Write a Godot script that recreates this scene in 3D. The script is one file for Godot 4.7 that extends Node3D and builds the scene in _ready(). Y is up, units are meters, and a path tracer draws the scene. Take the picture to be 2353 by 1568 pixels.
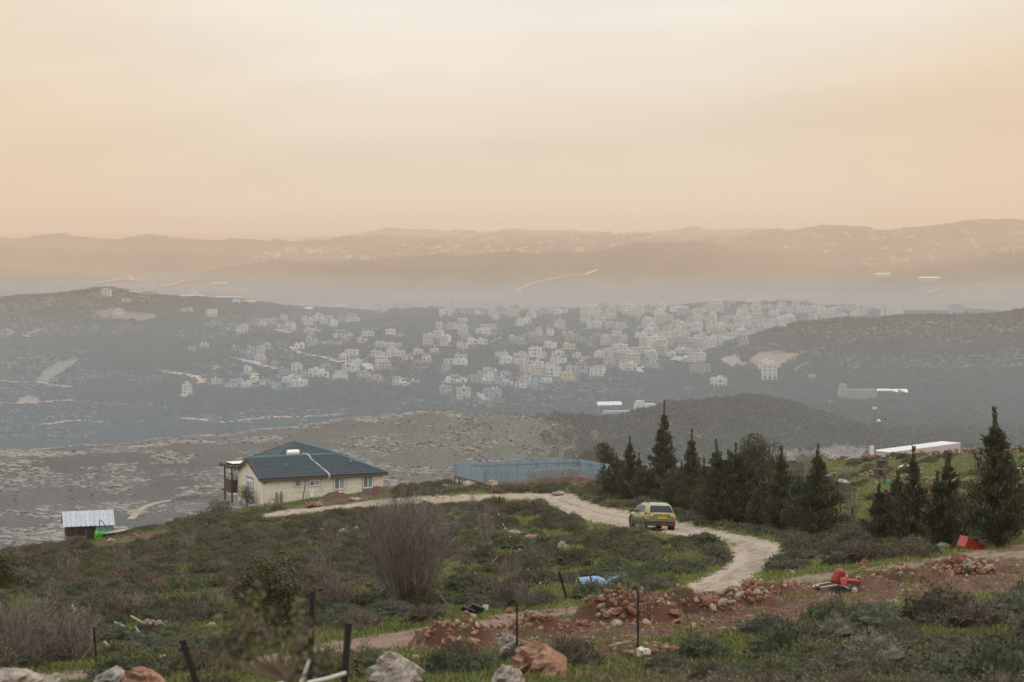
extends Node3D
# Hillside farm above a hazy valley town at dusk.
# All distances in metres; the camera stands on the hilltop and looks north along -z.

const FPX := 4596.0            # focal length in units of a 2353 x 1568 survey frame
const CX := 1176.5
const CY := 784.0
const PITCH := -2.977
const CAM := Vector3(0, 16.0, 0)

var cam_basis := Basis()
var rng := RandomNumberGenerator.new()
var n_hill := FastNoiseLite.new()
var n_fine := FastNoiseLite.new()
var n_patch := FastNoiseLite.new()
var n_warp := FastNoiseLite.new()
var names := {}
var M := {}

# ---------------------------------------------------------------- mesh builder
class MB:
	var v := PackedVector3Array()
	var c := PackedColorArray()
	var col := Color(1, 1, 1)
	func tri(a: Vector3, b: Vector3, d: Vector3) -> void:
		v.push_back(a); v.push_back(b); v.push_back(d)
		c.push_back(col); c.push_back(col); c.push_back(col)
	func quad(a: Vector3, b: Vector3, d: Vector3, e: Vector3) -> void:
		tri(a, b, d); tri(a, d, e)
	func box(o: Vector3, s: Vector3, bs := Basis()) -> void:
		var h := s * 0.5
		var p := []
		for i in 8:
			p.append(o + bs * Vector3(h.x if i & 1 else -h.x, h.y if i & 2 else -h.y, h.z if i & 4 else -h.z))
		quad(p[0], p[2], p[3], p[1]); quad(p[4], p[5], p[7], p[6])
		quad(p[0], p[4], p[6], p[2]); quad(p[1], p[3], p[7], p[5])
		quad(p[2], p[6], p[7], p[3]); quad(p[0], p[1], p[5], p[4])
	func beam(a: Vector3, b: Vector3, w: float, h: float, upv := Vector3.UP) -> void:
		var z := (b - a)
		var l := z.length()
		if l < 1e-5: return
		z /= l
		var x := upv.cross(z)
		if x.length() < 1e-3: x = Vector3.RIGHT.cross(z)
		x = x.normalized()
		var y := z.cross(x)
		box((a + b) * 0.5, Vector3(w, h, l), Basis(x, y, z))
	func tube(pts: Array, r0: float, r1: float, n := 6, caps := true) -> void:
		var prev := PackedVector3Array()
		var m := pts.size()
		for i in m:
			var t: Vector3 = (pts[mini(i + 1, m - 1)] - pts[maxi(i - 1, 0)]).normalized()
			var x := t.cross(Vector3(0.13, 0.97, 0.21))
			if x.length() < 1e-3: x = t.cross(Vector3.RIGHT)
			x = x.normalized()
			var y := t.cross(x)
			var r := lerpf(r0, r1, float(i) / float(m - 1))
			var ring := PackedVector3Array()
			for k in n:
				var an := TAU * k / n
				ring.push_back(pts[i] + (x * cos(an) + y * sin(an)) * r)
			if i > 0:
				for k in n:
					quad(prev[k], prev[(k + 1) % n], ring[(k + 1) % n], ring[k])
			if caps and (i == 0 or i == m - 1):
				for k in n:
					tri(pts[i], ring[k], ring[(k + 1) % n])
			prev = ring
	func lathe(prof: Array, n := 16, bs := Basis(), o := Vector3.ZERO) -> void:   # prof: [radius, height]
		for i in prof.size() - 1:
			for k in n:
				var a0 := TAU * k / n
				var a1 := TAU * (k + 1) / n
				var p0: Array = prof[i]
				var p1: Array = prof[i + 1]
				var A := o + bs * Vector3(cos(a0) * p0[0], p0[1], sin(a0) * p0[0])
				var B := o + bs * Vector3(cos(a1) * p0[0], p0[1], sin(a1) * p0[0])
				var C := o + bs * Vector3(cos(a1) * p1[0], p1[1], sin(a1) * p1[0])
				var D := o + bs * Vector3(cos(a0) * p1[0], p1[1], sin(a0) * p1[0])
				if p0[0] > 1e-5: tri(A, B, C)
				if p1[0] > 1e-5: tri(A, C, D)
	func prism(poly: PackedVector2Array, z0: float, z1: float, bs := Basis(), o := Vector3.ZERO) -> void:
		var idx := Geometry2D.triangulate_polygon(poly)
		for i in range(0, idx.size(), 3):
			var a := poly[idx[i]]; var b := poly[idx[i + 1]]; var d := poly[idx[i + 2]]
			tri(o + bs * Vector3(a.x, a.y, z0), o + bs * Vector3(b.x, b.y, z0), o + bs * Vector3(d.x, d.y, z0))
			tri(o + bs * Vector3(a.x, a.y, z1), o + bs * Vector3(b.x, b.y, z1), o + bs * Vector3(d.x, d.y, z1))
		for i in poly.size():
			var a := poly[i]
			var b := poly[(i + 1) % poly.size()]
			quad(o + bs * Vector3(a.x, a.y, z0), o + bs * Vector3(b.x, b.y, z0), o + bs * Vector3(b.x, b.y, z1), o + bs * Vector3(a.x, a.y, z1))
	func mesh(m: Material) -> ArrayMesh:
		var am := ArrayMesh.new()
		add_to(am, m)
		return am
	func add_to(am: ArrayMesh, m: Material) -> void:
		if v.size() == 0: return
		var arr := []
		arr.resize(Mesh.ARRAY_MAX)
		arr[Mesh.ARRAY_VERTEX] = v
		arr[Mesh.ARRAY_COLOR] = c
		am.add_surface_from_arrays(Mesh.PRIMITIVE_TRIANGLES, arr)
		am.surface_set_material(am.get_surface_count() - 1, m)

# ---------------------------------------------------------------- naming
func numbered(called: String) -> String:
	var k: int = names.get(called, 0)
	names[called] = k + 1
	return called if k == 0 else "%s_%03d" % [called, k]
func meta(o: Node, label: String, category: String, group := "", kind := "") -> void:
	if label: o.set_meta("label", label)
	if category: o.set_meta("category", category)
	if group: o.set_meta("group", group)
	if kind: o.set_meta("kind", kind)
func thing(called: String, label: String, category: String, at: Vector3, turn := 0.0, group := "") -> Node3D:
	var o := Node3D.new()
	o.name = numbered(called)
	add_child(o)
	o.position = at
	o.rotation.y = turn
	meta(o, label, category, group)
	return o
func part(called: String, m: Mesh, parent: Node3D) -> MeshInstance3D:
	var o := MeshInstance3D.new()
	o.name = called
	o.mesh = m
	parent.add_child(o, true)
	return o
func solo(called: String, m: Mesh, label: String, category: String, at: Vector3, turn := 0.0, group := "") -> MeshInstance3D:
	var o := MeshInstance3D.new()
	o.name = numbered(called)
	o.mesh = m
	add_child(o)
	o.position = at
	o.rotation.y = turn
	meta(o, label, category, group)
	return o
func struct(called: String, m: Mesh) -> MeshInstance3D:
	var o := MeshInstance3D.new()
	o.name = numbered(called)
	o.mesh = m
	add_child(o)
	o.set_meta("kind", "structure")
	return o
func stuff(called: String, m: Mesh, xf: Array, cols: Array, label: String, category: String, parent: Node3D = null) -> void:
	var mm := MultiMesh.new()
	mm.transform_format = MultiMesh.TRANSFORM_3D
	mm.use_colors = cols.size() > 0
	mm.mesh = m
	mm.instance_count = xf.size()
	for i in xf.size():
		mm.set_instance_transform(i, xf[i])
		if cols.size(): mm.set_instance_color(i, cols[i])
	var o := MultiMeshInstance3D.new()
	o.multimesh = mm
	o.name = numbered(called) if parent == null else called
	(self if parent == null else parent).add_child(o, true)
	o.set_meta("kind", "stuff")
	if parent == null: meta(o, label, category)

# ---------------------------------------------------------------- materials
func srgb(c: Color) -> Color:
	return Color(c.r, c.g, c.b).linear_to_srgb()
func noise_tex(freq: float, lo: float, hi: float, octaves := 4, seed_ := 1, size := 512, nmap := false) -> NoiseTexture2D:
	var f := FastNoiseLite.new()
	f.noise_type = FastNoiseLite.TYPE_SIMPLEX_SMOOTH
	f.frequency = freq
	f.fractal_octaves = octaves
	f.seed = seed_
	var t := NoiseTexture2D.new()
	t.width = size
	t.height = size
	t.seamless = true
	t.noise = f
	if nmap:
		t.as_normal_map = true
		t.bump_strength = 6.0
	else:
		var g := Gradient.new()
		g.set_color(0, Color(lo, lo, lo))
		g.set_color(1, Color(hi, hi, hi))
		t.color_ramp = g
	return t
func mat(lin: Color, rough := 0.85, metal := 0.0, tex: Texture2D = null, scale := 1.0, vcol := false) -> StandardMaterial3D:
	var m := StandardMaterial3D.new()
	m.albedo_color = srgb(lin)
	m.roughness = rough
	m.metallic = metal
	m.vertex_color_use_as_albedo = vcol
	if tex:
		m.albedo_texture = tex
		m.uv1_triplanar = true
		m.uv1_world_triplanar = true
		m.uv1_scale = Vector3.ONE * scale
	return m

# ---------------------------------------------------------------- survey
func ray(px: float, py: float) -> Vector3:          # direction with unit depth along -z
	var r := cam_basis * Vector3(px - CX, -(py - CY), -FPX)
	return r / -r.z
func to_px(p: Vector3) -> Vector2:
	var q := cam_basis.inverse() * (p - CAM)
	return Vector2(CX + q.x / -q.z * FPX, CY - q.y / -q.z * FPX)

# ridge and valley lines: [survey x, survey y, distance]
var LINES := [
	[[-700, 2300, 5.0], [3050, 2300, 5.0]],
	[[-700, 1780, 18.0], [3050, 1780, 18.0]],
	[[-700, 1640, 27.0], [3050, 1640, 27.0]],
	[[-700, 1562, 34.0], [1500, 1562, 34.0], [3050, 1562, 33.0]],
	[[-700, 1560, 35.5], [0, 1555, 37], [500, 1530, 40], [850, 1485, 44], [1176, 1432, 48], [1500, 1385, 53], [1850, 1335, 58], [2100, 1300, 62], [2353, 1265, 66], [3050, 1200, 72]],
	[[-700, 1420, 62], [0, 1400, 66], [500, 1370, 68], [850, 1340, 70], [1176, 1310, 74], [1500, 1285, 78], [1850, 1260, 82], [2100, 1230, 88], [2353, 1205, 92], [3050, 1150, 100]],
	[[-700, 1330, 96], [0, 1310, 100], [500, 1280, 102], [850, 1250, 104], [1176, 1228, 106], [1500, 1219, 112], [1850, 1195, 116], [2100, 1170, 120], [2353, 1150, 124], [3050, 1110, 130]],
	[[-700, 1340, 125], [-200, 1300, 130], [0, 1278, 138], [200, 1248, 150], [430, 1203, 165], [600, 1172, 182], [900, 1138, 185], [1176, 1124, 178], [1500, 1115, 175], [1850, 1100, 172], [2100, 1080, 172], [2353, 1062, 175], [3050, 1030, 180]],
	[[-700, 1365, 150], [0, 1296, 155], [200, 1262, 165], [430, 1210, 180], [600, 1163, 195], [900, 1125, 205], [1176, 1106, 205], [1500, 1090, 205], [1850, 1066, 205], [2100, 1052, 205], [2353, 1042, 205], [3050, 1010, 210]],
	[[-700, 1520, 290], [3050, 1500, 300]],
	[[-700, 1480, 600], [3050, 1440, 620]],
	[[-700, 1240, 770], [0, 1225, 790], [400, 1190, 820], [700, 1150, 850], [1000, 1110, 900], [1300, 1085, 950], [1700, 1075, 1050], [2000, 1075, 1050], [2353, 1080, 1000], [3050, 1080, 1000]],
	[[-700, 1075, 880], [0, 1055, 920], [200, 1040, 950], [400, 1018, 980], [600, 1000, 1010], [800, 975, 1050], [900, 962, 1070], [1000, 955, 1090], [1150, 957, 1110], [1300, 979, 1130], [1400, 984, 1160], [1470, 970, 1190], [1550, 945, 1220], [1720, 928, 1280], [1800, 940, 1280], [1900, 972, 1250], [2000, 1005, 1200], [2100, 1020, 1180], [2353, 1025, 1150], [3050, 1020, 1150]],
	[[-700, 1110, 1250], [0, 1090, 1300], [400, 1060, 1350], [800, 1020, 1400], [1000, 1005, 1450], [1200, 1000, 1450], [1450, 985, 1480], [1720, 962, 1520], [1900, 965, 1420], [2000, 980, 1380], [2353, 990, 1330], [3050, 990, 1330]],
	[[-700, 1050, 1520], [0, 1045, 1550], [400, 1010, 1600], [800, 965, 1650], [1000, 950, 1650], [1200, 945, 1650], [1450, 945, 1650], [1720, 925, 1680], [1900, 925, 1620], [2000, 930, 1600], [2353, 945, 1550], [3050, 950, 1550]],
	[[-700, 940, 1800], [0, 930, 1800], [400, 900, 1850], [800, 880, 1850], [1200, 885, 1850], [1450, 890, 1830], [1700, 880, 1800], [1900, 885, 1750], [2000, 890, 1730], [2353, 900, 1700], [3050, 900, 1700]],
	[[-700, 830, 2080], [0, 830, 2100], [400, 810, 2150], [800, 800, 2150], [1200, 800, 2150], [1450, 808, 2120], [1600, 822, 2050], [1700, 795, 2080], [1800, 757, 2150], [2000, 737, 2200], [2200, 728, 2250], [2353, 716, 2250], [3050, 690, 2250]],
	[[-700, 765, 2400], [0, 760, 2400], [400, 755, 2450], [800, 755, 2500], [1500, 757, 2500], [1640, 765, 2500], [1800, 765, 2520], [2000, 752, 2550], [2353, 750, 2600], [3050, 745, 2600]],
	[[-700, 705, 2650], [0, 690, 2700], [250, 670, 2750], [400, 682, 2800], [600, 702, 2900], [800, 718, 3000], [1000, 717, 3000], [1200, 719, 3000], [1450, 713, 3000], [1600, 706, 3000], [1750, 703, 3050], [1900, 708, 3100], [2000, 716, 3100], [2353, 722, 3100], [3050, 722, 3100]],
	[[-700, 700, 3400], [0, 692, 3400], [400, 700, 3450], [800, 716, 3500], [1600, 714, 3500], [2353, 714, 3550], [3050, 714, 3550]],
	[[-700, 668, 4000], [0, 668, 4000], [400, 674, 4000], [800, 698, 4100], [1200, 700, 4200], [1600, 695, 4200], [2000, 695, 4200], [2353, 690, 4200], [3050, 690, 4200]],
	[[-700, 655, 4600], [0, 655, 4600], [400, 655, 4800], [800, 680, 5000], [1600, 678, 5000], [2000, 672, 5000], [2353, 655, 5000], [3050, 640, 5000]],
	[[-700, 610, 6500], [0, 612, 6500], [200, 618, 6500], [350, 642, 6100], [450, 628, 6000], [600, 602, 6100], [850, 597, 6300], [1000, 590, 6300], [1150, 580, 6300], [1330, 578, 6400], [1420, 563, 6600], [1520, 556, 6600], [1650, 562, 6700], [1750, 567, 6700], [1850, 585, 6600], [1940, 600, 6500], [2050, 598, 6300], [2150, 590, 6200], [2250, 578, 6100], [2353, 565, 6000], [3050, 520, 6000]],
	[[-700, 585, 7200], [0, 588, 7200], [350, 615, 7100], [600, 604, 7000], [850, 600, 7200], [1150, 588, 7200], [1330, 580, 7300], [1520, 572, 7500], [1750, 578, 7400], [1940, 594, 7300], [2150, 590, 7200], [2353, 570, 7000], [3050, 540, 7000]],
	[[-700, 562, 8000], [0, 562, 8000], [400, 566, 8000], [600, 572, 7900], [850, 566, 8000], [1190, 556, 8200], [1500, 557, 8200], [1700, 556, 8200], [1930, 546, 8200], [2150, 546, 8200], [2353, 530, 8200], [3050, 510, 8200]],
	[[-700, 552, 8800], [0, 549, 8800], [150, 540, 8900], [260, 543, 8900], [400, 550, 9000], [530, 554, 9000], [700, 554, 9000], [800, 548, 9000], [880, 541, 9000], [1000, 547, 9000], [1190, 535, 9200], [1300, 540, 9200], [1500, 544, 9200], [1680, 545, 9200], [1800, 526, 9200], [1930, 513, 9200], [2050, 525, 9200], [2150, 517, 9000], [2353, 500, 9000], [3050, 490, 9000]],
	[[-700, 566, 10400], [3050, 566, 10400]],
	[[-700, 556, 13000], [300, 556, 12000], [420, 552, 11500], [470, 545, 11500], [540, 552, 11500], [570, 551, 11500], [630, 546, 11500], [690, 552, 12000], [740, 545, 13000], [850, 531, 13000], [1030, 522, 13000], [1120, 531, 13000], [1200, 526, 13000], [1300, 528, 13000], [1450, 536, 13000], [1650, 523, 13000], [1750, 528, 13000], [1900, 540, 13000], [2353, 545, 13000], [3050, 545, 13000]],
	[[-700, 600, 14500], [3050, 600, 14500]],
]

func herm(line: Array, px: float) -> Vector2:       # (survey y, distance) of a line at px
	var n := line.size()
	if px <= line[0][0]: return Vector2(line[0][1], line[0][2])
	if px >= line[n - 1][0]: return Vector2(line[n - 1][1], line[n - 1][2])
	var i := 0
	while line[i + 1][0] < px: i += 1
	var h: float = line[i + 1][0] - line[i][0]
	var t: float = (px - line[i][0]) / h
	var out := [0.0, 0.0]
	for k in [1, 2]:
		var y0: float = line[i][k]
		var y1: float = line[i + 1][k]
		var sm := (y1 - y0) / h
		var s0 := sm
		var s1 := sm
		if i > 0:
			var sp: float = (y0 - line[i - 1][k]) / (line[i][0] - line[i - 1][0])
			s0 = 0.0 if sp * sm <= 0 else 2.0 * sp * sm / (sp + sm)
		if i < n - 2:
			var sn: float = (line[i + 2][k] - y1) / (line[i + 2][0] - line[i + 1][0])
			s1 = 0.0 if sn * sm <= 0 else 2.0 * sn * sm / (sn + sm)
		var t2 := t * t
		var t3 := t2 * t
		out[k - 1] = (2 * t3 - 3 * t2 + 1) * y0 + (t3 - 2 * t2 + t) * h * s0 + (-2 * t3 + 3 * t2) * y1 + (t3 - t2) * h * s1
	return Vector2(out[0], out[1])

# polar grids of heights: near slope and the country beyond
const UMAX := 0.40
class Grid:
	var nu: int
	var nd: int
	var d0: float
	var d1: float
	var lr: float
	var h := PackedFloat32Array()
	func dist(j: float) -> float:
		return d0 * exp(lr * j)
	func at(x: float, z: float) -> float:
		var d := maxf(-z, d0)
		var fu := clampf((x / d / 0.40 + 1.0) * 0.5 * (nu - 1), 0.0, nu - 1.001)
		var fd := clampf(log(d / d0) / lr, 0.0, nd - 1.001)
		var i := int(fu)
		var j := int(fd)
		fu -= i
		fd -= j
		var k := j * nu + i
		return lerpf(lerpf(h[k], h[k + 1], fu), lerpf(h[k + nu], h[k + nu + 1], fu), fd)
var near_g := Grid.new()
var far_g := Grid.new()
const DSPLIT := 232.0

func ground(x: float, z: float) -> float:
	return near_g.at(x, z) if -z < DSPLIT else far_g.at(x, z)
func on_ground(x: float, z: float) -> Vector3:
	return Vector3(x, ground(x, z), z)
func gp(px: float, py: float, dmin := 12.0) -> Vector3:   # where that sight line first meets the ground
	var r := ray(px, py)
	var d := dmin
	var step := 1.012
	while d < 14000.0:
		if CAM.y + r.y * d <= ground(r.x * d, -d):
			var lo := d / step
			var hi := d
			for k in 14:
				var m := (lo + hi) * 0.5
				if CAM.y + r.y * m <= ground(r.x * m, -m): hi = m
				else: lo = m
			return on_ground(r.x * hi, -hi)
		d *= step if d > 260 else 1.003
	return on_ground(r.x * dmin, -dmin)
func at_d(px: float, d: float) -> Vector3:              # ground at that bearing and distance
	var u := (px - CX) / FPX * 1.0
	return on_ground(u * d, -d)

func fill(g: Grid) -> void:
	g.lr = log(g.d1 / g.d0) / (g.nd - 1)
	g.h.resize(g.nu * g.nd)
	var ds := PackedFloat32Array()
	for j in g.nd: ds.push_back(g.dist(j))
	for i in g.nu:
		var u := lerpf(-UMAX, UMAX, float(i) / (g.nu - 1))
		var kd := PackedFloat32Array()
		var ky := PackedFloat32Array()
		for line in LINES:
			var q := herm(line, CX + u * FPX)
			kd.push_back(q.y)
			ky.push_back(CAM.y + ray(CX + u * FPX, q.x).y * q.y)
		var n := kd.size()
		var sl := PackedFloat32Array()
		for k in n - 1: sl.push_back((ky[k + 1] - ky[k]) / (kd[k + 1] - kd[k]))
		var tg := PackedFloat32Array()
		for k in n:
			if k == 0: tg.push_back(sl[0])
			elif k == n - 1: tg.push_back(sl[n - 2])
			elif sl[k - 1] * sl[k] <= 0: tg.push_back(0.0)
			else: tg.push_back(2.0 * sl[k - 1] * sl[k] / (sl[k - 1] + sl[k]))
		var k := 0
		for j in g.nd:
			var d := ds[j]
			while k < n - 2 and kd[k + 1] < d: k += 1
			var hh := kd[k + 1] - kd[k]
			var t := clampf((d - kd[k]) / hh, 0.0, 1.0)
			var t2 := t * t
			var t3 := t2 * t
			var y := (2 * t3 - 3 * t2 + 1) * ky[k] + (t3 - 2 * t2 + t) * hh * tg[k] + (-2 * t3 + 3 * t2) * ky[k + 1] + (t3 - t2) * hh * tg[k + 1]
			y += relief(u * d, -d, d)
			g.h[j * g.nu + i] = y
func relief(x: float, z: float, d: float) -> float:
	var a := smoothstep(250.0, 700.0, d)
	var y := 0.0
	if d < 420.0:
		y += (1.0 - smoothstep(260.0, 420.0, d)) * (n_fine.get_noise_2d(x * 1.0, z * 1.0) * 0.16 + n_fine.get_noise_2d(x * 5.0 + 90.0, z * 5.0) * 0.05)
		y += bumps(x, z, d)
	if a > 0.0:
		var s := 1.0 / (18.0 + d * 0.035)
		y += a * n_hill.get_noise_2d(x * s, z * s) * d * (0.0019 + 0.0012 * smoothstep(5000.0, 6000.0, d))
	return y
# heaps and banks on the near slope: [x, z, radius x, radius z, height, turn]
var HEAPS := []
func bumps(x: float, z: float, d: float) -> float:
	var y := 0.0
	for b in HEAPS:
		var dx: float = x - b[0]
		var dz: float = z - b[1]
		if absf(dx) > b[6] or absf(dz) > b[6]: continue
		var cs: float = b[7]
		var sn: float = b[8]
		var p: float = (dx * cs - dz * sn) / b[2]
		var q: float = (dx * sn + dz * cs) / b[3]
		var r := p * p + q * q
		if r < 1.0:
			var w := (1.0 - r)
			y += b[4] * w * (1.6 - 0.6 * w) * (1.0 + (0.55 if d < 100.0 else 0.25) * n_fine.get_noise_2d(x * 9.0, z * 9.0))
	return y
func heap(px: float, d: float, rx: float, rz: float, hgt: float, turn := 0.0) -> void:
	var u := (px - CX) / FPX
	HEAPS.append([u * d, -d, rx, rz, hgt, turn, maxf(rx, rz) * 1.05, cos(turn), sin(turn)])

# ---------------------------------------------------------------- sky and air
func sky_color(az: float, el: float) -> Color:      # degrees; az 0 = straight ahead, right positive
	var w := n_warp.get_noise_2d(az * 2.5, el * 7.0)
	var lo := Color(0.82, 0.705, 0.57).lerp(Color(0.88, 0.77, 0.645), 1.0 - smoothstep(0.0, 2.2, el))
	var hi := Color(0.90, 0.815, 0.69).lerp(Color(0.91, 0.855, 0.775), smoothstep(3.5, 7.5, el))
	# a sheet of high haze whose lower edge climbs towards the right
	var edge := 3.7 + 0.07 * clampf(az, -25.0, 25.0) + 0.55 * w
	var soft := lerpf(2.3, 0.9, smoothstep(-10.0, 12.0, az))
	var c := lo.lerp(hi, smoothstep(edge - soft, edge + soft, el))
	var side := smoothstep(4.0, 15.0, absf(az)) * (1.0 - smoothstep(9.0, 40.0, el))
	c = c.lerp(Color(0.79, 0.565, 0.325), 0.48 * side * (1.0 - 0.6 * smoothstep(edge, edge + 2.0, el) * (1.0 if az > 0.0 else 0.35)))
	var streak := n_warp.get_noise_2d(az * 3.0 + 300.0, el * 30.0 - az * 1.6) + 0.6 * n_warp.get_noise_2d(az * 9.0, el * 70.0 - az * 4.0)
	c = c * (1.0 + 0.055 * streak * smoothstep(0.5, 2.5, el))
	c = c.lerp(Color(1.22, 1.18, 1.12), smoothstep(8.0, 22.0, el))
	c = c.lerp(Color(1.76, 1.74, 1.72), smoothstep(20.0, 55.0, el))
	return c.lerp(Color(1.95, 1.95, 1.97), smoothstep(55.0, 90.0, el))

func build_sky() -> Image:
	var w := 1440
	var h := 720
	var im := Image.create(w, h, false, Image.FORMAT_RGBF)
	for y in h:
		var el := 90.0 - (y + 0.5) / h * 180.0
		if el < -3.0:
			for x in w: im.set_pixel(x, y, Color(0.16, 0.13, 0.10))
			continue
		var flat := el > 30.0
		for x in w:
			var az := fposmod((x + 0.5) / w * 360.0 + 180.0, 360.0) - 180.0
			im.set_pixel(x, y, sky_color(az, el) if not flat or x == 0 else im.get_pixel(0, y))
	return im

func build_world() -> void:
	var cam := Camera3D.new()
	cam.name = "camera"
	add_child(cam)
	cam.position = CAM
	cam.rotation_degrees = Vector3(PITCH, 0, 0)
	cam_basis = Basis.from_euler(Vector3(deg_to_rad(PITCH), 0, 0))
	var ca := CameraAttributesPhysical.new()
	ca.frustum_focal_length = 70.34
	ca.frustum_focus_distance = 140.0
	ca.exposure_aperture = 2.0
	ca.frustum_near = 0.5
	ca.frustum_far = 40000.0
	cam.attributes = ca
	cam.fov = 2.0 * rad_to_deg(atan(CY / FPX))
	cam.near = 0.5
	cam.far = 40000.0
	cam.current = true

	var env := Environment.new()
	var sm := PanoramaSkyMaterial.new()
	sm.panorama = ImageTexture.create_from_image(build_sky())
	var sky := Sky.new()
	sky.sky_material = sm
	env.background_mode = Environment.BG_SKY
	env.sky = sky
	env.tonemap_mode = Environment.TONE_MAPPER_LINEAR
	env.tonemap_exposure = 1.0
	env.sdfgi_enabled = true
	env.ssao_enabled = true
	env.ssil_enabled = true
	env.fog_enabled = true
	env.fog_density = 0.00014
	env.fog_light_color = Color(1.0, 0.93, 0.85)  # warm tint stands in for sun on the far haze
	env.volumetric_fog_enabled = true
	env.volumetric_fog_density = 0.0
	var we := WorldEnvironment.new()
	we.name = "world_environment"
	we.environment = env
	add_child(we)

	var sun := DirectionalLight3D.new()
	sun.name = "sun"
	sun.light_energy = 0.5
	sun.light_angular_distance = 10.0
	sun.light_color = Color(1.0, 0.76, 0.55)
	sun.shadow_enabled = true
	add_child(sun)
	# low in the west, to the right of the view
	var to_sun := Vector3(0.93, 0.17, -0.28).normalized()
	sun.look_at_from_position(Vector3.ZERO, -to_sun)

	# valley haze: shade painted in as blue albedo, sunlight as the warm Environment fog
	mist("valley_haze", Vector3(13000, 240, 3160), Vector3(0, -175, -1830), 0.00036, Color(0.62, 0.85, 1.0), "bluish haze filling the valley between the near slope and the town", 0.544)

func mist(called: String, size: Vector3, at: Vector3, dens: float, col: Color, label: String, tilt: float) -> void:
	var fm := FogMaterial.new()
	fm.density = dens
	fm.albedo = col
	var fv := FogVolume.new()
	fv.name = called
	fv.shape = RenderingServer.FOG_VOLUME_SHAPE_BOX
	fv.size = size
	fv.position = at
	fv.rotation_degrees.x = tilt
	fv.material = fm
	add_child(fv)
	fv.set_meta("kind", "stuff")
	meta(fv, label, "haze")

# ---------------------------------------------------------------- terrain
func in_poly(p: Vector2, poly: PackedVector2Array) -> bool:
	return Geometry2D.is_point_in_polygon(p, poly)

func grid_normal(g: Grid, i: int, j: int) -> Vector3:
	var i0 := maxi(i - 1, 0)
	var i1 := mini(i + 1, g.nu - 1)
	var j0 := maxi(j - 1, 0)
	var j1 := mini(j + 1, g.nd - 1)
	var a := gpos(g, i0, j)
	var b := gpos(g, i1, j)
	var c := gpos(g, i, j0)
	var d := gpos(g, i, j1)
	return (b - a).cross(d - c).normalized()
func gpos(g: Grid, i: int, j: int) -> Vector3:
	var d := g.dist(j)
	return Vector3(lerpf(-UMAX, UMAX, float(i) / (g.nu - 1)) * d, g.h[j * g.nu + i], -d)

func mixc(a: Color, b: Color, t: float) -> Color:
	return a.lerp(b, clampf(t, 0.0, 1.0))

func far_color(p: Vector3, d: float) -> Color:
	var q := to_px(p)
	var n1 := n_patch.get_noise_2d(p.x * 0.012, p.z * 0.012)
	var n2 := n_patch.get_noise_2d(p.x * 0.06 + 50.0, p.z * 0.06)
	var terr := n_patch.get_noise_2d(p.x * 0.006 + 11.0, p.y * 0.9)
	var scrub := Color(0.058, 0.064, 0.040)
	var soil := Color(0.15, 0.105, 0.075)
	var rock := Color(0.23, 0.22, 0.195)
	var c := scrub
	if d < 1330.0:
		# tone of the rock-and-scrub texture: paler where bare rock runs along the contour
		var rocky := smoothstep(1050.0, 700.0, q.x)
		var big := n_patch.get_noise_2d(p.x * 0.02 + 31.0, p.z * 0.05)
		var k := lerpf(0.44, 0.34, rocky) + 0.16 * n1 + 0.22 * big + 0.55 * rocky * maxf(0.0, terr * 0.9 + 0.6 * n2)
		k = maxf(k * 0.66, 0.12)
		var knoll := smoothstep(1300.0, 1600.0, q.x)
		k += knoll * (0.9 + 1.2 * n2)
		k -= 0.10 * smoothstep(800.0, 1000.0, q.x) * (1.0 - knoll)
		c = Color(k, k, k)
		c = mixc(c, Color(0.55, 0.46, 0.38), 0.3 * smoothstep(0.2, 0.55, n2 + 0.3 * n1))
		if rocky < 1.0:
			c = mixc(c, Color(0.42, 0.50, 0.34), 0.6 * (1.0 - rocky) * (1.0 - knoll))
			c = mixc(c, Color(c.r * 1.05, c.g * 0.95, c.b * 0.8), knoll)
			c = mixc(c, Color(0.70, 0.62, 0.50), 0.5 * (1.0 - rocky) * smoothstep(1520.0, 1340.0, q.x) * smoothstep(0.80, 0.95, sin(p.y * 2.1 + 3.0 * n1)))   # old field terraces
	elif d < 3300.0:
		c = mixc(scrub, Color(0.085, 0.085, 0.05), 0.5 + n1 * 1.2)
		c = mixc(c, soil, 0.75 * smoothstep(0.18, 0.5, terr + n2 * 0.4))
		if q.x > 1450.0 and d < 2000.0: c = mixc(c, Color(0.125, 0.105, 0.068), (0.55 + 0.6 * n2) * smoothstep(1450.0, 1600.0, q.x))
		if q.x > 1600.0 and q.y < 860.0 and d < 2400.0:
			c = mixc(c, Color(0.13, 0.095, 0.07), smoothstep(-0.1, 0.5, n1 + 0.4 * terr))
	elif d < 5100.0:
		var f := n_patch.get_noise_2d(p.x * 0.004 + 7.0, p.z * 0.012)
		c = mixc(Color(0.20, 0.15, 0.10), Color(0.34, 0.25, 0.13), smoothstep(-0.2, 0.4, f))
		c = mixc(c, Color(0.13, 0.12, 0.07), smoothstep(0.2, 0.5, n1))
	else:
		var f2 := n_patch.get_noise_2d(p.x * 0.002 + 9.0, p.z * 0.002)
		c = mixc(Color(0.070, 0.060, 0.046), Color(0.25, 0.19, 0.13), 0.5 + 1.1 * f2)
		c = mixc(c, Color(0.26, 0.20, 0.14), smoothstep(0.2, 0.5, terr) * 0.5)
	for b in BARE:
		if d > b[1] and d < b[2] and in_poly(q + Vector2(n1, n2) * 6.0, b[0]): c = mixc(b[3], (b[3] as Color) * 1.25, 0.5 + n2)
	return c

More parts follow.
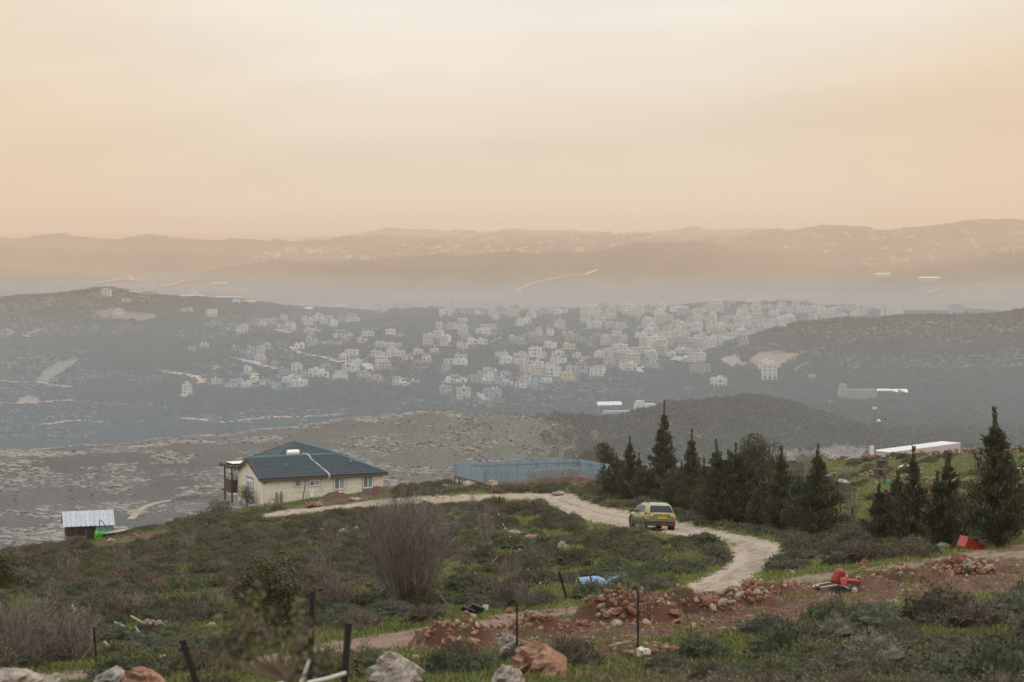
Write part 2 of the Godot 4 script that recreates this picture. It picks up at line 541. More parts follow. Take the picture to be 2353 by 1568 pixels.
func build_far() -> void:
	var g := far_g
	var n := g.nu * g.nd
	var vs := PackedVector3Array()
	var ns := PackedVector3Array()
	var cs := PackedColorArray()
	vs.resize(n)
	ns.resize(n)
	cs.resize(n)
	for j in g.nd:
		var d := g.dist(j)
		for i in g.nu:
			var k := j * g.nu + i
			vs[k] = gpos(g, i, j)
			ns[k] = grid_normal(g, i, j)
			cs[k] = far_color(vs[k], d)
	# the country is split where one landform ends and the next begins
	var cuts := [["rocky_hills", DSPLIT, 1400.0], ["town_hillside", 1400.0, 3450.0], ["plain", 3450.0, 5000.0], ["distant_hills", 5000.0, 20000.0]]
	for cut in cuts:
		var idx := PackedInt32Array()
		for j in g.nd - 1:
			var d := g.dist(j)
			if d < cut[1] - 0.01 or d >= cut[2] - 0.01:
				if not (cut[1] == DSPLIT and j == 0): continue
			for i in g.nu - 1:
				var k := j * g.nu + i
				idx.append_array([k, k + g.nu, k + g.nu + 1, k, k + g.nu + 1, k + 1])
		var arr := []
		arr.resize(Mesh.ARRAY_MAX)
		var lo := idx[0]
		var hi := idx[idx.size() - 2] + 1
		for t in idx.size(): 
			if idx[t] > hi: hi = idx[t]
		var idx2 := PackedInt32Array()
		idx2.resize(idx.size())
		for t in idx.size(): idx2[t] = idx[t] - lo
		arr[Mesh.ARRAY_VERTEX] = vs.slice(lo, hi + 1)
		arr[Mesh.ARRAY_NORMAL] = ns.slice(lo, hi + 1)
		arr[Mesh.ARRAY_COLOR] = cs.slice(lo, hi + 1)
		arr[Mesh.ARRAY_INDEX] = idx2
		var am := ArrayMesh.new()
		am.add_surface_from_arrays(Mesh.PRIMITIVE_TRIANGLES, arr)
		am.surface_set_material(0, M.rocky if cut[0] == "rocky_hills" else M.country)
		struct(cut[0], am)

# outlines of the bare ground on the near slope, in survey units
var ROAD := PackedVector2Array([Vector2(1590, 1338), Vector2(1640, 1318), Vector2(1672, 1290), Vector2(1677, 1272), Vector2(1650, 1258), Vector2(1600, 1243), Vector2(1500, 1226), Vector2(1440, 1215), Vector2(1360, 1203), Vector2(1300, 1183), Vector2(1258, 1158), Vector2(1225, 1147), Vector2(1120, 1152), Vector2(1020, 1159), Vector2(900, 1163), Vector2(820, 1171), Vector2(720, 1180), Vector2(630, 1190), Vector2(590, 1192), Vector2(612, 1179), Vector2(700, 1168), Vector2(790, 1160), Vector2(850, 1150), Vector2(960, 1142), Vector2(1060, 1137), Vector2(1200, 1134), Vector2(1310, 1135), Vector2(1345, 1148), Vector2(1390, 1165), Vector2(1450, 1176), Vector2(1550, 1195), Vector2(1625, 1213), Vector2(1700, 1228), Vector2(1790, 1245), Vector2(1812, 1262), Vector2(1808, 1285), Vector2(1780, 1310), Vector2(1730, 1335), Vector2(1700, 1352), Vector2(1560, 1380), Vector2(1500, 1385)])
var TRACK := PackedVector2Array([Vector2(-300, 1572), Vector2(380, 1528), Vector2(540, 1515), Vector2(680, 1495), Vector2(760, 1476), Vector2(900, 1452), Vector2(1060, 1432), Vector2(1180, 1408), Vector2(1330, 1394), Vector2(1470, 1374), Vector2(1570, 1362), Vector2(1660, 1350), Vector2(1780, 1336), Vector2(1850, 1322), Vector2(2000, 1306), Vector2(2150, 1282), Vector2(2260, 1263), Vector2(2353, 1252), Vector2(2700, 1220), Vector2(2700, 1260), Vector2(2353, 1282), Vector2(2230, 1293), Vector2(2100, 1309), Vector2(1960, 1328), Vector2(1850, 1340), Vector2(1700, 1362), Vector2(1560, 1390), Vector2(1440, 1405), Vector2(1320, 1418), Vector2(1200, 1432), Vector2(1120, 1448), Vector2(1050, 1470), Vector2(980, 1490), Vector2(900, 1502), Vector2(760, 1515), Vector2(640, 1530), Vector2(480, 1546), Vector2(300, 1560), Vector2(-300, 1600)])
var EARTH := PackedVector2Array([Vector2(960, 1495), Vector2(1040, 1468), Vector2(1120, 1450), Vector2(1200, 1436), Vector2(1330, 1424), Vector2(1480, 1406), Vector2(1580, 1385), Vector2(1700, 1362), Vector2(1860, 1342), Vector2(1980, 1324), Vector2(2110, 1306), Vector2(2240, 1292), Vector2(2353, 1284), Vector2(2700, 1262), Vector2(2700, 1350), Vector2(2353, 1362), Vector2(2200, 1372), Vector2(2080, 1382), Vector2(1980, 1405), Vector2(1860, 1428), Vector2(1740, 1445), Vector2(1620, 1462), Vector2(1480, 1478), Vector2(1300, 1488), Vector2(1120, 1500)])
var PLATFORM := PackedVector2Array([Vector2(1145, 1110), Vector2(1200, 1100), Vector2(1400, 1092), Vector2(1420, 1100), Vector2(1380, 1108), Vector2(1250, 1114)])
var YARD := PackedVector2Array([Vector2(650, 1170), Vector2(760, 1152), Vector2(880, 1128), Vector2(910, 1132), Vector2(850, 1148), Vector2(760, 1162), Vector2(680, 1174)])
var SHED_DIRT := PackedVector2Array([Vector2(180, 1252), Vector2(240, 1242), Vector2(330, 1228), Vector2(390, 1214), Vector2(400, 1224), Vector2(330, 1244), Vector2(230, 1262)])

const ROAD_LINE := [[1530, 1382], [1640, 1345], [1735, 1305], [1745, 1270], [1715, 1250], [1610, 1229], [1470, 1198], [1350, 1172], [1290, 1150], [1210, 1140], [1060, 1148], [900, 1154], [700, 1174], [600, 1187]]
const TRACK_LINE := [[200, 1556], [400, 1540], [560, 1528], [720, 1500], [900, 1475], [1060, 1450], [1180, 1424], [1330, 1406], [1470, 1388], [1600, 1372], [1780, 1348], [1900, 1333], [2050, 1310], [2200, 1284], [2353, 1268], [2500, 1254]]
var lanes := [PackedVector2Array(), PackedVector2Array()]
func lay_lanes() -> void:
	for k in 2:
		for e in [ROAD_LINE, TRACK_LINE][k]:
			var p := gp(e[0], e[1])
			lanes[k].push_back(Vector2(p.x, p.z))
func lane_off(k: int, x: float, z: float) -> float:      # metres from the middle of the road
	var best := 1e9
	var p := Vector2(x, z)
	for i in lanes[k].size() - 1:
		best = minf(best, Geometry2D.get_closest_point_to_segment(p, lanes[k][i], lanes[k][i + 1]).distance_to(p))
	return best
func rut(k: int, x: float, z: float) -> float:
	var o := lane_off(k, x, z) + 0.25 * n_warp.get_noise_2d(x * 12.0, z * 12.0)
	return exp(-pow((o - 0.78) / 0.30, 2.0)) * clampf(0.75 + 1.2 * n_patch.get_noise_2d(x * 0.8, z * 0.8), 0.0, 1.0)

func zone(q: Vector2, x: float, z: float) -> int:   # 0 grass, 1 pale road, 2 track, 3 red earth
	var hb := bumps(x, z, -z)
	if hb > 0.07 and not (-z > 70.0 and -z < 80.0): return 3
	q.y += hb / -z * FPX                               # judge by the ground under the heap
	var w := Vector2(n_warp.get_noise_2d(x * 40.0, z * 40.0), n_warp.get_noise_2d(x * 40.0 + 500.0, z * 40.0)) * 9.0
	w.y *= 0.45
	var p := q + w
	if q.y < 1400.0 and in_poly(p, ROAD): return 1
	if in_poly(p, EARTH): return 3
	if in_poly(p, TRACK): return 2
	if q.y < 1275.0 and (in_poly(p, YARD) or in_poly(p, SHED_DIRT) or in_poly(p, PLATFORM)): return 3
	return 0

func build_near() -> void:
	var g := near_g
	var n := g.nu * g.nd
	var vs := PackedVector3Array()
	var ns := PackedVector3Array()
	var zn := PackedByteArray()
	vs.resize(n)
	ns.resize(n)
	zn.resize(n)
	var cols := [PackedColorArray(), PackedColorArray(), PackedColorArray(), PackedColorArray()]
	var cs := PackedColorArray()
	cs.resize(n)
	for j in g.nd:
		for i in g.nu:
			var k := j * g.nu + i
			var p := gpos(g, i, j)
			vs[k] = p
			ns[k] = grid_normal(g, i, j)
			var zz := zone(to_px(p), p.x, p.z)
			zn[k] = zz
			var a := n_patch.get_noise_2d(p.x * 1.2, p.z * 1.2)
			var b := n_patch.get_noise_2d(p.x * 5.0 + 70.0, p.z * 5.0)
			var c: Color
			if zz == 0:
				c = mixc(Color(0.052, 0.080, 0.016), Color(0.090, 0.118, 0.022), 0.5 + a)
				c = mixc(c, Color(0.075, 0.060, 0.036), 0.8 * smoothstep(0.12, 0.45, b))
			elif zz == 1:
				c = mixc(Color(0.40, 0.325, 0.25), Color(0.47, 0.40, 0.325), 0.5 + a)
				c = mixc(c, Color(0.31, 0.22, 0.15), smoothstep(0.0, 0.40, b))
				c = mixc(c, Color(0.52, 0.45, 0.375), 0.75 * rut(0, p.x, p.z))
				if lane_off(0, p.x, p.z) < 0.35: c = mixc(c, Color(0.24, 0.19, 0.12), 0.75 * smoothstep(-0.1, 0.25, n_patch.get_noise_2d(p.x * 2.5, p.z * 2.5)))
			elif zz == 2:
				c = mixc(Color(0.235, 0.155, 0.108), Color(0.285, 0.20, 0.148), 0.5 + a)
				c = mixc(c, Color(0.19, 0.105, 0.062), smoothstep(0.0, 0.45, b))
				c = mixc(c, Color(0.33, 0.245, 0.185), 0.7 * rut(1, p.x, p.z))
			else:
				c = mixc(Color(0.066, 0.021, 0.009), Color(0.110, 0.041, 0.018), 0.5 + a)
				c = mixc(c, Color(0.085, 0.072, 0.024), 0.8 * smoothstep(0.12, 0.4, n_patch.get_noise_2d(p.x * 1.9 + 33.0, p.z * 1.9)))
				c = mixc(c, Color(0.15, 0.080, 0.048), 0.8 * smoothstep(0.15, 0.5, b))
			cs[k] = c
	var idx := [PackedInt32Array(), PackedInt32Array(), PackedInt32Array(), PackedInt32Array()]
	for j in g.nd - 1:
		for i in g.nu - 1:
			var k := j * g.nu + i
			idx[zn[k]].append_array([k, k + g.nu, k + g.nu + 1, k, k + g.nu + 1, k + 1])
	var nm := ["hillside_ground", "gravel_road", "dirt_track", "red_earth"]
	for s in 4:
		var remap := {}
		var v2 := PackedVector3Array()
		var n2 := PackedVector3Array()
		var c2 := PackedColorArray()
		var i2 := PackedInt32Array()
		i2.resize(idx[s].size())
		for t in idx[s].size():
			var k: int = idx[s][t]
			if not remap.has(k):
				remap[k] = v2.size()
				v2.push_back(vs[k])
				n2.push_back(ns[k])
				c2.push_back(cs[k])
			i2[t] = remap[k]
		var arr := []
		arr.resize(Mesh.ARRAY_MAX)
		arr[Mesh.ARRAY_VERTEX] = v2
		arr[Mesh.ARRAY_NORMAL] = n2
		arr[Mesh.ARRAY_COLOR] = c2
		arr[Mesh.ARRAY_INDEX] = i2
		var am := ArrayMesh.new()
		am.add_surface_from_arrays(Mesh.PRIMITIVE_TRIANGLES, arr)
		am.surface_set_material(0, M.soil)
		struct(nm[s], am)

func setup() -> void:
	rng.seed = 4711
	n_hill.noise_type = FastNoiseLite.TYPE_SIMPLEX_SMOOTH
	n_hill.frequency = 1.0
	n_hill.fractal_octaves = 5
	n_hill.seed = 3
	n_fine.noise_type = FastNoiseLite.TYPE_SIMPLEX_SMOOTH
	n_fine.frequency = 0.35
	n_fine.fractal_octaves = 3
	n_fine.seed = 5
	n_patch.noise_type = FastNoiseLite.TYPE_SIMPLEX_SMOOTH
	n_patch.frequency = 0.35
	n_patch.fractal_octaves = 4
	n_patch.seed = 8
	n_warp.noise_type = FastNoiseLite.TYPE_SIMPLEX_SMOOTH
	n_warp.frequency = 0.02
	n_warp.fractal_octaves = 3
	n_warp.seed = 12

func materials() -> void:
	var grain := noise_tex(0.03, 0.62, 1.0, 5, 2, 512)
	var fine := noise_tex(0.08, 0.5, 1.0, 4, 4, 512)
	M.country = mat(Color(1.25, 1.25, 1.25), 0.95, 0.0, noise_tex(0.05, 0.35, 1.0, 5, 41, 1024), 0.006, true)
	var rt := noise_tex(0.045, 0.0, 1.0, 5, 43, 1024)
	var rg := Gradient.new()
	rg.offsets = PackedFloat32Array([0.0, 0.40, 0.53, 0.66, 1.0])
	rg.colors = PackedColorArray([srgb(Color(0.042, 0.046, 0.030)), srgb(Color(0.072, 0.068, 0.048)), srgb(Color(0.110, 0.106, 0.092)), srgb(Color(0.26, 0.255, 0.245)), srgb(Color(0.40, 0.39, 0.37))])
	rt.color_ramp = rg
	M.rocky = mat(Color(1, 1, 1), 0.95, 0.0, rt, 0.009, true)
	M.soil = mat(Color(1.15, 1.15, 1.15), 0.95, 0.0, fine, 0.9, true)
	M.soil.heightmap_enabled = false
	M.paint = mat(Color(1, 1, 1), 0.8, 0.0, null, 1.0, true)
	M.leaf = mat(Color(1, 1, 1), 0.75, 0.0, null, 1.0, true)
	M.leaf.backlight_enabled = true
	M.leaf.backlight = Color(0.25, 0.25, 0.25)
	M.rock = mat(Color(1.1, 1.1, 1.1), 0.9, 0.0, noise_tex(0.02, 0.55, 1.0, 5, 9, 512), 1.3, true)
	M.bark = mat(Color(1, 1, 1), 0.9, 0.0, null, 1.0, true)
	M.plaster = mat(Color(1.05, 1.05, 1.05), 0.9, 0.0, noise_tex(0.02, 0.78, 1.0, 4, 21, 256), 0.12, true)
	M.glass_dark = mat(Color(1, 1, 1), 0.15, 0.0, null, 1.0, true)
	M.wood = mat(Color(1.15, 1.15, 1.15), 0.85, 0.0, noise_tex(0.03, 0.55, 1.0, 4, 23, 256), 1.6, true)
	M.wood.uv1_scale = Vector3(0.5, 6.0, 2.0)
	M.siding = mat(Color(1.03, 1.03, 1.03), 0.55, 0.0, noise_tex(0.012, 0.86, 1.0, 4, 25, 256), 0.5, true)
	M.gloss = mat(Color(1, 1, 1), 0.38, 0.0, null, 1.0, true)
	M.metal = mat(Color(1, 1, 1), 0.45, 0.55, null, 1.0, true)
	M.tin = mat(Color(1, 1, 1), 0.5, 0.15, noise_tex(0.02, 0.8, 1.0, 4, 26, 256), 0.8, true)
	M.tile = mat(Color(1, 1, 1), 0.65, 0.0, null, 1.0, true)
	M.rust = mat(Color(1.1, 1.1, 1.1), 0.85, 0.2, noise_tex(0.04, 0.5, 1.0, 4, 28, 256), 4.0, true)
	M.plastic = mat(Color(1, 1, 1), 0.55, 0.0, null, 1.0, true)
	M.rubber = mat(Color(1, 1, 1), 0.9, 0.0, null, 1.0, true)
	M.ink = mat(Color(0.02, 0.018, 0.015), 0.6)
	M.red_cloth = mat(Color(0.30, 0.014, 0.018), 0.7, 0.0, noise_tex(0.02, 0.7, 1.0, 3, 30, 256), 2.0)
	M.blue_wood = mat(Color(0.225, 0.325, 0.41), 0.7, 0.0, noise_tex(0.02, 0.8, 1.0, 4, 31, 256), 0.9)
	M.car_paint = mat(Color(0.225, 0.24, 0.085), 0.30, 0.35, noise_tex(0.01, 0.82, 1.0, 4, 32, 256), 0.9)
	M.car_paint.clearcoat_enabled = true
	M.car_paint.clearcoat = 0.7
	M.car_paint.clearcoat_roughness = 0.12
	M.car_paint2 = mat(Color(1, 1, 1), 0.45, 0.1, null, 1.0, true)
	M.car_glass = mat(Color(1, 1, 1), 0.06, 0.0, null, 1.0, true)
	M.car_glass.metallic_specular = 0.3
	M.car_lamp = mat(Color(1, 1, 1), 0.15, 0.0, null, 1.0, true)
	var pane := StandardMaterial3D.new()
	pane.transparency = BaseMaterial3D.TRANSPARENCY_ALPHA
	pane.albedo_color = Color(0.9, 0.95, 1.0, 0.12)
	pane.roughness = 0.03
	M.pane = pane
	M.grain = grain
	M.fine = fine

# ---------------------------------------------------------------- plants and stones
func jitter(c: Color, a: float) -> Color:
	var k := 1.0 + rng.randf_range(-a, a)
	return Color(c.r * k * (1.0 + rng.randf_range(-a, a) * 0.4), c.g * k, c.b * k * (1.0 + rng.randf_range(-a, a) * 0.4))
func pick(pal: Array) -> Color:
	return pal[rng.randi() % pal.size()]
func rdir() -> Vector3:
	var z := rng.randf_range(-1, 1)
	var a := rng.randf() * TAU
	var r := sqrt(1 - z * z)
	return Vector3(r * cos(a), z, r * sin(a))
func leaf(mb: MB, p: Vector3, dir: Vector3, l: float, w: float) -> void:
	var s := dir.cross(rdir()).normalized() * w
	var m := p + dir * l * 0.5
	mb.tri(p, m + s, p + dir * l)
	mb.tri(p, p + dir * l, m - s)

const SHRUB_GREEN := [Color(0.056, 0.070, 0.027), Color(0.072, 0.086, 0.034), Color(0.046, 0.060, 0.022), Color(0.086, 0.086, 0.040), Color(0.088, 0.076, 0.044)]
const SHRUB_BROWN := [Color(0.092, 0.074, 0.046), Color(0.112, 0.092, 0.060), Color(0.078, 0.066, 0.042), Color(0.072, 0.074, 0.038), Color(0.104, 0.088, 0.060)]
const SHRUB_GREY := [Color(0.090, 0.096, 0.062), Color(0.072, 0.082, 0.048), Color(0.108, 0.106, 0.074), Color(0.064, 0.072, 0.040)]

func shrub_mesh(pal: Array, n: int, sharp: float, seed_: int) -> ArrayMesh:   # a cushion about 1 wide and 0.42 high
	rng.seed = seed_
	var mb := MB.new()
	var f := FastNoiseLite.new()
	f.seed = seed_
	f.frequency = 1.1
	f.fractal_octaves = 3
	var shape := func(dv: Vector3) -> Vector3:
		var r := 0.5 * (1.0 + 0.42 * f.get_noise_3dv(dv * 1.6) + 0.30 * f.get_noise_3dv(dv * 4.5))
		return Vector3(dv.x * r, dv.y * r * 0.86, dv.z * r)
	for i in 8:                                        # twiggy heart
		for j in 18:
			var q := []
			for o in [[0, 0], [0, 1], [1, 1], [1, 0]]:
				var th: float = PI * 0.53 * (i + o[0]) / 8.0
				var ph: float = TAU * (j + o[1]) / 18.0
				q.append((shape.call(Vector3(sin(th) * cos(ph), cos(th), sin(th) * sin(ph))) as Vector3) * 0.87)
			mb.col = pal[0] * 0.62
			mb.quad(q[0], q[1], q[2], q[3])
	for i in n:
		var dv := rdir()
		dv.y = absf(dv.y) * 1.05 - 0.10
		dv = dv.normalized()
		var p: Vector3 = (shape.call(dv) as Vector3) * rng.randf_range(0.84, 0.99)
		if p.y < -0.04: continue
		mb.col = jitter(pick(pal), 0.28)
		var out := (dv + rdir() * 0.8 + Vector3(0, 0.3, 0)).normalized()
		leaf(mb, p, out, rng.randf_range(0.025, 0.06) * sharp, rng.randf_range(0.007, 0.013))
	return mb.mesh(M.leaf)

func tuft_mesh(pal: Array, n: int, hgt: float, spread: float, seed_: int) -> ArrayMesh:
	rng.seed = seed_
	var mb := MB.new()
	for i in n:
		var a := rng.randf() * TAU
		var r := sqrt(rng.randf()) * spread
		var p := Vector3(cos(a) * r, -0.02, sin(a) * r)
		mb.col = jitter(pick(pal), 0.25)
		var t := Vector3(rng.randf_range(-0.5, 0.5), 1.0, rng.randf_range(-0.5, 0.5)) * hgt * rng.randf_range(0.5, 1.1)
		var s := Vector3(rng.randf_range(-1, 1), 0, rng.randf_range(-1, 1)).normalized() * 0.008
		var m := p + t * 0.6
		mb.tri(p - s, p + s, m + s * 0.8)
		mb.tri(p - s, m + s * 0.8, m - s * 0.8)
		mb.tri(m - s * 0.8, m + s * 0.8, p + t + Vector3(t.x, -0.1 * hgt, t.z) * 0.5)
	return mb.mesh(M.leaf)

func rock_mesh(seed_: int, sub: int, rough: float, flat := 1.0, facets := 0) -> ArrayMesh:    # about 1 across, vertex colours white
	var f := FastNoiseLite.new()
	f.seed = seed_
	f.frequency = 1.3
	f.fractal_octaves = 4
	rng.seed = seed_ * 7 + 1
	var planes := []
	for i in facets: planes.append([rdir(), rng.randf_range(0.34, 0.46)])
	var mb := MB.new()
	var ptf := func(th: float, ph: float) -> Vector3:
		var d := Vector3(sin(th) * cos(ph), cos(th), sin(th) * sin(ph))
		var r := 0.5 * (1.0 + rough * f.get_noise_3dv(d * 1.4))
		for pl in planes:
			var k: float = d.dot(pl[0])
			if k > 0.05: r = minf(r, pl[1] / k)
		r *= 1.0 + rough * 0.16 * f.get_noise_3dv(d * 6.0)
		return Vector3(d.x * r, d.y * r * flat, d.z * r)
	for i in sub:
		for j in sub * 2:
			var t0 := PI * i / sub
			var t1 := PI * (i + 1) / sub
			var p0 := TAU * j / (sub * 2)
			var p1 := TAU * (j + 1) / (sub * 2)
			var a: Vector3 = ptf.call(t0, p0)
			var b: Vector3 = ptf.call(t0, p1)
			var c: Vector3 = ptf.call(t1, p1)
			var e: Vector3 = ptf.call(t1, p0)
			if i > 0: mb.tri(a, b, c)
			if i < sub - 1: mb.tri(a, c, e)
	return mb.mesh(M.rock)

func tint(m: ArrayMesh, lo: Color, hi: Color, seed_: int, mtl: Material = null) -> ArrayMesh:   # copy of a stone mesh in mottled colours
	var arr := m.surface_get_arrays(0)
	var vs: PackedVector3Array = arr[Mesh.ARRAY_VERTEX]
	var cs := PackedColorArray()
	cs.resize(vs.size())
	for i in vs.size():
		var v := vs[i] * 9.0 + Vector3(seed_ * 3.1, 0, 0)
		var t := 0.5 + n_patch.get_noise_3dv(v) * 1.1
		cs[i] = lo.lerp(hi, clampf(t, 0, 1))
	arr[Mesh.ARRAY_COLOR] = cs
	var am := ArrayMesh.new()
	am.add_surface_from_arrays(Mesh.PRIMITIVE_TRIANGLES, arr)
	am.surface_set_material(0, mtl if mtl else M.rock)
	return am

# conifer: crown of drooping-upswept sprays on a leaning spire
func cypress(h: float, w: float, spire: float, lean: float, seed_: int, dense := 1.0, pal := []) -> Array:   # [crown, trunk]
	rng.seed = seed_
	if pal.is_empty(): pal = [Color(0.036, 0.048, 0.022), Color(0.048, 0.060, 0.027), Color(0.028, 0.040, 0.018), Color(0.066, 0.070, 0.031), Color(0.056, 0.053, 0.029)]
	var mb := MB.new()
	var tk := MB.new()
	tk.col = Color(0.075, 0.055, 0.042)
	var path := []
	for i in 6:
		var t := i / 5.0
		path.append(Vector3(lean * t * t * h, t * h * 0.96 - 0.15, lean * 0.4 * sin(t * 5.0) * h * 0.15))
	tk.tube(path, 0.03 * h * 0.45, 0.006, 6)
	var ax := func(t: float) -> Vector3:
		return Vector3(lean * t * t * h, t * h, lean * 0.4 * sin(t * 5.0) * h * 0.15)
	var nb := int(115.0 * dense * clampf(h / 4.0, 0.6, 1.7))
	# bushy boughs leave the trunk at all heights; each carries a plume of sprays
	var side := []
	for i in 9: side.append(rng.randf_range(0.72, 1.15))
	for b in nb:
		var t := pow(rng.randf(), 1.15) * 0.93
		var prof := pow(1.0 - t, spire) * (0.62 + 0.38 * minf(1.0, t / 0.12))
		var a := rng.randf() * TAU
		var rr: float = w * prof * side[int(a / TAU * 9.0) % 9] * rng.randf_range(0.75, 1.2)
		var root: Vector3 = ax.call(t * 0.9)
		var out := Vector3(cos(a), 0, sin(a))
		var tip := root + out * rr + Vector3(0, rr * rng.randf_range(0.25, 0.8) + 0.03 * h * (1.0 - t), 0)
		if tip.y > h * 1.01: tip.y = h * rng.randf_range(0.95, 1.01)
		tk.tube([root, root.lerp(tip, 0.7)], 0.012, 0.004, 3, false)
		var ns := int(30.0 * clampf(rr / 0.45, 0.55, 2.0))
		var base_c := jitter(pick(pal), 0.22)
		for s in ns:
			var k := pow(rng.randf(), 0.7)
			var p := root.lerp(tip, k) + rdir() * (0.05 + 0.16 * rr * (1.0 - 0.6 * k))
			if p.y < 0.03: p.y = rng.randf_range(0.03, 0.2)
			mb.col = jitter(base_c, 0.22)
			var dv := (out * 0.55 + Vector3(0, 1.0, 0) + rdir() * 0.75).normalized()
			leaf(mb, p, dv, rng.randf_range(0.12, 0.27), rng.randf_range(0.018, 0.036))
	for s in int(90 * dense):                       # the leading shoot
		var t := rng.randf_range(0.80, 1.0)
		var p: Vector3 = ax.call(t) + rdir() * 0.05 * (1.0 + 2.0 * (1.0 - t)) * minf(w, 1.0)
		mb.col = jitter(pick(pal), 0.22)
		leaf(mb, p, (Vector3(0, 1, 0) + rdir() * 0.5).normalized(), rng.randf_range(0.08, 0.18), 0.025)
	return [mb.mesh(M.leaf), tk.mesh(M.bark)]

# broad-leaved crown in lobes
func broadleaf(h: float, w: float, n: int, lw: float, seed_: int, pal: Array, open := 0.0) -> Array:
	rng.seed = seed_
	var mb := MB.new()
	var tk := MB.new()
	tk.col = Color(0.085, 0.065, 0.05)
	tk.tube([Vector3(0, -0.15, 0), Vector3(0.02, h * 0.35, 0.02)], 0.045 * h * 0.5, 0.02 * h * 0.5, 6)
	var lob := []
	for i in 14:
		var a := rng.randf() * TAU
		var y := rng.randf_range(0.30, 0.88)
		var r := sqrt(rng.randf()) * w * 0.36 * (1.0 - absf(y - 0.5) * 0.9)
		var c := Vector3(cos(a) * r, y * h, sin(a) * r)
		lob.append([c, w * rng.randf_range(0.17, 0.27)])
		tk.tube([Vector3(0.02, h * 0.3, 0.02), c * 0.7 + Vector3(0, h * 0.1, 0), c], 0.014 * h, 0.004, 4, false)
	for i in n:
		var l: Array = lob[rng.randi() % lob.size()]
		var dv := rdir()
		var p: Vector3 = l[0] + dv * l[1] * (rng.randf_range(0.55, 1.05) - open * rng.randf() * 0.5)
		if p.y < 0.02: continue
		mb.col = jitter(pick(pal), 0.28)
		leaf(mb, p, (dv + rdir() * 0.9 + Vector3(0, 0.2, 0)).normalized(), lw * rng.randf_range(0.7, 1.3), lw * 0.28)
	return [mb.mesh(M.leaf), tk.mesh(M.bark)]

# leafless shrub: stems that fork into finer twigs
func bare_bush(h: float, w: float, stems: int, seed_: int, cols: Array, lean := Vector3.ZERO, twig := 0.006) -> ArrayMesh:
	rng.seed = seed_
	var mb := MB.new()
	for i in stems:
		var a := rng.randf() * TAU
		var rr := pow(rng.randf(), 0.6)
		var tip := Vector3(cos(a) * rr * w * 0.5, h * rng.randf_range(0.7, 1.0) * (1.0 - 0.22 * rr * rr), sin(a) * rr * w * 0.5) + lean * h
		var base := Vector3(cos(a), 0, sin(a)) * rng.randf() * 0.10 * w + Vector3(0, -0.1, 0)
		mb.col = jitter(pick(cols), 0.2)
		var mid := base.lerp(tip, 0.45) + Vector3(cos(a), -0.15, sin(a)) * 0.08 * w + rdir() * 0.05 * h
		var pts := [base, base.lerp(mid, 0.55) + rdir() * 0.02 * h, mid, mid.lerp(tip, 0.6) + rdir() * 0.03 * h, tip]
		mb.tube(pts, twig * 2.6, twig * 0.7, 3, false)
		for b in 9:
			var k := rng.randf_range(0.3, 0.98)
			var f := k * 4.0
			var q: Vector3 = (pts[int(f)] as Vector3).lerp(pts[int(f) + 1], f - int(f))
			var dv := ((tip - base).normalized() + rdir() * 0.65).normalized()
			var l := h * rng.randf_range(0.10, 0.26)
			mb.col = jitter(pick(cols), 0.25)
			var e := q + dv * l
			mb.tube([q, q + dv * l * 0.5 + rdir() * l * 0.08, e], twig, twig * 0.5, 3, false)
			for t in 3:
				var s0 := q.lerp(e, rng.randf_range(0.3, 1.0))
				mb.tube([s0, s0 + (dv + rdir() * 0.8).normalized() * l * rng.randf_range(0.25, 0.5)], twig * 0.7, twig * 0.4, 3, false)
	return mb.mesh(M.paint)

# ---------------------------------------------------------------- scatter over the near slope
func shrub_density(q: Vector2, x: float, z: float) -> float:
	var n := n_patch.get_noise_2d(x * 0.62 + 20.0, z * 0.34) + 0.25 * n_patch.get_noise_2d(x * 2.0, z * 1.2)
	var dn := 0.60 + n * 1.5
	if q.x > 1010.0 and q.x < 1690.0 and q.y > 1150.0 and q.y < 1400.0: dn = 0.42 + n * 1.7      # the grassier slope inside the bend
	if q.x > 1930.0 and q.y < 1215.0: dn = 0.16 + n * 0.7                                          # mown terraces on the right
	elif q.x > 1840.0 and q.y < 1200.0: dn = 0.05
	if q.x > 2150.0 and q.y > 1180.0 and q.y < 1300.0: dn = 0.12 + n
	if q.x < 1160.0 and q.y > 1478.0 and q.y > 1570.0 - q.x * 0.07: dn = 0.20 + n * 1.1
	if q.y > 1392.0 + (2353.0 - q.x) * 0.125 and q.x > 1400.0: dn = 0.72 + n * 1.2
	return dn

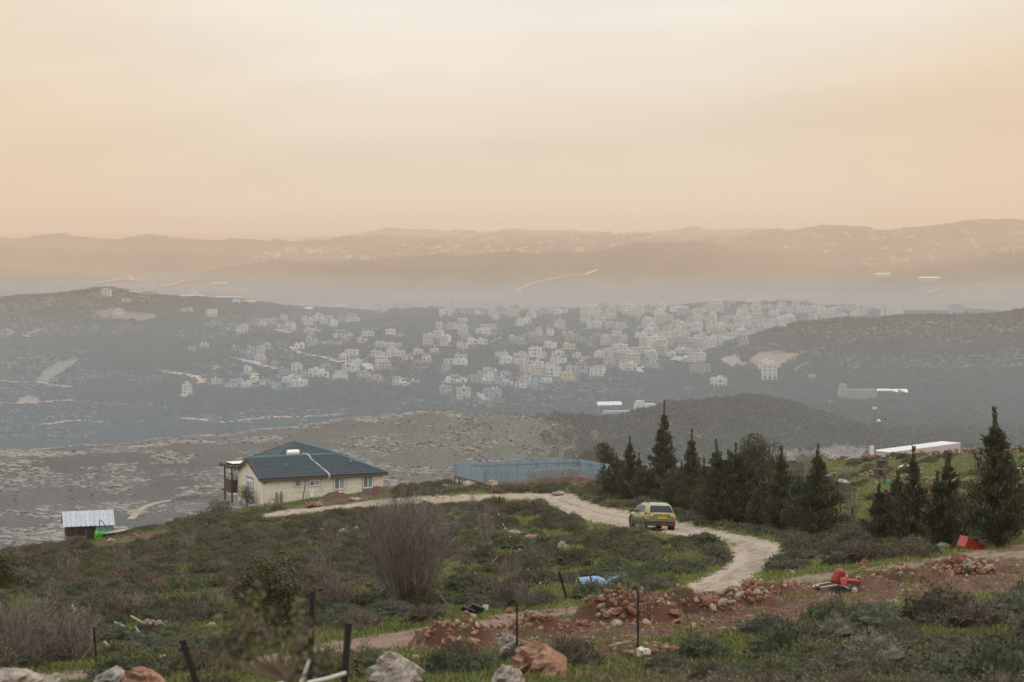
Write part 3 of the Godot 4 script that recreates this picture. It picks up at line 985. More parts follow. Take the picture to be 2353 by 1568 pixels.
var keep_out := []                                   # (x, z, radius) kept clear of scrub
func scatter_near() -> void:
	var shapes := []
	for k in 3: shapes.append(shrub_mesh(SHRUB_GREEN, 3000, 1.0, 100 + k))
	for k in 3: shapes.append(shrub_mesh(SHRUB_BROWN, 2800, 1.25, 110 + k))
	for k in 2: shapes.append(shrub_mesh(SHRUB_GREY, 2800, 1.0, 120 + k))
	var xf := []
	var cl := []
	for s in shapes: xf.append([]); cl.append([])
	rng.seed = 991
	var placed := []
	var cells := {}
	for ch in get_children():                           # leave room round the things that lie about, and before them
		if ch is Node3D and ch.has_meta("category") and ch.get_meta("category") in ["chair", "barrel", "pipe", "ball", "crate", "tub", "box", "pushchair", "drum", "sack", "bag", "boulder", "plank", "stem", "trampoline", "pen", "tap"] and ch.position.z > -215.0:
			var c: Vector3 = ch.position
			var to_cam := Vector2(-c.x, -c.z).normalized()
			for k in 3: keep_out.append(Vector3(c.x + to_cam.x * 0.5 * k, c.z + to_cam.y * 0.5 * k, 0.35))
	var tries := 60000
	for t in tries:
		var d := sqrt(rng.randf_range(28.0 * 28.0, 212.0 * 212.0))
		if rng.randf() > 1.0 - 0.45 * smoothstep(90.0, 200.0, d): continue
		var u := rng.randf_range(-0.30, 0.30)
		var x := u * d
		var p := on_ground(x, -d)
		var q := to_px(p)
		if q.y > 1720.0: continue
		if zone(q, x, -d) != 0: continue
		if zone(q + Vector2(0, -26.0 * 40.0 / d), x, -d) > 0 or zone(q + Vector2(16, 5) * 60.0 / d, x, -d) > 0 or zone(q + Vector2(-16, 5) * 60.0 / d, x, -d) > 0: continue
		if q.x > 485.0 and q.x < 900.0 and d > 176.0: continue
		if q.x > 1030.0 and q.x < 1420.0 and d > 184.0: continue
		if shrub_density(q, x, -d) < 0.5 + rng.randfn(0.0, 0.10): continue
		var big := 1.0 + 0.4 * n_patch.get_noise_2d(x * 0.3 + 90.0, d * 0.3)
		var s := rng.randf_range(0.6, 1.45) * big * (1.15 if q.y > 1420.0 and q.x > 1500.0 else 1.0)
		var ck := Vector2i(int(floor(x)), int(floor(-d)))
		var ok := true
		for ox in [-1, 0, 1]:
			for oz in [-1, 0, 1]:
				for o in cells.get(ck + Vector2i(ox, oz), []):
					if Vector2(o[0].x - x, o[0].z + d).length() < 0.40 * (o[1] + s): ok = false
		for o in keep_out:
			if Vector2(o.x - x, o.y + d).length() < o.z + s * 0.42: ok = false
		if not ok: continue
		if not cells.has(ck): cells[ck] = []
		placed.append([p, s, d, q])
		cells[ck].append(placed[placed.size() - 1])
	for e in placed:
		var p: Vector3 = e[0]
		var s: float = e[1]
		var br := n_patch.get_noise_2d(p.x * 0.4 + 5.0, p.z * 0.4 + 5.0) + rng.randf_range(-0.25, 0.25)
		var k := rng.randi() % 3
		if br > 0.12: k = 3 + rng.randi() % 3
		elif br < -0.30: k = 6 + rng.randi() % 2
		if e[3].y > 1392.0 and e[3].x > 1380.0 and rng.randf() < 0.6: k = [3, 4, 5, 6, 7, 6, 7][rng.randi() % 7]
		var b := Basis(Vector3.UP, rng.randf() * TAU).scaled(Vector3(s, s * rng.randf_range(0.75, 1.15), s))
		var g := rng.randf_range(0.62, 1.35)
		xf[k].append(Transform3D(b, p - Vector3(0, 0.05 * s, 0)))
		cl[k].append(Color(g * rng.randf_range(0.92, 1.1), g, g * rng.randf_range(0.9, 1.05)))
	print("shrubs ", placed.size())
	var nm := ["green", "green", "green", "brown", "brown", "brown", "grey", "grey"]
	var lb := {"green": "low dark green cushions of thorny scrub covering the near slope", "brown": "dry brown cushions of thorny scrub among the green ones", "grey": "greyish green cushions of scrub dotted over the slope"}
	for k in shapes.size():
		stuff(nm[k] + "_scrub", shapes[k], xf[k], cl[k], lb[nm[k]], "scrub")
	# grass
	var gp1 := [Color(0.095, 0.125, 0.024), Color(0.125, 0.145, 0.030), Color(0.075, 0.108, 0.022), Color(0.140, 0.145, 0.040)]
	var gp2 := [Color(0.15, 0.115, 0.065), Color(0.12, 0.088, 0.050), Color(0.17, 0.135, 0.082)]
	var tf := [tuft_mesh(gp1, 26, 0.13, 0.30, 201), tuft_mesh(gp1, 26, 0.10, 0.34, 202), tuft_mesh(gp2, 26, 0.22, 0.26, 203)]
	var gx := [[], [], []]
	var gc := [[], [], []]
	rng.seed = 77
	for t in 100000:
		var d := 28.0 * pow(212.0 / 28.0, rng.randf())
		if d > 120.0 and rng.randf() < 0.3: continue
		var u := rng.randf_range(-0.28, 0.28)
		var x := u * d
		var p := on_ground(x, -d)
		var q := to_px(p)
		if q.y > 1640.0: continue
		var zz := zone(q, x, -d)
		if zz == 1: continue
		if zz == 2 and rng.randf() > 0.03: continue
		if zz == 3 and rng.randf() > 0.25 * smoothstep(0.0, 0.3, n_patch.get_noise_2d(x * 1.9 + 33.0, -d * 1.9)): continue
		var dry := n_patch.get_noise_2d(x * 0.25 + 60.0, d * 0.25)
		var k := rng.randi() % 2
		if zz == 0 and (dry > 0.28 and rng.randf() < 0.12) and q.y > 1240.0 and (q.x < 1300.0 or q.y > 1440.0): k = 2
		var s := rng.randf_range(0.6, 1.3) * clampf(0.55 + 0.009 * d, 0.8, 1.9)
		gx[k].append(Transform3D(Basis(Vector3.UP, rng.randf() * TAU).scaled(Vector3(s, s * rng.randf_range(0.7, 1.3), s)), p))
		var g := rng.randf_range(0.75, 1.2) * (1.3 if q.x > 1020.0 and q.y < 1400.0 else 1.0)
		gc[k].append(Color(g * rng.randf_range(0.9, 1.15), g, g))
	for k in 3:
		stuff(["meadow_grass", "short_grass", "dry_grass"][k], tf[k], gx[k], gc[k], ["bright green winter grass between the bushes and along the road", "short green turf on the slope", "straw coloured dry grass standing among the bushes"][k], "grass")

func scatter_stones() -> void:
	# gravel and rubble on the red earth, counted only as a mass
	var base := []
	for k in 5: base.append(rock_mesh(300 + k, 4, 0.5, 0.75, 5))
	var xf := [[], [], [], [], []]
	var cl := [[], [], [], [], []]
	rng.seed = 31
	for t in 60000:
		var d := 36.0 * pow(75.0 / 36.0, rng.randf())
		var u := rng.randf_range(-0.12, 0.29)
		var p := on_ground(u * d, -d)
		var q := to_px(p)
		if zone(q, p.x, p.z) != 3: continue
		var hp := bumps(p.x, p.z, d)
		if rng.randf() > 0.30 + hp * 2.0: continue
		var s := 0.025 + 0.085 * pow(rng.randf(), 2.5)
		if hp > 0.12: s *= 1.5
		var k := rng.randi() % 5
		xf[k].append(Transform3D(Basis.from_euler(Vector3(rng.randf() * 6, rng.randf() * 6, rng.randf() * 6)).scaled(Vector3.ONE * s), p + Vector3(0, s * 0.12, 0)))
		var c := pick([Color(0.30, 0.15, 0.085), Color(0.24, 0.105, 0.055), Color(0.36, 0.22, 0.14), Color(0.42, 0.32, 0.23), Color(0.20, 0.085, 0.045)])
		cl[k].append(jitter(c, 0.2))
	for k in 5: stuff("rubble", base[k], xf[k], cl[k], "small reddish rubble strewn over the bare red earth", "rubble")
	# stones half sunk in the grass of the slope and along the road edges
	var xs := []
	var cs := []
	for t in 5200:
		var d := sqrt(rng.randf_range(30.0 * 30.0, 208.0 * 208.0))
		var u := rng.randf_range(-0.28, 0.28)
		var p := on_ground(u * d, -d)
		var q := to_px(p)
		var zz := zone(q, p.x, p.z)
		if zz == 3: continue
		if (zz == 1 or zz == 2) and rng.randf() > 0.25: continue
		if q.x > 500.0 and q.x < 900.0 and d > 178.0: continue
		if n_patch.get_noise_2d(p.x * 0.3, p.z * 0.3) < 0.0 and rng.randf() > 0.25: continue
		var s := 0.07 + 0.32 * pow(rng.randf(), 3.5)
		if zz > 0: s *= 0.3
		xs.append(Transform3D(Basis.from_euler(Vector3(rng.randf_range(-0.4, 0.4), rng.randf() * 6, rng.randf_range(-0.4, 0.4))).scaled(Vector3(s, s * 0.7, s)), p + Vector3(0, s * 0.08, 0)))
		cs.append(jitter(pick([Color(0.36, 0.29, 0.22), Color(0.42, 0.36, 0.29), Color(0.30, 0.20, 0.13), Color(0.33, 0.30, 0.26)]), 0.2))
	stuff("loose_stones", base[0], xs, cs, "pale loose stones lying in the grass and on the road", "stones")

# ---------------------------------------------------------------- scatter over the country beyond
func scatter_far() -> void:
	rng.seed = 5
	var lump := MB.new()                              # scrub clump, about 1 across
	for i in 26:
		var dv := rdir()
		dv.y = absf(dv.y)
		lump.col = jitter(Color(1, 1, 1), 0.25)
		leaf(lump, dv * 0.22 + Vector3(0, 0.05, 0), (dv + rdir() * 0.6).normalized(), 0.42, 0.17)
	var lump_m := lump.mesh(M.leaf)
	var olive := MB.new()                             # grove tree, about 1 high
	olive.col = Color(0.6, 0.45, 0.35)
	olive.tube([Vector3(0, -0.1, 0), Vector3(0.03, 0.4, 0)], 0.06, 0.04, 4, false)
	for i in 70:
		var dv := rdir()
		olive.col = jitter(Color(1, 1, 1), 0.3)
		var p := Vector3(0, 0.58, 0) + Vector3(dv.x * 0.36, dv.y * 0.30, dv.z * 0.36) * rng.randf_range(0.6, 1.0)
		leaf(olive, p, (dv + rdir() * 0.8).normalized(), 0.24, 0.085)
	var olive_m := olive.mesh(M.leaf)
	var slab_m := rock_mesh(330, 3, 0.6, 0.6, 4)
	var lx := []; var lc := []
	var ox := []; var oc := []
	var rx := []; var rc := []
	for t in 260000:
		var d := 640.0 * pow(3300.0 / 640.0, rng.randf())
		var u := rng.randf_range(-0.285, 0.285)
		var x := u * d
		var p := on_ground(x, -d)
		var q := to_px(p)
		var sl := (ground(x, -d * 1.006) - p.y)
		# only slopes that look back towards the viewer or lie open
		var vis := (p.y - CAM.y) / d
		if q.y > 1290.0: continue
		var n1 := n_patch.get_noise_2d(x * 0.012, -d * 0.012)
		var n2 := n_patch.get_noise_2d(x * 0.06 + 50.0, -d * 0.06)
		var terr := n_patch.get_noise_2d(x * 0.006 + 11.0, p.y * 0.9)
		if bare(q, d): continue
		if d > 1340.0 and built(x, -d): continue
		var g := rng.randf_range(0.7, 1.3)
		var r := rng.randf()
		if d < 1330.0:
			var rocky := lerpf(0.92, 0.16, smoothstep(780.0, 1420.0, q.x + 60.0 * n1))
			if r < rocky:
				if n2 + terr * 0.9 < -0.06: continue
				var s := (0.35 + 2.6 * pow(rng.randf(), 3.0)) * (1.0 + maxf(0.0, n2) * 1.5)
				rx.append(Transform3D(Basis(Vector3.UP, rng.randf() * TAU).scaled(Vector3(s * 1.3, s * 0.5, s)), p))
				rc.append(jitter(Color(0.29, 0.275, 0.245), 0.25))
			elif q.y < 1070.0 and rng.randf() < 0.26 * smoothstep(1200.0, 1620.0, q.x) and n1 > -0.3:
				var s := rng.randf_range(3.0, 6.0)
				ox.append(Transform3D(Basis(Vector3.UP, rng.randf() * TAU).scaled(Vector3(s * 1.25, s, s * 1.25)), p))
				oc.append(Color(0.048, 0.056, 0.034) * g)
			else:
				if n2 + 0.5 * n1 < 0.0 and rng.randf() < 0.8: continue
				if rng.randf() < 0.6 * smoothstep(1150.0, 1550.0, q.x): continue
				var s := 0.35 + 1.5 * pow(rng.randf(), 2.5)
				lx.append(Transform3D(Basis(Vector3.UP, rng.randf() * TAU).scaled(Vector3(s, s * 0.8, s)), p))
				lc.append(Color(0.050, 0.056, 0.032) * g)
		else:
			var grove := (q.x > 1480.0 and q.y > 855.0) or n1 > 0.05
			if r < 0.22 and terr > 0.0:
				var s := rng.randf_range(1.5, 4.5)
				rx.append(Transform3D(Basis(Vector3.UP, rng.randf() * TAU).scaled(Vector3(s * 1.5, s * 0.5, s)), p))
				rc.append(jitter(Color(0.32, 0.27, 0.22), 0.25))
			elif grove and r < 0.75:
				var s := rng.randf_range(2.6, 5.2)
				ox.append(Transform3D(Basis(Vector3.UP, rng.randf() * TAU).scaled(Vector3(s * 1.3, s, s * 1.3)), p))
				oc.append(Color(0.056, 0.066, 0.040) * g)
			else:
				var s := rng.randf_range(1.4, 3.6)
				lx.append(Transform3D(Basis(Vector3.UP, rng.randf() * TAU).scaled(Vector3(s * 1.2, s * 0.8, s)), p))
				lc.append(Color(0.045, 0.052, 0.030) * g)
	print("far scrub ", lx.size(), " olives ", ox.size(), " slabs ", rx.size())
	stuff("hill_scrub", lump_m, lx, lc, "dark low scrub covering the hills across the valley", "scrub")
	stuff("olive_groves", olive_m, ox, oc, "grey green olive groves in the valley and around the town", "olive trees")
	stuff("rock_outcrops", slab_m, rx, rc, "pale limestone outcrops scattered over the rocky hills", "rocks")

func bare(q: Vector2, d: float) -> bool:
	for b in BARE:
		if d > b[1] and d < b[2] and in_poly(q, b[0]): return true
	return false

var built_up := {}                                    # cells of the town kept free of scrub
func built(x: float, z: float) -> bool:
	return built_up.has(Vector2i(int(floor(x / 6.0)), int(floor(z / 6.0))))
func claim(x: float, z: float, w: float, dp: float) -> void:
	for i in range(int(floor((x - w * 0.6) / 6.0)), int(floor((x + w * 0.6) / 6.0)) + 1):
		for j in range(int(floor((z - dp) / 6.0)), int(floor((z + 15.0) / 6.0)) + 1): built_up[Vector2i(i, j)] = true

# ---------------------------------------------------------------- the town across the valley
# survey sheets: each has an origin and a scale back to the survey frame
const SHEET := {"A": [900.0, 1180.0, 0.34], "B": [1600.0, 1180.0, 0.2975], "C": [2250.0, 1160.0, 0.2975], "D": [2700.0, 1160.0, 0.34], "L": [0.0, 850.0, 0.595], "F": [950.0, 880.0, 0.36124], "G": [1700.0, 880.0, 0.38249], "R": [2696.0, 800.0, 0.6058], "M": [1300.0, 850.0, 0.595]}
func sv(sheet: String, x: float, y: float) -> Vector2:
	var s: Array = SHEET[sheet]
	return Vector2(s[0] + x * s[2], s[1] + y * s[2]) / 1.74076

const WALLC := {"W": Color(0.68, 0.66, 0.62), "w": Color(0.58, 0.55, 0.50), "c": Color(0.54, 0.48, 0.39), "g": Color(0.36, 0.35, 0.34), "b": Color(0.36, 0.27, 0.20), "y": Color(0.58, 0.48, 0.28), "o": Color(0.52, 0.34, 0.18), "p": Color(0.48, 0.26, 0.24), "t": Color(0.28, 0.45, 0.45), "u": Color(0.30, 0.40, 0.50), "s": Color(0.20, 0.27, 0.34), "n": Color(0.10, 0.32, 0.26)}
const WALLN := {"W": "white", "w": "off white", "c": "cream", "g": "grey", "b": "brown", "y": "pale yellow", "o": "ochre_toned", "p": "pink", "t": "turquoise", "u": "light blue", "s": "slate blue", "n": "green"}  # o also serves two walls with warm sunlight put into their colour
# sheet, left, right, top, base, wall, roof (r red hip, f flat, p raised on pillars)
const HOUSES := {
"A": "135 265 372 460 w f,370 470 285 330 g f,475 588 288 330 w f,375 470 325 360 c f,650 740 250 295 w f,610 680 362 410 w f,680 810 340 425 w f,905 985 262 320 w f,985 1080 265 320 w f,930 1045 300 360 w f,1050 1140 232 280 w f,1140 1255 235 290 c r,1120 1215 290 345 w f,1215 1315 312 370 W f,1325 1420 250 310 g f,1425 1545 230 275 g f,1425 1592 275 335 w f,915 1035 405 470 w f,1030 1130 418 465 c f,955 1070 470 545 g f,1265 1360 470 530 w f,1360 1405 465 510 p f,1280 1400 418 460 t f,1420 1510 470 520 w f,1540 1660 520 565 c f,1600 1745 440 515 w f,1365 1465 510 570 g p,955 1115 550 600 g f,1125 1240 555 605 g f,1200 1345 560 612 b f,815 925 582 630 W f,250 340 622 670 u f,362 450 620 685 y f,425 520 588 640 u f,75 175 615 680 b f,240 340 690 770 s f,345 465 722 785 w f,545 640 800 855 g p,775 900 828 900 w f,630 745 885 940 n f,232 322 852 918 W f,860 950 900 950 w r,965 1150 885 960 W f,1090 1215 918 970 W f,1285 1430 905 950 c f,1270 1455 950 1010 W f,1365 1480 820 895 w f,1485 1625 775 825 W f,1470 1590 840 905 W f,1550 1705 900 965 w r,1715 1825 935 995 w r,1960 2060 955 1060 W r,2060 2110 1040 1085 W r,2170 2280 1020 1055 t f,410 525 990 1055 W r,540 665 1058 1115 u f,655 745 985 1035 w f,750 945 1015 1085 W f,745 905 975 1020 w f,5 130 1030 1085 W r,165 295 1038 1082 W f,60 210 1005 1050 u f,1895 2018 415 490 W f,2030 2125 475 505 g f,1740 1925 570 625 w f,1915 2075 580 640 w f,1705 1835 668 725 w f,1885 2000 640 700 w f,1820 1945 690 760 c f,1970 2115 665 720 w f,2075 2200 705 770 W r,2220 2335 650 715 W r,1400 1555 655 715 W f,1340 1465 712 770 W p,1125 1235 825 865 g f,1590 1700 130 190 W f,1790 1890 150 215 w r,1745 1840 95 150 w r,1980 2055 110 175 p r,2055 2210 80 165 w f,80 160 62 105 W f,1300 1360 115 165 W f",
"B": "540 700 200 285 W f,720 780 215 265 b f,770 900 320 385 W f,755 900 385 440 g f,825 900 200 260 g f,900 1000 205 265 g f,1015 1105 225 270 W f,1105 1200 205 260 g f,1255 1330 200 260 g f,1340 1450 195 255 w f,1230 1335 300 360 w f,1075 1305 405 475 c f,1020 1235 465 550 W f,830 965 525 620 g p,910 1050 605 660 W f,1050 1185 605 665 W f,745 900 655 725 c f,545 655 605 685 W r,400 530 730 795 w p,180 310 745 815 W f,295 415 790 895 W r,585 725 855 935 W r,740 910 815 890 w f,690 890 880 965 W f,565 690 960 1035 g f,1260 1435 780 855 w p,1325 1500 845 955 W f,1500 1680 870 955 w f,1525 1720 795 850 w f,1720 1905 720 870 W f,1855 1980 790 865 w f,1920 2105 650 720 W f,2190 2345 670 730 c f,2050 2215 775 840 W f,1640 1780 890 945 c f,1780 1920 905 955 w f,2000 2230 860 940 w f,1600 1750 965 1045 c f,1755 1930 965 1080 c f,1935 2145 980 1095 W f,1910 2080 945 985 w f,2225 2350 970 1040 c f,2180 2350 1065 1140 c f,895 1030 1075 1170 g r,1040 1130 1060 1130 g f,1120 1265 1080 1150 W f,1255 1395 1110 1200 u f,1090 1230 1150 1200 w f,1080 1215 1165 1200 u f,1345 1505 1175 1215 w f,600 735 1140 1185 W f,735 885 1140 1185 W f,1125 1250 990 1040 w f,1240 1320 1020 1065 w f,1345 1500 1020 1070 c r,1540 1700 1145 1250 W r,1615 1760 1095 1150 c f,1790 1905 1165 1250 u f,1700 1790 1160 1235 w f,1875 2030 1130 1175 W f,535 715 1235 1335 g f,760 960 1260 1400 c f,1120 1345 1280 1420 g p,1120 1200 1290 1370 g f,1555 1660 325 420 W f,1660 1770 315 390 W f,2080 2220 345 450 c f,1820 1925 465 555 c f,1955 2055 470 555 W f,1690 1780 500 560 g f,1785 1930 560 640 b f,1930 2005 545 600 b f,1450 1590 570 650 g p,1590 1680 600 660 g f,2180 2260 515 580 c f,2225 2340 515 610 g f,1740 1915 125 235 W f,2000 2120 165 245 w f,1575 1618 235 310 o f,1490 1570 215 300 c f,1790 1895 225 300 g f,2120 2250 200 270 w f",  # the one o wall here is cream, sunlight put into its colour
"C": "340 525 225 370 W f,230 375 370 440 w f,425 590 370 420 w f,310 525 440 515 W f,550 725 455 510 c f,725 885 455 530 c f,810 910 260 340 w f,910 1090 250 350 w f,1090 1240 275 340 w r,1250 1330 230 320 w r,1470 1715 235 325 W f,1340 1520 340 430 c f,1095 1195 370 440 w f,1055 1190 430 505 c r,1000 1120 505 550 c f,1120 1290 515 610 c f,1310 1480 520 580 b p,1505 1630 525 605 c p,1630 1850 540 590 w f,680 815 555 640 W f,955 1115 590 680 W f,770 875 620 710 c f,645 740 635 705 u f,525 635 600 660 w f,510 635 645 735 c f,350 450 660 765 b f,410 500 600 660 o f,45 140 590 680 b f,140 250 600 680 g f,5 160 740 800 y f,185 310 640 700 g f,640 870 740 775 W f,560 760 800 870 w f,440 570 840 915 W f,620 790 840 915 w f,840 1030 850 920 c f,945 1160 780 850 c f,780 900 800 860 w f,1100 1280 860 950 c f,550 705 895 1010 c r,780 1015 940 1060 W r,840 1015 1000 1085 W f,345 560 1010 1155 W r,190 350 985 1150 g f,35 190 1040 1110 c f,0 180 1125 1215 y f,205 365 890 950 c r,135 260 870 940 w f,1390 1520 850 895 W f,1525 1735 800 850 w f,1600 1725 600 675 c f,1775 1915 255 320 w f,2020 2230 1195 1315 W p,1150 1310 985 1050 g f",
"D": "0 175 200 270 w f,340 440 140 190 w r,440 575 135 235 w f,605 715 135 185 w r,780 850 80 160 w r,860 935 110 160 w r,1000 1170 110 155 w f,1225 1325 135 200 w r,1370 1470 135 205 w r,1510 1600 120 180 w r,1680 1770 170 245 w f,1770 1870 135 185 W f,1895 1950 150 185 w r,885 1010 185 245 W f,1010 1170 190 235 w f,720 850 215 285 c f,1205 1320 205 270 w f,1320 1420 220 280 c f,1420 1520 225 290 w f,1520 1620 200 280 w f,1085 1220 250 320 w f,720 820 260 320 W f,820 1005 280 320 c f,300 420 290 360 w r,420 490 300 370 w f,590 720 290 360 w r,770 900 320 400 w r,895 945 355 400 t f,905 1060 310 420 w r,1065 1200 350 420 w f,1120 1230 290 350 w r,1200 1350 355 415 w f,1325 1415 300 360 W f,140 260 350 420 c f,90 230 415 450 W f,390 490 390 470 c f,485 600 390 445 o f,580 680 420 485 w f,695 805 400 490 w f,805 930 435 490 o f,1060 1200 415 470 W f,1215 1330 420 465 W f,430 610 480 620 c r,710 975 490 560 w f,600 710 520 580 w f,80 185 520 590 c f,290 375 510 570 w f,540 690 570 635 W f,725 870 590 650 g f,5 200 700 745 w f,980 1170 845 935 W f,1030 1205 885 1055 W f,1770 1930 285 345 c f,1950 2040 290 340 w f,2080 2165 265 330 w f",
"L": "678 740 520 560 w f,815 878 582 608 w f,722 760 658 700 o f,770 838 658 705 W f,948 1038 535 558 g f,1215 1290 648 680 w f,1385 1452 656 698 W f,1275 1325 528 555 W f,1395 1470 742 772 n f,1265 1325 918 940 g f,1342 1398 885 920 w f,1223 1295 1160 1225 W f,1415 1497 1125 1155 c f,0 70 795 820 g f",  # the one o wall here has sunlight put into its colour
"R": "1360 1430 700 770 W r,1430 1520 715 770 W f,1830 1920 695 750 g f"}

func window_box(mb: MB, o: Vector3, wd: float, hg: float, dp: float, bs: Basis) -> void:
	mb.box(o, Vector3(wd, hg, dp), bs)

func house(rect: Array, wall: String, roof: String, hseed: int, dmin := 1340.0) -> Dictionary:
	rng.seed = 9000 + hseed
	var a: Vector2 = rect[0]
	var b: Vector2 = rect[1]
	var base := gp((a.x + b.x) * 0.5, b.y, dmin)
	var d := -base.z
	var k := d / FPX
	var vis_w := (b.x - a.x) * k
	var hgt := (b.y - a.y) * k
	var turn := rng.randf_range(-0.35, 0.35)
	var W := vis_w / (cos(turn) + 0.75 * absf(sin(turn)))
	var D := clampf(W * rng.randf_range(0.7, 0.95), 7.0, 16.0)
	var st := maxi(1, int(round(hgt / 3.3)))
	var red := roof == "r"
	var wall_h := hgt - (1.6 if red else 0.0)
	var sh := wall_h / st
	claim(base.x, base.z, W, D)
	var o := thing("town_house", "", "house", base, turn, "houses of the valley town")
	var c0: Color = WALLC[wall]
	var mb := MB.new()
	mb.col = jitter(c0, 0.07)
	var y0 := 0.0
	var fz := 0.0                                     # front face lies here; the house reaches back from it
	if roof == "p":                                    # open ground floor on pillars
		y0 = minf(sh, hgt * 0.4)
		for i in 4:
			for j in 2:
				var pm := MB.new()
				pm.col = mb.col
				pm.box(Vector3(lerpf(-W * 0.46, W * 0.46, i / 3.0), y0 * 0.5 - 1.0, -0.4 - j * (D - 0.8)), Vector3(0.5, y0 + 2.0, 0.5))
				part("pillar", pm.mesh(M.paint), o)
		st = maxi(1, st - 1)
		sh = (wall_h - y0) / st
	var low := -3.0 if roof != "p" else y0
	mb.box(Vector3(0, (wall_h + low) * 0.5, -D * 0.5), Vector3(W, wall_h - low, D))
	if st > 1 and rng.randf() < 0.6:                   # slab edges
		for s in range(1, st):
			mb.box(Vector3(0, y0 + s * sh, -D * 0.5), Vector3(W + 0.3, 0.22, D + 0.3))
	part("wall", mb.mesh(M.plaster), o)
	var rm := MB.new()
	if red:
		rm.col = jitter(Color(0.22, 0.085, 0.06), 0.15)
		var e := 0.5
		var rh := hgt - wall_h
		var p := [Vector3(-W / 2 - e, wall_h, e), Vector3(W / 2 + e, wall_h, e), Vector3(W / 2 + e, wall_h, -D - e), Vector3(-W / 2 - e, wall_h, -D - e)]
		var r0 := Vector3(-W * 0.18, wall_h + rh, -D * 0.5)
		var r1 := Vector3(W * 0.18, wall_h + rh, -D * 0.5)
		rm.quad(p[0], p[1], r1, r0); rm.quad(p[2], p[3], r0, r1)
		rm.tri(p[1], p[2], r1); rm.tri(p[3], p[0], r0)
		rm.quad(p[0], p[1], p[2], p[3])
		part("roof", rm.mesh(M.paint), o)
	else:
		rm.col = jitter(c0 * 0.92, 0.05)
		for s in [-1, 1]:
			rm.box(Vector3(s * (W * 0.5 - 0.1), wall_h + 0.35, -D * 0.5), Vector3(0.25, 0.7, D + 0.02))
		rm.box(Vector3(0, wall_h + 0.35, -0.1), Vector3(W - 0.44, 0.7, 0.25))
		rm.box(Vector3(0, wall_h + 0.35, -D + 0.1), Vector3(W - 0.44, 0.7, 0.25))
		if rng.randf() < 0.45:
			rm.box(Vector3(W * rng.randf_range(-0.3, 0.3), wall_h + 1.2, -D * 0.55), Vector3(3.0, 2.4, 3.2))
		part("parapet", rm.mesh(M.plaster), o)
		if rng.randf() < 0.7:
			for i in 1 + rng.randi() % 2:
				var tk := MB.new()
				tk.col = Color(0.70, 0.70, 0.70)
				tk.lathe([[0.0, 0.0], [0.6, 0.0], [0.6, 1.3], [0.0, 1.5]], 8, Basis(), Vector3(W * rng.randf_range(-0.35, 0.35), wall_h + rng.randf_range(0.7, 1.6), -D * rng.randf_range(0.3, 0.7)))
				part("water_tank", tk.mesh(M.paint), o)
	# windows on the two visible faces: solid boxes coloured dark as unlit rooms
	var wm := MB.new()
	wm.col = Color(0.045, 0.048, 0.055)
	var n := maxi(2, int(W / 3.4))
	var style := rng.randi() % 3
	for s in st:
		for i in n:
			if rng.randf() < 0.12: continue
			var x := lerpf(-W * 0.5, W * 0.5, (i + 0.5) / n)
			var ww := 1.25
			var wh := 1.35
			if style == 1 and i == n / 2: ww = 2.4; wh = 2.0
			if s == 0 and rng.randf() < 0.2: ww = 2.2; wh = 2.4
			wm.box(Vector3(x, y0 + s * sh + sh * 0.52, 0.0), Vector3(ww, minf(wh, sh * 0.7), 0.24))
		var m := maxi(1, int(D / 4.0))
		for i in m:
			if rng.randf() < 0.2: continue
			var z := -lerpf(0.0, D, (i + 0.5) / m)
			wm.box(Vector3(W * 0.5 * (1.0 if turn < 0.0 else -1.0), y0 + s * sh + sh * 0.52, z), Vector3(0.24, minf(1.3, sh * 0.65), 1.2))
	var wp := part("dark_window_boxes", wm.mesh(M.glass_dark), o)
	wp.set_meta("kind", "stuff")
	return {"o": o, "st": st, "wall": wall, "roof": roof, "px": (a + b) * 0.5, "w": b.x - a.x, "d": d}

const ORD := ["first", "second", "third", "fourth", "fifth", "sixth", "seventh", "eighth", "ninth", "tenth", "eleventh", "twelfth", "thirteenth", "fourteenth", "fifteenth", "sixteenth", "seventeenth", "eighteenth", "nineteenth", "twentieth"]
const NUMW := ["", "one storey", "two storey", "three storey", "four storey", "five storey", "six storey", "seven storey", "eight storey", "nine storey"]
func quarter(p: Vector2) -> String:
	if p.x < 560.0: return "on left hillside"
	if p.x < 1010.0:
		return "at upper left of town" if p.y < 770.0 else ("on left town slope" if p.y < 830.0 else "at lower left of town")
	if p.x < 1400.0:
		return "on middle town skyline" if p.y < 735.0 else ("on middle town slope" if p.y < 830.0 else "at lower middle of town")
	if p.x < 1640.0:
		return "on right town skyline" if p.y < 735.0 else ("in dense town heart" if p.y < 810.0 else "at lower right of town")
	return "in far right town quarter" if p.y < 745.0 else "beside the right hill"

func build_town() -> void:
	var all := []
	var i := 0
	for sheet in HOUSES:
		for row in (HOUSES[sheet] as String).split(","):
			var f := row.split(" ")
			all.append(house([sv(sheet, float(f[0]), float(f[2])), sv(sheet, float(f[1]), float(f[3]))], f[4], f[5], i, 1900.0 if sheet == "R" else 1340.0))
			i += 1
	# labels: look first, then the quarter, then the place in the row
	var by := {}
	for h in all:
		var look: String = WALLN[h.wall] + " " + NUMW[clampi(h.st, 1, 9)] + " house"
		if h.roof == "r": look += " with red roof"
		elif h.roof == "p": look += " on pillars"
		var key := look + "|" + quarter(h.px)
		if not by.has(key): by[key] = []
		by[key].append(h)
	for key in by:
		var g: Array = by[key]
		g.sort_custom(func(a, b): return a.px.x < b.px.x)
		var bits: PackedStringArray = key.split("|")
		for n in g.size():
			var s: String = bits[0] + " " + bits[1]
			if g.size() > 1: s = (ORD[n] if n < 20 else "last") + " from left: " + s
			g[n].o.set_meta("label", s)
	print("houses ", all.size())

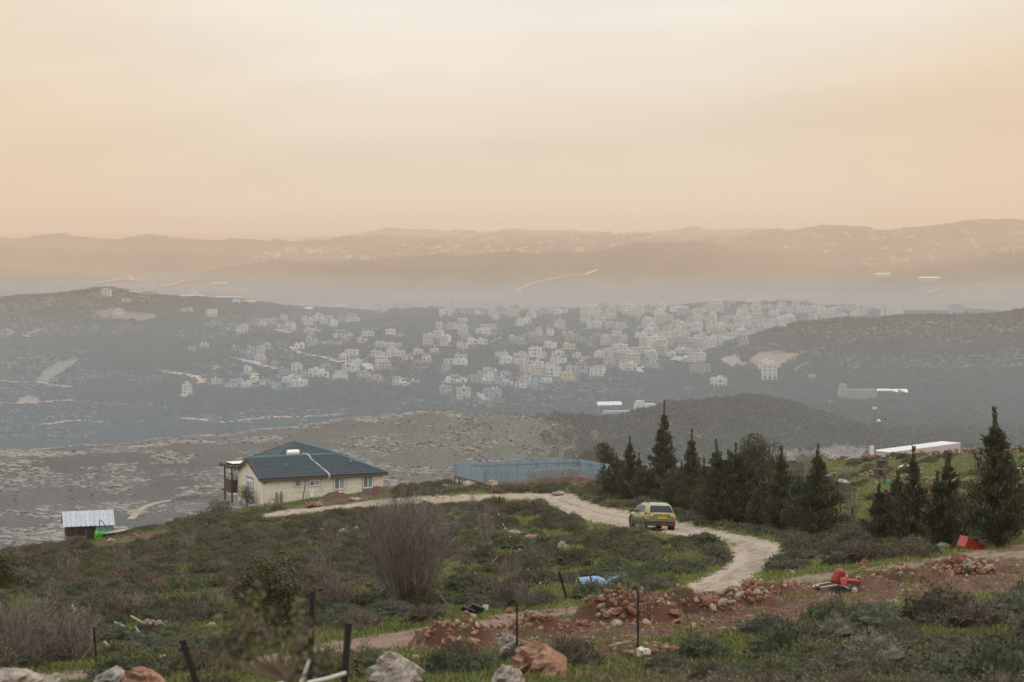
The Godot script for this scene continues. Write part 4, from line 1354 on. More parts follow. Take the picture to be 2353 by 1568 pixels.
func strip(pts: Array, w: float, col: Color, called: String, lift := 0.6) -> void:
	var mb := MB.new()
	var prev := []
	var path := []
	for i in pts.size() - 1:
		for s in 6:
			path.append((pts[i] as Vector3).lerp(pts[i + 1], s / 6.0))
	path.append(pts[pts.size() - 1])
	for i in path.size():
		var p: Vector3 = path[i]
		var t: Vector3 = (path[mini(i + 1, path.size() - 1)] - path[maxi(i - 1, 0)])
		t.y = 0
		var sd := t.normalized().cross(Vector3.UP) * w * 0.5 * rng.randf_range(0.85, 1.15)
		var row := []
		for k in [-1.0, -0.33, 0.33, 1.0]:
			var q = p + sd * k
			q.y = ground(q.x, q.z) + lift
			row.append(q)
		mb.col = jitter(col, 0.08)
		if i > 0:
			for k in 3: mb.quad(prev[k], prev[k + 1], row[k + 1], row[k])
		prev = row
	struct(called, mb.mesh(M.paint))

var BARE := []
func sheet_poly(sheet: String, xs: Array) -> PackedVector2Array:
	var out := PackedVector2Array()
	for i in range(0, xs.size(), 2): out.push_back(sv(sheet, xs[i], xs[i + 1]))
	return out
func make_bare() -> void:
	var tan_ := Color(0.33, 0.23, 0.15)
	var pale := Color(0.38, 0.31, 0.24)
	BARE = [
		[sheet_poly("D", [500, 860, 560, 800, 700, 770, 790, 800, 780, 860, 900, 880, 890, 925, 620, 900]), 1400.0, 3000.0, pale],
		[sheet_poly("D", [880, 800, 1000, 735, 1250, 730, 1490, 755, 1420, 840, 1290, 890, 1280, 930, 1000, 930, 900, 870]), 1400.0, 3000.0, tan_],
		[sheet_poly("D", [200, 780, 380, 755, 370, 800, 250, 840]), 1400.0, 3000.0, tan_],
		[sheet_poly("D", [1400, 930, 1620, 820, 1640, 850, 1470, 960, 1390, 970]), 1400.0, 3000.0, tan_],
		[sheet_poly("D", [1600, 1015, 1710, 1015, 1660, 1060, 1440, 1095, 1540, 1050]), 1400.0, 3000.0, tan_],
		[sheet_poly("C", [1390, 960, 1500, 900, 1700, 890, 1500, 960]), 1400.0, 3000.0, tan_],
		[sheet_poly("C", [1550, 960, 1760, 880, 1950, 870, 1830, 970]), 1400.0, 3000.0, tan_],
		[sheet_poly("L", [90, 1290, 130, 1250, 190, 1235, 255, 1245, 250, 1290]), 1400.0, 3000.0, Color(0.36, 0.25, 0.17)],
		[sheet_poly("L", [230, 1140, 300, 1060, 400, 1000, 540, 980, 500, 1020, 400, 1080, 310, 1150]), 1400.0, 3000.0, Color(0.24, 0.18, 0.13)],
		[sheet_poly("L", [570, 665, 700, 655, 1000, 680, 1100, 690, 970, 740, 690, 715]), 1400.0, 3300.0, Color(0.26, 0.17, 0.12)],
		[sheet_poly("L", [180, 815, 230, 790, 310, 770, 270, 800, 200, 825]), 1400.0, 3300.0, Color(0.28, 0.21, 0.15)],
		[sheet_poly("L", [1420, 1040, 1480, 1010, 1470, 1050, 1430, 1060]), 1400.0, 3300.0, tan_],
		[sheet_poly("B", [650, 1110, 700, 1070, 830, 1065, 800, 1105, 700, 1120]), 1400.0, 3300.0, Color(0.36, 0.22, 0.14)],
		[sheet_poly("R", [900, 1340, 1060, 1330, 1110, 1350, 1000, 1370]), 1330.0, 3300.0, Color(0.20, 0.13, 0.09)],
	]

func build_tracks() -> void:
	rng.seed = 66
	var dirt := Color(0.34, 0.26, 0.19)
	var tar := Color(0.30, 0.29, 0.28)
	var rows := [
		["C", tar, 6.0, 1340, [1140, 1010, 1050, 1060, 1020, 1085, 1100, 1120, 1250, 1170, 1400, 1230, 1600, 1285]],
		["D", tar, 8.0, 1340, [0, 840, 150, 785, 270, 745, 410, 690]],
		["D", tar, 7.0, 1340, [330, 865, 440, 880, 700, 912, 860, 940, 1020, 965]],
		["D", tar, 6.0, 1340, [1250, 990, 1400, 1000, 1600, 1015, 1900, 1030, 2350, 1052]],
		["R", tar, 6.0, 1340, [1460, 1195, 1640, 1200, 1780, 1220, 1920, 1240]],
		["R", dirt, 5.0, 1340, [1560, 1265, 1680, 1240, 1790, 1222]],
		["R", dirt, 6.0, 1330, [670, 1390, 760, 1365, 850, 1350]],
		["B", tar, 9.0, 1340, [970, 1330, 1060, 1340, 1130, 1370, 1185, 1430]],
		["A", dirt, 7.0, 1340, [610, 408, 760, 450, 940, 485]],
		["A", dirt, 8.0, 1340, [780, 610, 830, 660, 960, 710, 1190, 745, 1310, 800, 1440, 780]],
		["A", tar, 7.0, 1340, [1540, 620, 1590, 640, 1610, 680]],
		["A", pale_road(), 9.0, 1340, [1650, 815, 1690, 850, 1690, 900]],
		["A", dirt, 5.0, 1340, [0, 395, 130, 425]],
		["A", tar, 6.0, 1340, [170, 775, 350, 800, 600, 880]],
		["A", tar, 6.0, 1340, [830, 930, 780, 960, 700, 985]],
		["A", dirt, 8.0, 1340, [335, 930, 345, 980, 365, 1035]],
		["A", pale_road(), 9.0, 1340, [2040, 1000, 2100, 1050, 2210, 1108]],
		["B", dirt, 5.0, 1340, [100, 655, 180, 620, 260, 600]],
		["B", dirt, 6.0, 1340, [1235, 640, 1290, 610, 1345, 580]],
		["L", dirt, 5.0, 1340, [145, 825, 200, 840, 600, 870, 1010, 915, 1260, 920]],
		["L", dirt, 5.0, 1340, [1210, 950, 1400, 965, 1600, 985, 1720, 1020, 1830, 1050]],
		["L", Color(0.40, 0.29, 0.2), 9.0, 1340, [1010, 1035, 1130, 1080, 1300, 1105, 1365, 1130, 1320, 1180, 1220, 1245]],
		["L", dirt, 5.0, 1340, [1220, 1248, 1040, 1275, 960, 1320]],
		["L", dirt, 7.0, 1340, [0, 1285, 200, 1285, 500, 1268]],
		["L", dirt, 6.0, 1340, [0, 1135, 300, 1150, 640, 1195]],
		["L", Color(0.30, 0.22, 0.16), 7.0, 1340, [270, 1435, 560, 1405, 860, 1425, 1100, 1388]],
		["L", Color(0.32, 0.24, 0.18), 8.0, 1340, [1100, 1388, 1480, 1418, 1880, 1380, 2310, 1362]],
		["L", Color(0.40, 0.31, 0.22), 12.0, 3400, [630, 485, 900, 455, 860, 430, 780, 410]],
		["L", Color(0.40, 0.31, 0.22), 12.0, 3400, [1090, 500, 1260, 460, 1420, 435]],
		["M", Color(0.32, 0.25, 0.18), 11.0, 3400, [1330, 552, 1290, 525, 1400, 480, 1600, 437, 1750, 425, 1835, 390]],
		["R", Color(0.32, 0.25, 0.18), 9.0, 3400, [1150, 600, 1300, 575, 1600, 550]],
		["R", Color(0.32, 0.25, 0.18), 9.0, 3400, [1680, 630, 1760, 590, 1860, 565]],
	]
	for r in rows:
		var pts := []
		var xs: Array = r[4]
		for i in range(0, xs.size(), 2):
			var q := sv(r[0], xs[i], xs[i + 1])
			pts.append(gp(q.x, q.y, float(r[3])))
		var far: bool = r[3] > 3000
		strip(pts, r[2], r[1], "distant_road" if r[1] == tar else "distant_track", 3.0 if far else 0.8)
	var near := []
	for q in [[300, 1196], [318, 1176], [335, 1166], [360, 1158], [392, 1152]]: near.append(gp(q[0], q[1], 500.0))
	strip(near, 3.0, Color(0.24, 0.19, 0.14), "distant_track", 0.4)
func pale_road() -> Color:
	return Color(0.40, 0.36, 0.31)

func shed_at(sheet: String, x0: float, x1: float, y0: float, y1: float, wall: Color, roofc: Color, label: String, dmin := 1340.0, turn := 0.1, gable := 0.25) -> void:
	var a := sv(sheet, x0, y0)
	var b := sv(sheet, x1, y1)
	var base := gp((a.x + b.x) * 0.5, b.y, dmin)
	var k := -base.z / FPX
	var W := (b.x - a.x) * k
	var H := (b.y - a.y) * k
	var D := W * 0.5
	var o := thing("storage_shed", label, "shed", base, turn, "sheds around the town")
	var mb := MB.new()
	mb.col = wall
	mb.box(Vector3(0, H * (1.0 - gable) * 0.5 - 1.5, -D * 0.5), Vector3(W, H * (1.0 - gable) + 3.0, D))
	part("wall", mb.mesh(M.plaster), o)
	var r := MB.new()
	r.col = roofc
	var e := 0.6
	var y := H * (1.0 - gable)
	r.quad(Vector3(-W / 2 - e, y, e), Vector3(W / 2 + e, y, e), Vector3(W / 2 + e, H, -D * 0.5), Vector3(-W / 2 - e, H, -D * 0.5))
	r.quad(Vector3(-W / 2 - e, y, -D - e), Vector3(W / 2 + e, y, -D - e), Vector3(W / 2 + e, H, -D * 0.5), Vector3(-W / 2 - e, H, -D * 0.5))
	for s in [-1, 1]: r.tri(Vector3(s * W / 2, y, 0), Vector3(s * W / 2, y, -D), Vector3(s * W / 2, H, -D * 0.5))
	part("roof", r.mesh(M.paint), o)

func build_landmarks() -> void:
	# minaret beside the mosque on the skyline
	var q := sv("B", 703, 282)
	var p := gp(q.x, q.y, 1340.0)
	var k := -p.z / FPX
	var H := (q.y - sv("B", 703, 15).y) * k
	var o := thing("minaret", "tall slender pale minaret rising above the town skyline", "minaret", p)
	var mb := MB.new()
	mb.col = Color(0.52, 0.52, 0.50)
	mb.lathe([[2.6, -3.0], [2.6, H * 0.10], [1.9, H * 0.12], [1.8, H * 0.62]], 10)
	part("shaft", mb.mesh(M.plaster), o)
	mb = MB.new()
	mb.col = Color(0.42, 0.44, 0.45)
	for f in [0.62, 0.78]: mb.lathe([[1.7, H * f], [2.9, H * (f + 0.02)], [2.9, H * (f + 0.045)], [1.6, H * (f + 0.05)]], 10)
	part("balcony", mb.mesh(M.plaster), o)
	mb = MB.new()
	mb.col = Color(0.46, 0.48, 0.48)
	mb.lathe([[1.5, H * 0.66], [1.4, H * 0.90], [1.7, H * 0.91], [0.2, H]], 10)
	part("spire", mb.mesh(M.plaster), o)
	shed_at("L", 1215, 1365, 555, 578, Color(0.36, 0.40, 0.38), Color(0.40, 0.44, 0.42), "long pale green roofed shed on the left ridge top")
	shed_at("L", 1453, 1620, 566, 582, Color(0.25, 0.33, 0.30), Color(0.50, 0.53, 0.50), "long dark green shed with pale roof on the left ridge")
	shed_at("A", 0, 80, 85, 102, Color(0.6, 0.58, 0.55), Color(0.66, 0.64, 0.6), "white flat shed left of the tan warehouse")
	shed_at("A", 165, 345, 70, 110, Color(0.62, 0.50, 0.38), Color(0.60, 0.52, 0.42), "long tan warehouse on the left ridge")
	shed_at("A", 850, 1025, 145, 188, Color(0.40, 0.50, 0.55), Color(0.42, 0.52, 0.56), "blue grey arched warehouse at the edge of the plain", 1340.0, 0.0, 0.4)
	shed_at("A", 1362, 1440, 120, 158, Color(0.55, 0.38, 0.16), Color(0.56, 0.40, 0.2), "ochre yellow warehouse at the edge of the plain")
	shed_at("M", 1838, 1995, 1275, 1312, Color(0.34, 0.32, 0.29), Color(0.66, 0.66, 0.65), "white roofed open farm shed in the olive valley", 1330.0, 0.15, 0.55)
	shed_at("R", 1350, 1540, 1252, 1292, Color(0.36, 0.35, 0.33), Color(0.70, 0.71, 0.72), "long white roofed hall at the end of the concrete wall", 1330.0, -0.1, 0.45)
	shed_at("R", 1335, 1440, 483, 515, Color(0.5, 0.47, 0.42), Color(0.56, 0.53, 0.48), "pale barn on the slope below the right hills", 3400.0, 0.3)
	shed_at("R", 1620, 1755, 508, 540, Color(0.5, 0.42, 0.38), Color(0.56, 0.52, 0.48), "long barn with red striped wall below the right hills", 3400.0, -0.1)
	shed_at("L", 1430, 1530, 472, 490, Color(0.5, 0.48, 0.44), Color(0.55, 0.53, 0.5), "lone white shed on the far slope left of centre", 3400.0)
	shed_at("R", 90, 215, 1238, 1262, Color(0.34, 0.36, 0.35), Color(0.42, 0.44, 0.43), "low grey shed below the white house on pillars", 1340.0)
	var silo := [["A", 722, 100, 158, Color(0.50, 0.44, 0.38), "pale cement silo left of the blue grey warehouse"], ["A", 1190, 85, 132, Color(0.38, 0.33, 0.28), "left one of two brown silos at the edge of the plain"], ["A", 1208, 88, 132, Color(0.52, 0.40, 0.30), "right one of two brown silos at the edge of the plain"], ["A", 1047, 145, 188, Color(0.50, 0.36, 0.28), "squat rusty silo right of the blue grey warehouse"], ["F", 781, 215, 302, Color(0.38, 0.27, 0.22), "left one of two brown towers over the far settlement"], ["F", 811, 222, 302, Color(0.40, 0.29, 0.24), "right one of two brown towers over the far settlement"]]
	for s in silo:
		var b := sv(s[0], s[1], s[3])
		var pp := gp(b.x, b.y, 1340.0 if s[0] == "A" else 5000.0)
		var hh: float = (b.y - sv(s[0], s[1], s[2]).y) * -pp.z / FPX
		var r: float = hh * 0.18 if s[0] == "A" else hh * 0.09
		var t := thing("silo" if s[0] == "A" else "water_tower", s[5], "silo" if s[0] == "A" else "tower", pp, 0.0, "silos by the plain" if s[0] == "A" else "towers of the far settlement")
		mb = MB.new()
		mb.col = s[4]
		mb.lathe([[r * 0.8, -4.0], [r * 0.8, hh * 0.72], [r, hh * 0.75], [r, hh * 0.94]], 12)
		part("drum", mb.mesh(M.plaster), t)
		mb = MB.new()
		mb.col = (s[4] as Color) * 0.9
		mb.lathe([[r * 1.02, hh * 0.94], [0.0, hh]], 12)
		part("cap", mb.mesh(M.paint), t)
	# the long concrete shell in the olive valley
	var ca := sv("R", 1103, 1335)
	var cp := gp(ca.x, ca.y, 1330.0)
	var ck := -cp.z / FPX
	var ct := thing("concrete_shell", "long unfinished grey concrete building with toothed top", "building", cp, 0.12)
	mb = MB.new()
	mb.col = Color(0.30, 0.29, 0.27)
	var cw := (sv("R", 1350, 0).x - ca.x) * ck
	mb.box(Vector3(cw * 0.5, 4.0, -5.0), Vector3(cw, 11.0, 10.0))
	part("wall", mb.mesh(M.plaster), ct)
	mb = MB.new()
	mb.col = Color(0.33, 0.32, 0.30)
	mb.box(Vector3(2.0, 6.5, -2.0), Vector3(5.0, 16.0, 6.0))
	part("stair_tower", mb.mesh(M.plaster), ct)
	mb = MB.new()
	mb.col = Color(0.32, 0.31, 0.29)
	for i in 9: mb.box(Vector3(7.0 + i * (cw - 8.0) / 9.0, 10.5, -0.4), Vector3(0.6, 2.2, 0.6))
	part("column_stub", mb.mesh(M.plaster), ct)
	# long grey building with a white block, centre of the valley
	var ba := sv("M", 1880, 1425)
	var bp := gp(ba.x, 966.0, 1320.0)
	var bk := -bp.z / FPX
	var bw := (sv("M", 2110, 0).x - ba.x) * bk
	var bt := thing("long_building", "long low grey building with a row of windows and white end block", "building", bp, 0.16)
	mb = MB.new()
	mb.col = Color(0.40, 0.39, 0.37)
	mb.box(Vector3(bw * 0.5, 1.5, -4.0), Vector3(bw, 11.0, 8.0))
	part("wall", mb.mesh(M.plaster), bt)
	mb = MB.new()
	mb.col = Color(0.62, 0.60, 0.57)
	mb.box(Vector3(bw + 7.0, 5.0, -6.0), Vector3(16.0, 14.0, 9.0))
	mb.box(Vector3(bw + 3.0, 13.0, -6.0), Vector3(6.0, 3.0, 7.0))
	part("end_block", mb.mesh(M.plaster), bt)
	mb = MB.new()
	mb.col = Color(0.06, 0.06, 0.065)  # window boxes carry the dark of unlit rooms in their colour
	for i in 9: mb.box(Vector3(3.0 + i * (bw - 6.0) / 8.0, 4.6, 0.0), Vector3(1.8, 1.5, 0.3))
	for i in 9: mb.box(Vector3(3.0 + i * (bw - 6.0) / 8.0, 1.2, 0.0), Vector3(1.6, 1.5, 0.3))
	for i in 3: mb.box(Vector3(bw + 2.5 + i * 4.5, 8.0, -1.5), Vector3(1.6, 1.5, 0.3))
	part("dark_window_boxes", mb.mesh(M.glass_dark), bt).set_meta("kind", "stuff")
	# stepped stone block by the upper road
	var sa := sv("D", 310, 1020)
	var sp := gp(sa.x, sa.y, 1340.0)
	var sk := -sp.z / FPX
	var sw := (sv("D", 490, 0).x - sv("D", 205, 0).x) * sk
	var stt := thing("stone_terrace", "stepped terrace of pale stone courses below the upper road", "terrace", sp, 0.25)
	var crs := MB.new()
	for r in 6:
		crs = MB.new()
		for i in 16:
			crs.col = jitter(Color(0.42, 0.35, 0.26), 0.25)
			crs.box(Vector3(-sw * 0.42 + i * sw * 0.84 / 15.0, r * 2.3 - 1.0, -r * 0.9), Vector3(sw * 0.84 / 15.0 * 0.9, 2.0, 3.0))
		part("stone_course", crs.mesh(M.rock), stt)
	# more houses crowded behind the ones that can be told apart
	var crowd := []
	for v in 4:
		rng.seed = 70 + v
		var wm := MB.new()
		wm.col = Color(1, 1, 1)
		var hh := [6.5, 9.5, 9.5, 12.5][v] as float
		wm.box(Vector3(0, hh / 2 - 2.0, -5.0), Vector3(12.0, hh + 4.0, 10.0))
		wm.box(Vector3(2.0, hh + 1.0, -5.5), Vector3(3.0, 2.2, 3.0))
		wm.box(Vector3(-3.0, hh + 0.7, -3.5), Vector3(1.1, 1.4, 1.1))
		wm.box(Vector3(0, hh * 0.5, -5.0), Vector3(12.5, 0.25, 10.5))
		var gm := MB.new()
		gm.col = Color(0.09, 0.095, 0.10)  # dark tone stands for unlit rooms behind the windows
		for s in int(hh / 3.1):
			for i in 4:
				if rng.randf() < 0.85: gm.box(Vector3(-4.5 + i * 3.0, 1.6 + s * 3.1, 0.0), Vector3(1.25, 1.35, 0.24))
		var am := wm.mesh(M.plaster)
		gm.add_to(am, M.glass_dark)
		crowd.append(am)
	var cxf := [[], [], [], []]
	var ccl := [[], [], [], []]
	rng.seed = 303
	var zones := [[1480.0, 1760.0, 700.0, 800.0, 60], [1120.0, 1480.0, 702.0, 735.0, 35], [1700.0, 2000.0, 700.0, 745.0, 30], [1400.0, 1640.0, 790.0, 850.0, 16], [820.0, 1100.0, 735.0, 850.0, 10]]
	for zn in zones:
		for t in zn[4]:
			var g := gp(rng.randf_range(zn[0], zn[1]), rng.randf_range(zn[2], zn[3]), 1500.0)
			if -g.z > 3250.0 or (to_px(g).x > 1640.0 and -g.z < 2350.0): continue
			if built(g.x, g.z - 8.0) and rng.randf() < 0.6: continue
			var s := rng.randf_range(0.75, 1.15)
			claim(g.x, g.z, 12.0, 10.0)
			var k4 := rng.randi() % 4
			cxf[k4].append(Transform3D(Basis(Vector3.UP, rng.randf_range(-0.5, 0.5)).scaled_local(Vector3(s, 1.0, 1.0)), g))
			ccl[k4].append(jitter(pick([Color(0.60, 0.58, 0.55), Color(0.54, 0.51, 0.46), Color(0.50, 0.45, 0.37), Color(0.38, 0.36, 0.34)]), 0.1))
	for v in 4: stuff("crowded_houses", crowd[v], cxf[v], ccl[v], "pale houses crowded together between the nearer town houses", "houses")
	# far town on the ridge, too small to count
	var bx := BoxMesh.new()
	bx.size = Vector3.ONE
	bx.material = M.paint
	var xf := []
	var cl := []
	rng.seed = 505
	for t in 900:
		var px := rng.randf_range(850.0, 1990.0) if t < 700 else rng.randf_range(1990.0, 2353.0)
		var py := rng.randf_range(530.0, 585.0)
		var g := gp(px, py, 7000.0)
		if -g.z < 7200.0 or -g.z > 9600.0: continue
		var nz := n_patch.get_noise_2d(px * 0.04, py * 0.1)
		if nz < (-0.05 if px < 1500.0 else 0.12): continue
		var s := Vector3(rng.randf_range(10, 22), rng.randf_range(6, 13), 12)
		xf.append(Transform3D(Basis(Vector3.UP, rng.randf_range(-0.6, 0.6)).scaled_local(s), g + Vector3(0, s.y * 0.4, 0)))
		cl.append(jitter(pick([Color(0.5, 0.46, 0.40), Color(0.42, 0.38, 0.34), Color(0.34, 0.30, 0.27)]), 0.2))
	for t in 150:                                        # houses along the right-hand ridge
		var px := rng.randf_range(1980.0, 2353.0)
		var g := gp(px, lerpf(598.0, 566.0, (px - 1980.0) / 373.0) + rng.randf_range(-2.0, 14.0), 5200.0)
		if -g.z > 6600.0: continue
		var s := Vector3(rng.randf_range(8, 18), rng.randf_range(5, 10), 10)
		xf.append(Transform3D(Basis(Vector3.UP, rng.randf_range(-0.6, 0.6)).scaled_local(s), g + Vector3(0, s.y * 0.4, 0)))
		cl.append(jitter(Color(0.44, 0.38, 0.32), 0.2))
	stuff("distant_town", bx, xf, cl, "faint pale houses of the distant town along the far ridge", "town")
	xf = []
	cl = []
	for t in 170:
		var x := rng.randf_range(180.0, 1500.0)
		var y := lerpf(420.0, 330.0, clampf((x - 180.0) / 500.0, 0, 1)) + rng.randf_range(-20.0, 45.0)
		if x > 1200.0: y = rng.randf_range(420.0, 445.0)
		var qq := sv("F", x, y)
		var g := gp(qq.x, qq.y, 5200.0)
		var s := Vector3(rng.randf_range(10, 20), rng.randf_range(6, 12), 10)
		xf.append(Transform3D(Basis(Vector3.UP, rng.randf_range(-0.5, 0.5)).scaled_local(s), g + Vector3(0, s.y * 0.4, 0)))
		cl.append(jitter(pick([Color(0.50, 0.46, 0.41), Color(0.42, 0.36, 0.31), Color(0.56, 0.53, 0.49), Color(0.42, 0.25, 0.18)]), 0.2))
	stuff("far_settlement", bx, xf, cl, "faint white and red roofed settlement on the far hill left of centre", "settlement")
	# lattice masts standing in the plain
	var masts := [["L", 390, 425, 485], ["L", 628, 455, 510], ["L", 1030, 465, 520], ["L", 2242, 485, 590], ["M", 57, 485, 595], ["M", 701, 530, 620], ["M", 2105, 560, 640]]
	var mi := 0
	for m in masts:
		var b := sv(m[0], m[1], m[3])
		var pp := gp(b.x, b.y, 2600.0)
		var hh: float = (b.y - sv(m[0], m[1], m[2]).y) * -pp.z / FPX
		mb = MB.new()
		mb.col = Color(0.5, 0.46, 0.42)
		for s in [[-1, -1], [1, -1], [1, 1], [-1, 1]]: mb.tube([Vector3(s[0] * 1.6, -2, s[1] * 1.6), Vector3(s[0] * 0.3, hh, s[1] * 0.3)], 0.3, 0.2, 4, false)
		for r in 8:
			var f := r / 8.0
			var w := lerpf(1.6, 0.3, f)
			mb.beam(Vector3(-w, hh * f, w), Vector3(w * 0.9, hh * (f + 0.12), w), 0.25, 0.25)
		solo("power_mast", mb.mesh(M.paint), "thin lattice mast standing on the hazy plain, " + ORD[mi] + " from left", "mast", pp, 0.0, "masts on the plain")
		mi += 1
	# dark cypresses and round trees inside the town
	var spots := [["A", 560, 35, 75], ["A", 675, 55, 88], ["A", 740, 60, 95], ["A", 775, 60, 92], ["A", 757, 1100, 1160], ["A", 820, 1090, 1145], ["B", 985, 330, 400], ["B", 1170, 300, 390], ["B", 1810, 240, 310], ["B", 1935, 245, 310], ["B", 2195, 300, 380], ["B", 2245, 300, 385], ["C", 665, 1020, 1110], ["C", 55, 360, 450], ["C", 222, 410, 485], ["C", 300, 420, 500], ["C", 1460, 300, 345], ["C", 1530, 320, 380], ["L", 1106, 1378, 1420], ["R", 1628, 1375, 1440], ["B", 1770, 240, 315], ["B", 2075, 235, 310]]
	var cy := cypress(1.0 * 6.0, 0.9, 0.75, 0.0, 808, 0.8)
	var ci := 0
	spots.sort_custom(func(a, b): return sv(a[0], a[1], 0).x < sv(b[0], b[1], 0).x)
	for s in spots:
		var b := sv(s[0], s[1], s[3])
		var pp := gp(b.x, b.y, 1330.0)
		var hh: float = (b.y - sv(s[0], s[1], s[2]).y) * -pp.z / FPX
		var t := thing("cypress_tree", (ORD[ci] if ci < 20 else ["twenty first", "twenty second"][ci - 20]) + " dark narrow cypress from left among the valley houses", "tree", pp, ci * 1.3, "cypresses in the town")
		t.scale = Vector3.ONE * hh / 6.0
		part("crown", cy[0], t)
		part("trunk", cy[1], t)
		ci += 1

# ---------------------------------------------------------------- earth heaps shaped into the slope
func make_heaps() -> void:
	heap(1440, 47.2, 1.35, 1.0, 0.58)
	heap(1385, 47.6, 1.0, 0.8, 0.22)
	heap(1530, 49.0, 1.0, 0.7, 0.22)
	heap(1610, 49.2, 1.3, 0.8, 0.34)
	heap(1690, 50.6, 1.3, 0.9, 0.36)
	heap(1765, 52.4, 1.4, 0.9, 0.34)
	heap(1830, 53.4, 1.0, 0.7, 0.25)
	heap(1035, 42.4, 1.0, 0.6, 0.42)
	heap(1105, 43.0, 0.8, 0.6, 0.20)
	heap(1190, 44.4, 1.2, 0.8, 0.28)
	heap(1280, 45.0, 1.1, 0.8, 0.22)
	heap(1980, 54.5, 1.3, 0.7, 0.20)
	heap(2060, 56.0, 1.7, 0.8, 0.34)
	heap(2215, 57.5, 1.3, 0.9, 0.40)
	heap(1500, 38.5, 1.5, 0.9, 0.22)
	heap(765, 186.0, 1.7, 1.1, 0.75)
	heap(865, 189.5, 2.0, 1.2, 0.75)
	heap(815, 187.5, 1.4, 0.9, 0.3)
	heap(1250, 186.5, 4.6, 1.3, 0.30)
	heap(1345, 187.0, 5.0, 1.4, 0.38)
	heap(1640, 78.0, 1.4, 1.6, 0.55)
	heap(1600, 72.0, 1.2, 1.2, 0.35)

# ---------------------------------------------------------------- cream house with the blue-green roof
func pane_window(parent: Node3D, at: Vector3, w: float, h: float, normal_x: bool, shutter: float, curtain: Color) -> void:
	var bs := Basis(Vector3.UP, -PI / 2) if normal_x else Basis()
	var win := Node3D.new()
	win.name = "window"
	parent.add_child(win, true)
	win.position = at
	win.basis = bs
	var f := MB.new()
	f.col = Color(0.22, 0.24, 0.31)                     # grey-blue outer trim
	var t := 0.06
	for s in [-1, 1]:
		f.box(Vector3(s * (w / 2 + t / 2), 0, 0.03), Vector3(t, h + 2 * t, 0.08))
		f.box(Vector3(0, s * (h / 2 + t / 2), 0.03), Vector3(w, t, 0.08))
	part("trim", f.mesh(M.paint), win)
	f = MB.new()
	f.col = Color(0.74, 0.74, 0.75)
	var k := 0.085
	for s in [-1, 1]:
		f.box(Vector3(s * (w / 2 - k / 2), 0, 0.02), Vector3(k, h, 0.10))
		f.box(Vector3(0, s * (h / 2 - k / 2), 0.02), Vector3(w - 2 * k, k, 0.10))
	if w > 0.9: f.box(Vector3(0.02, -shutter / 2, 0.012), Vector3(0.07, h - 2 * k - shutter, 0.07))
	part("frame", f.mesh(M.gloss), win)
	if shutter > 0.0:
		f = MB.new()
		f.col = Color(0.70, 0.69, 0.66)
		f.box(Vector3(0, h / 2 - k - shutter / 2, 0.0), Vector3(w - 2 * k, shutter, 0.06))
		part("shutter_box", f.mesh(M.gloss), win)
	f = MB.new()
	f.col = Color(1, 1, 1)
	f.box(Vector3(0, -shutter / 2, -0.01), Vector3(w - 2 * k, h - 2 * k - shutter, 0.012))
	part("pane", f.mesh(M.pane), win)
	f = MB.new()
	f.col = curtain
	var cw := (w - 2 * k) * 0.42
	for i in 5: f.box(Vector3(w / 2 - k - cw * (i + 0.5) / 5.0, -shutter / 2, -0.07 - 0.015 * (i % 2)), Vector3(cw / 5.0 * 0.98, h - 2 * k - shutter, 0.02))
	part("curtain", f.mesh(M.paint), win)

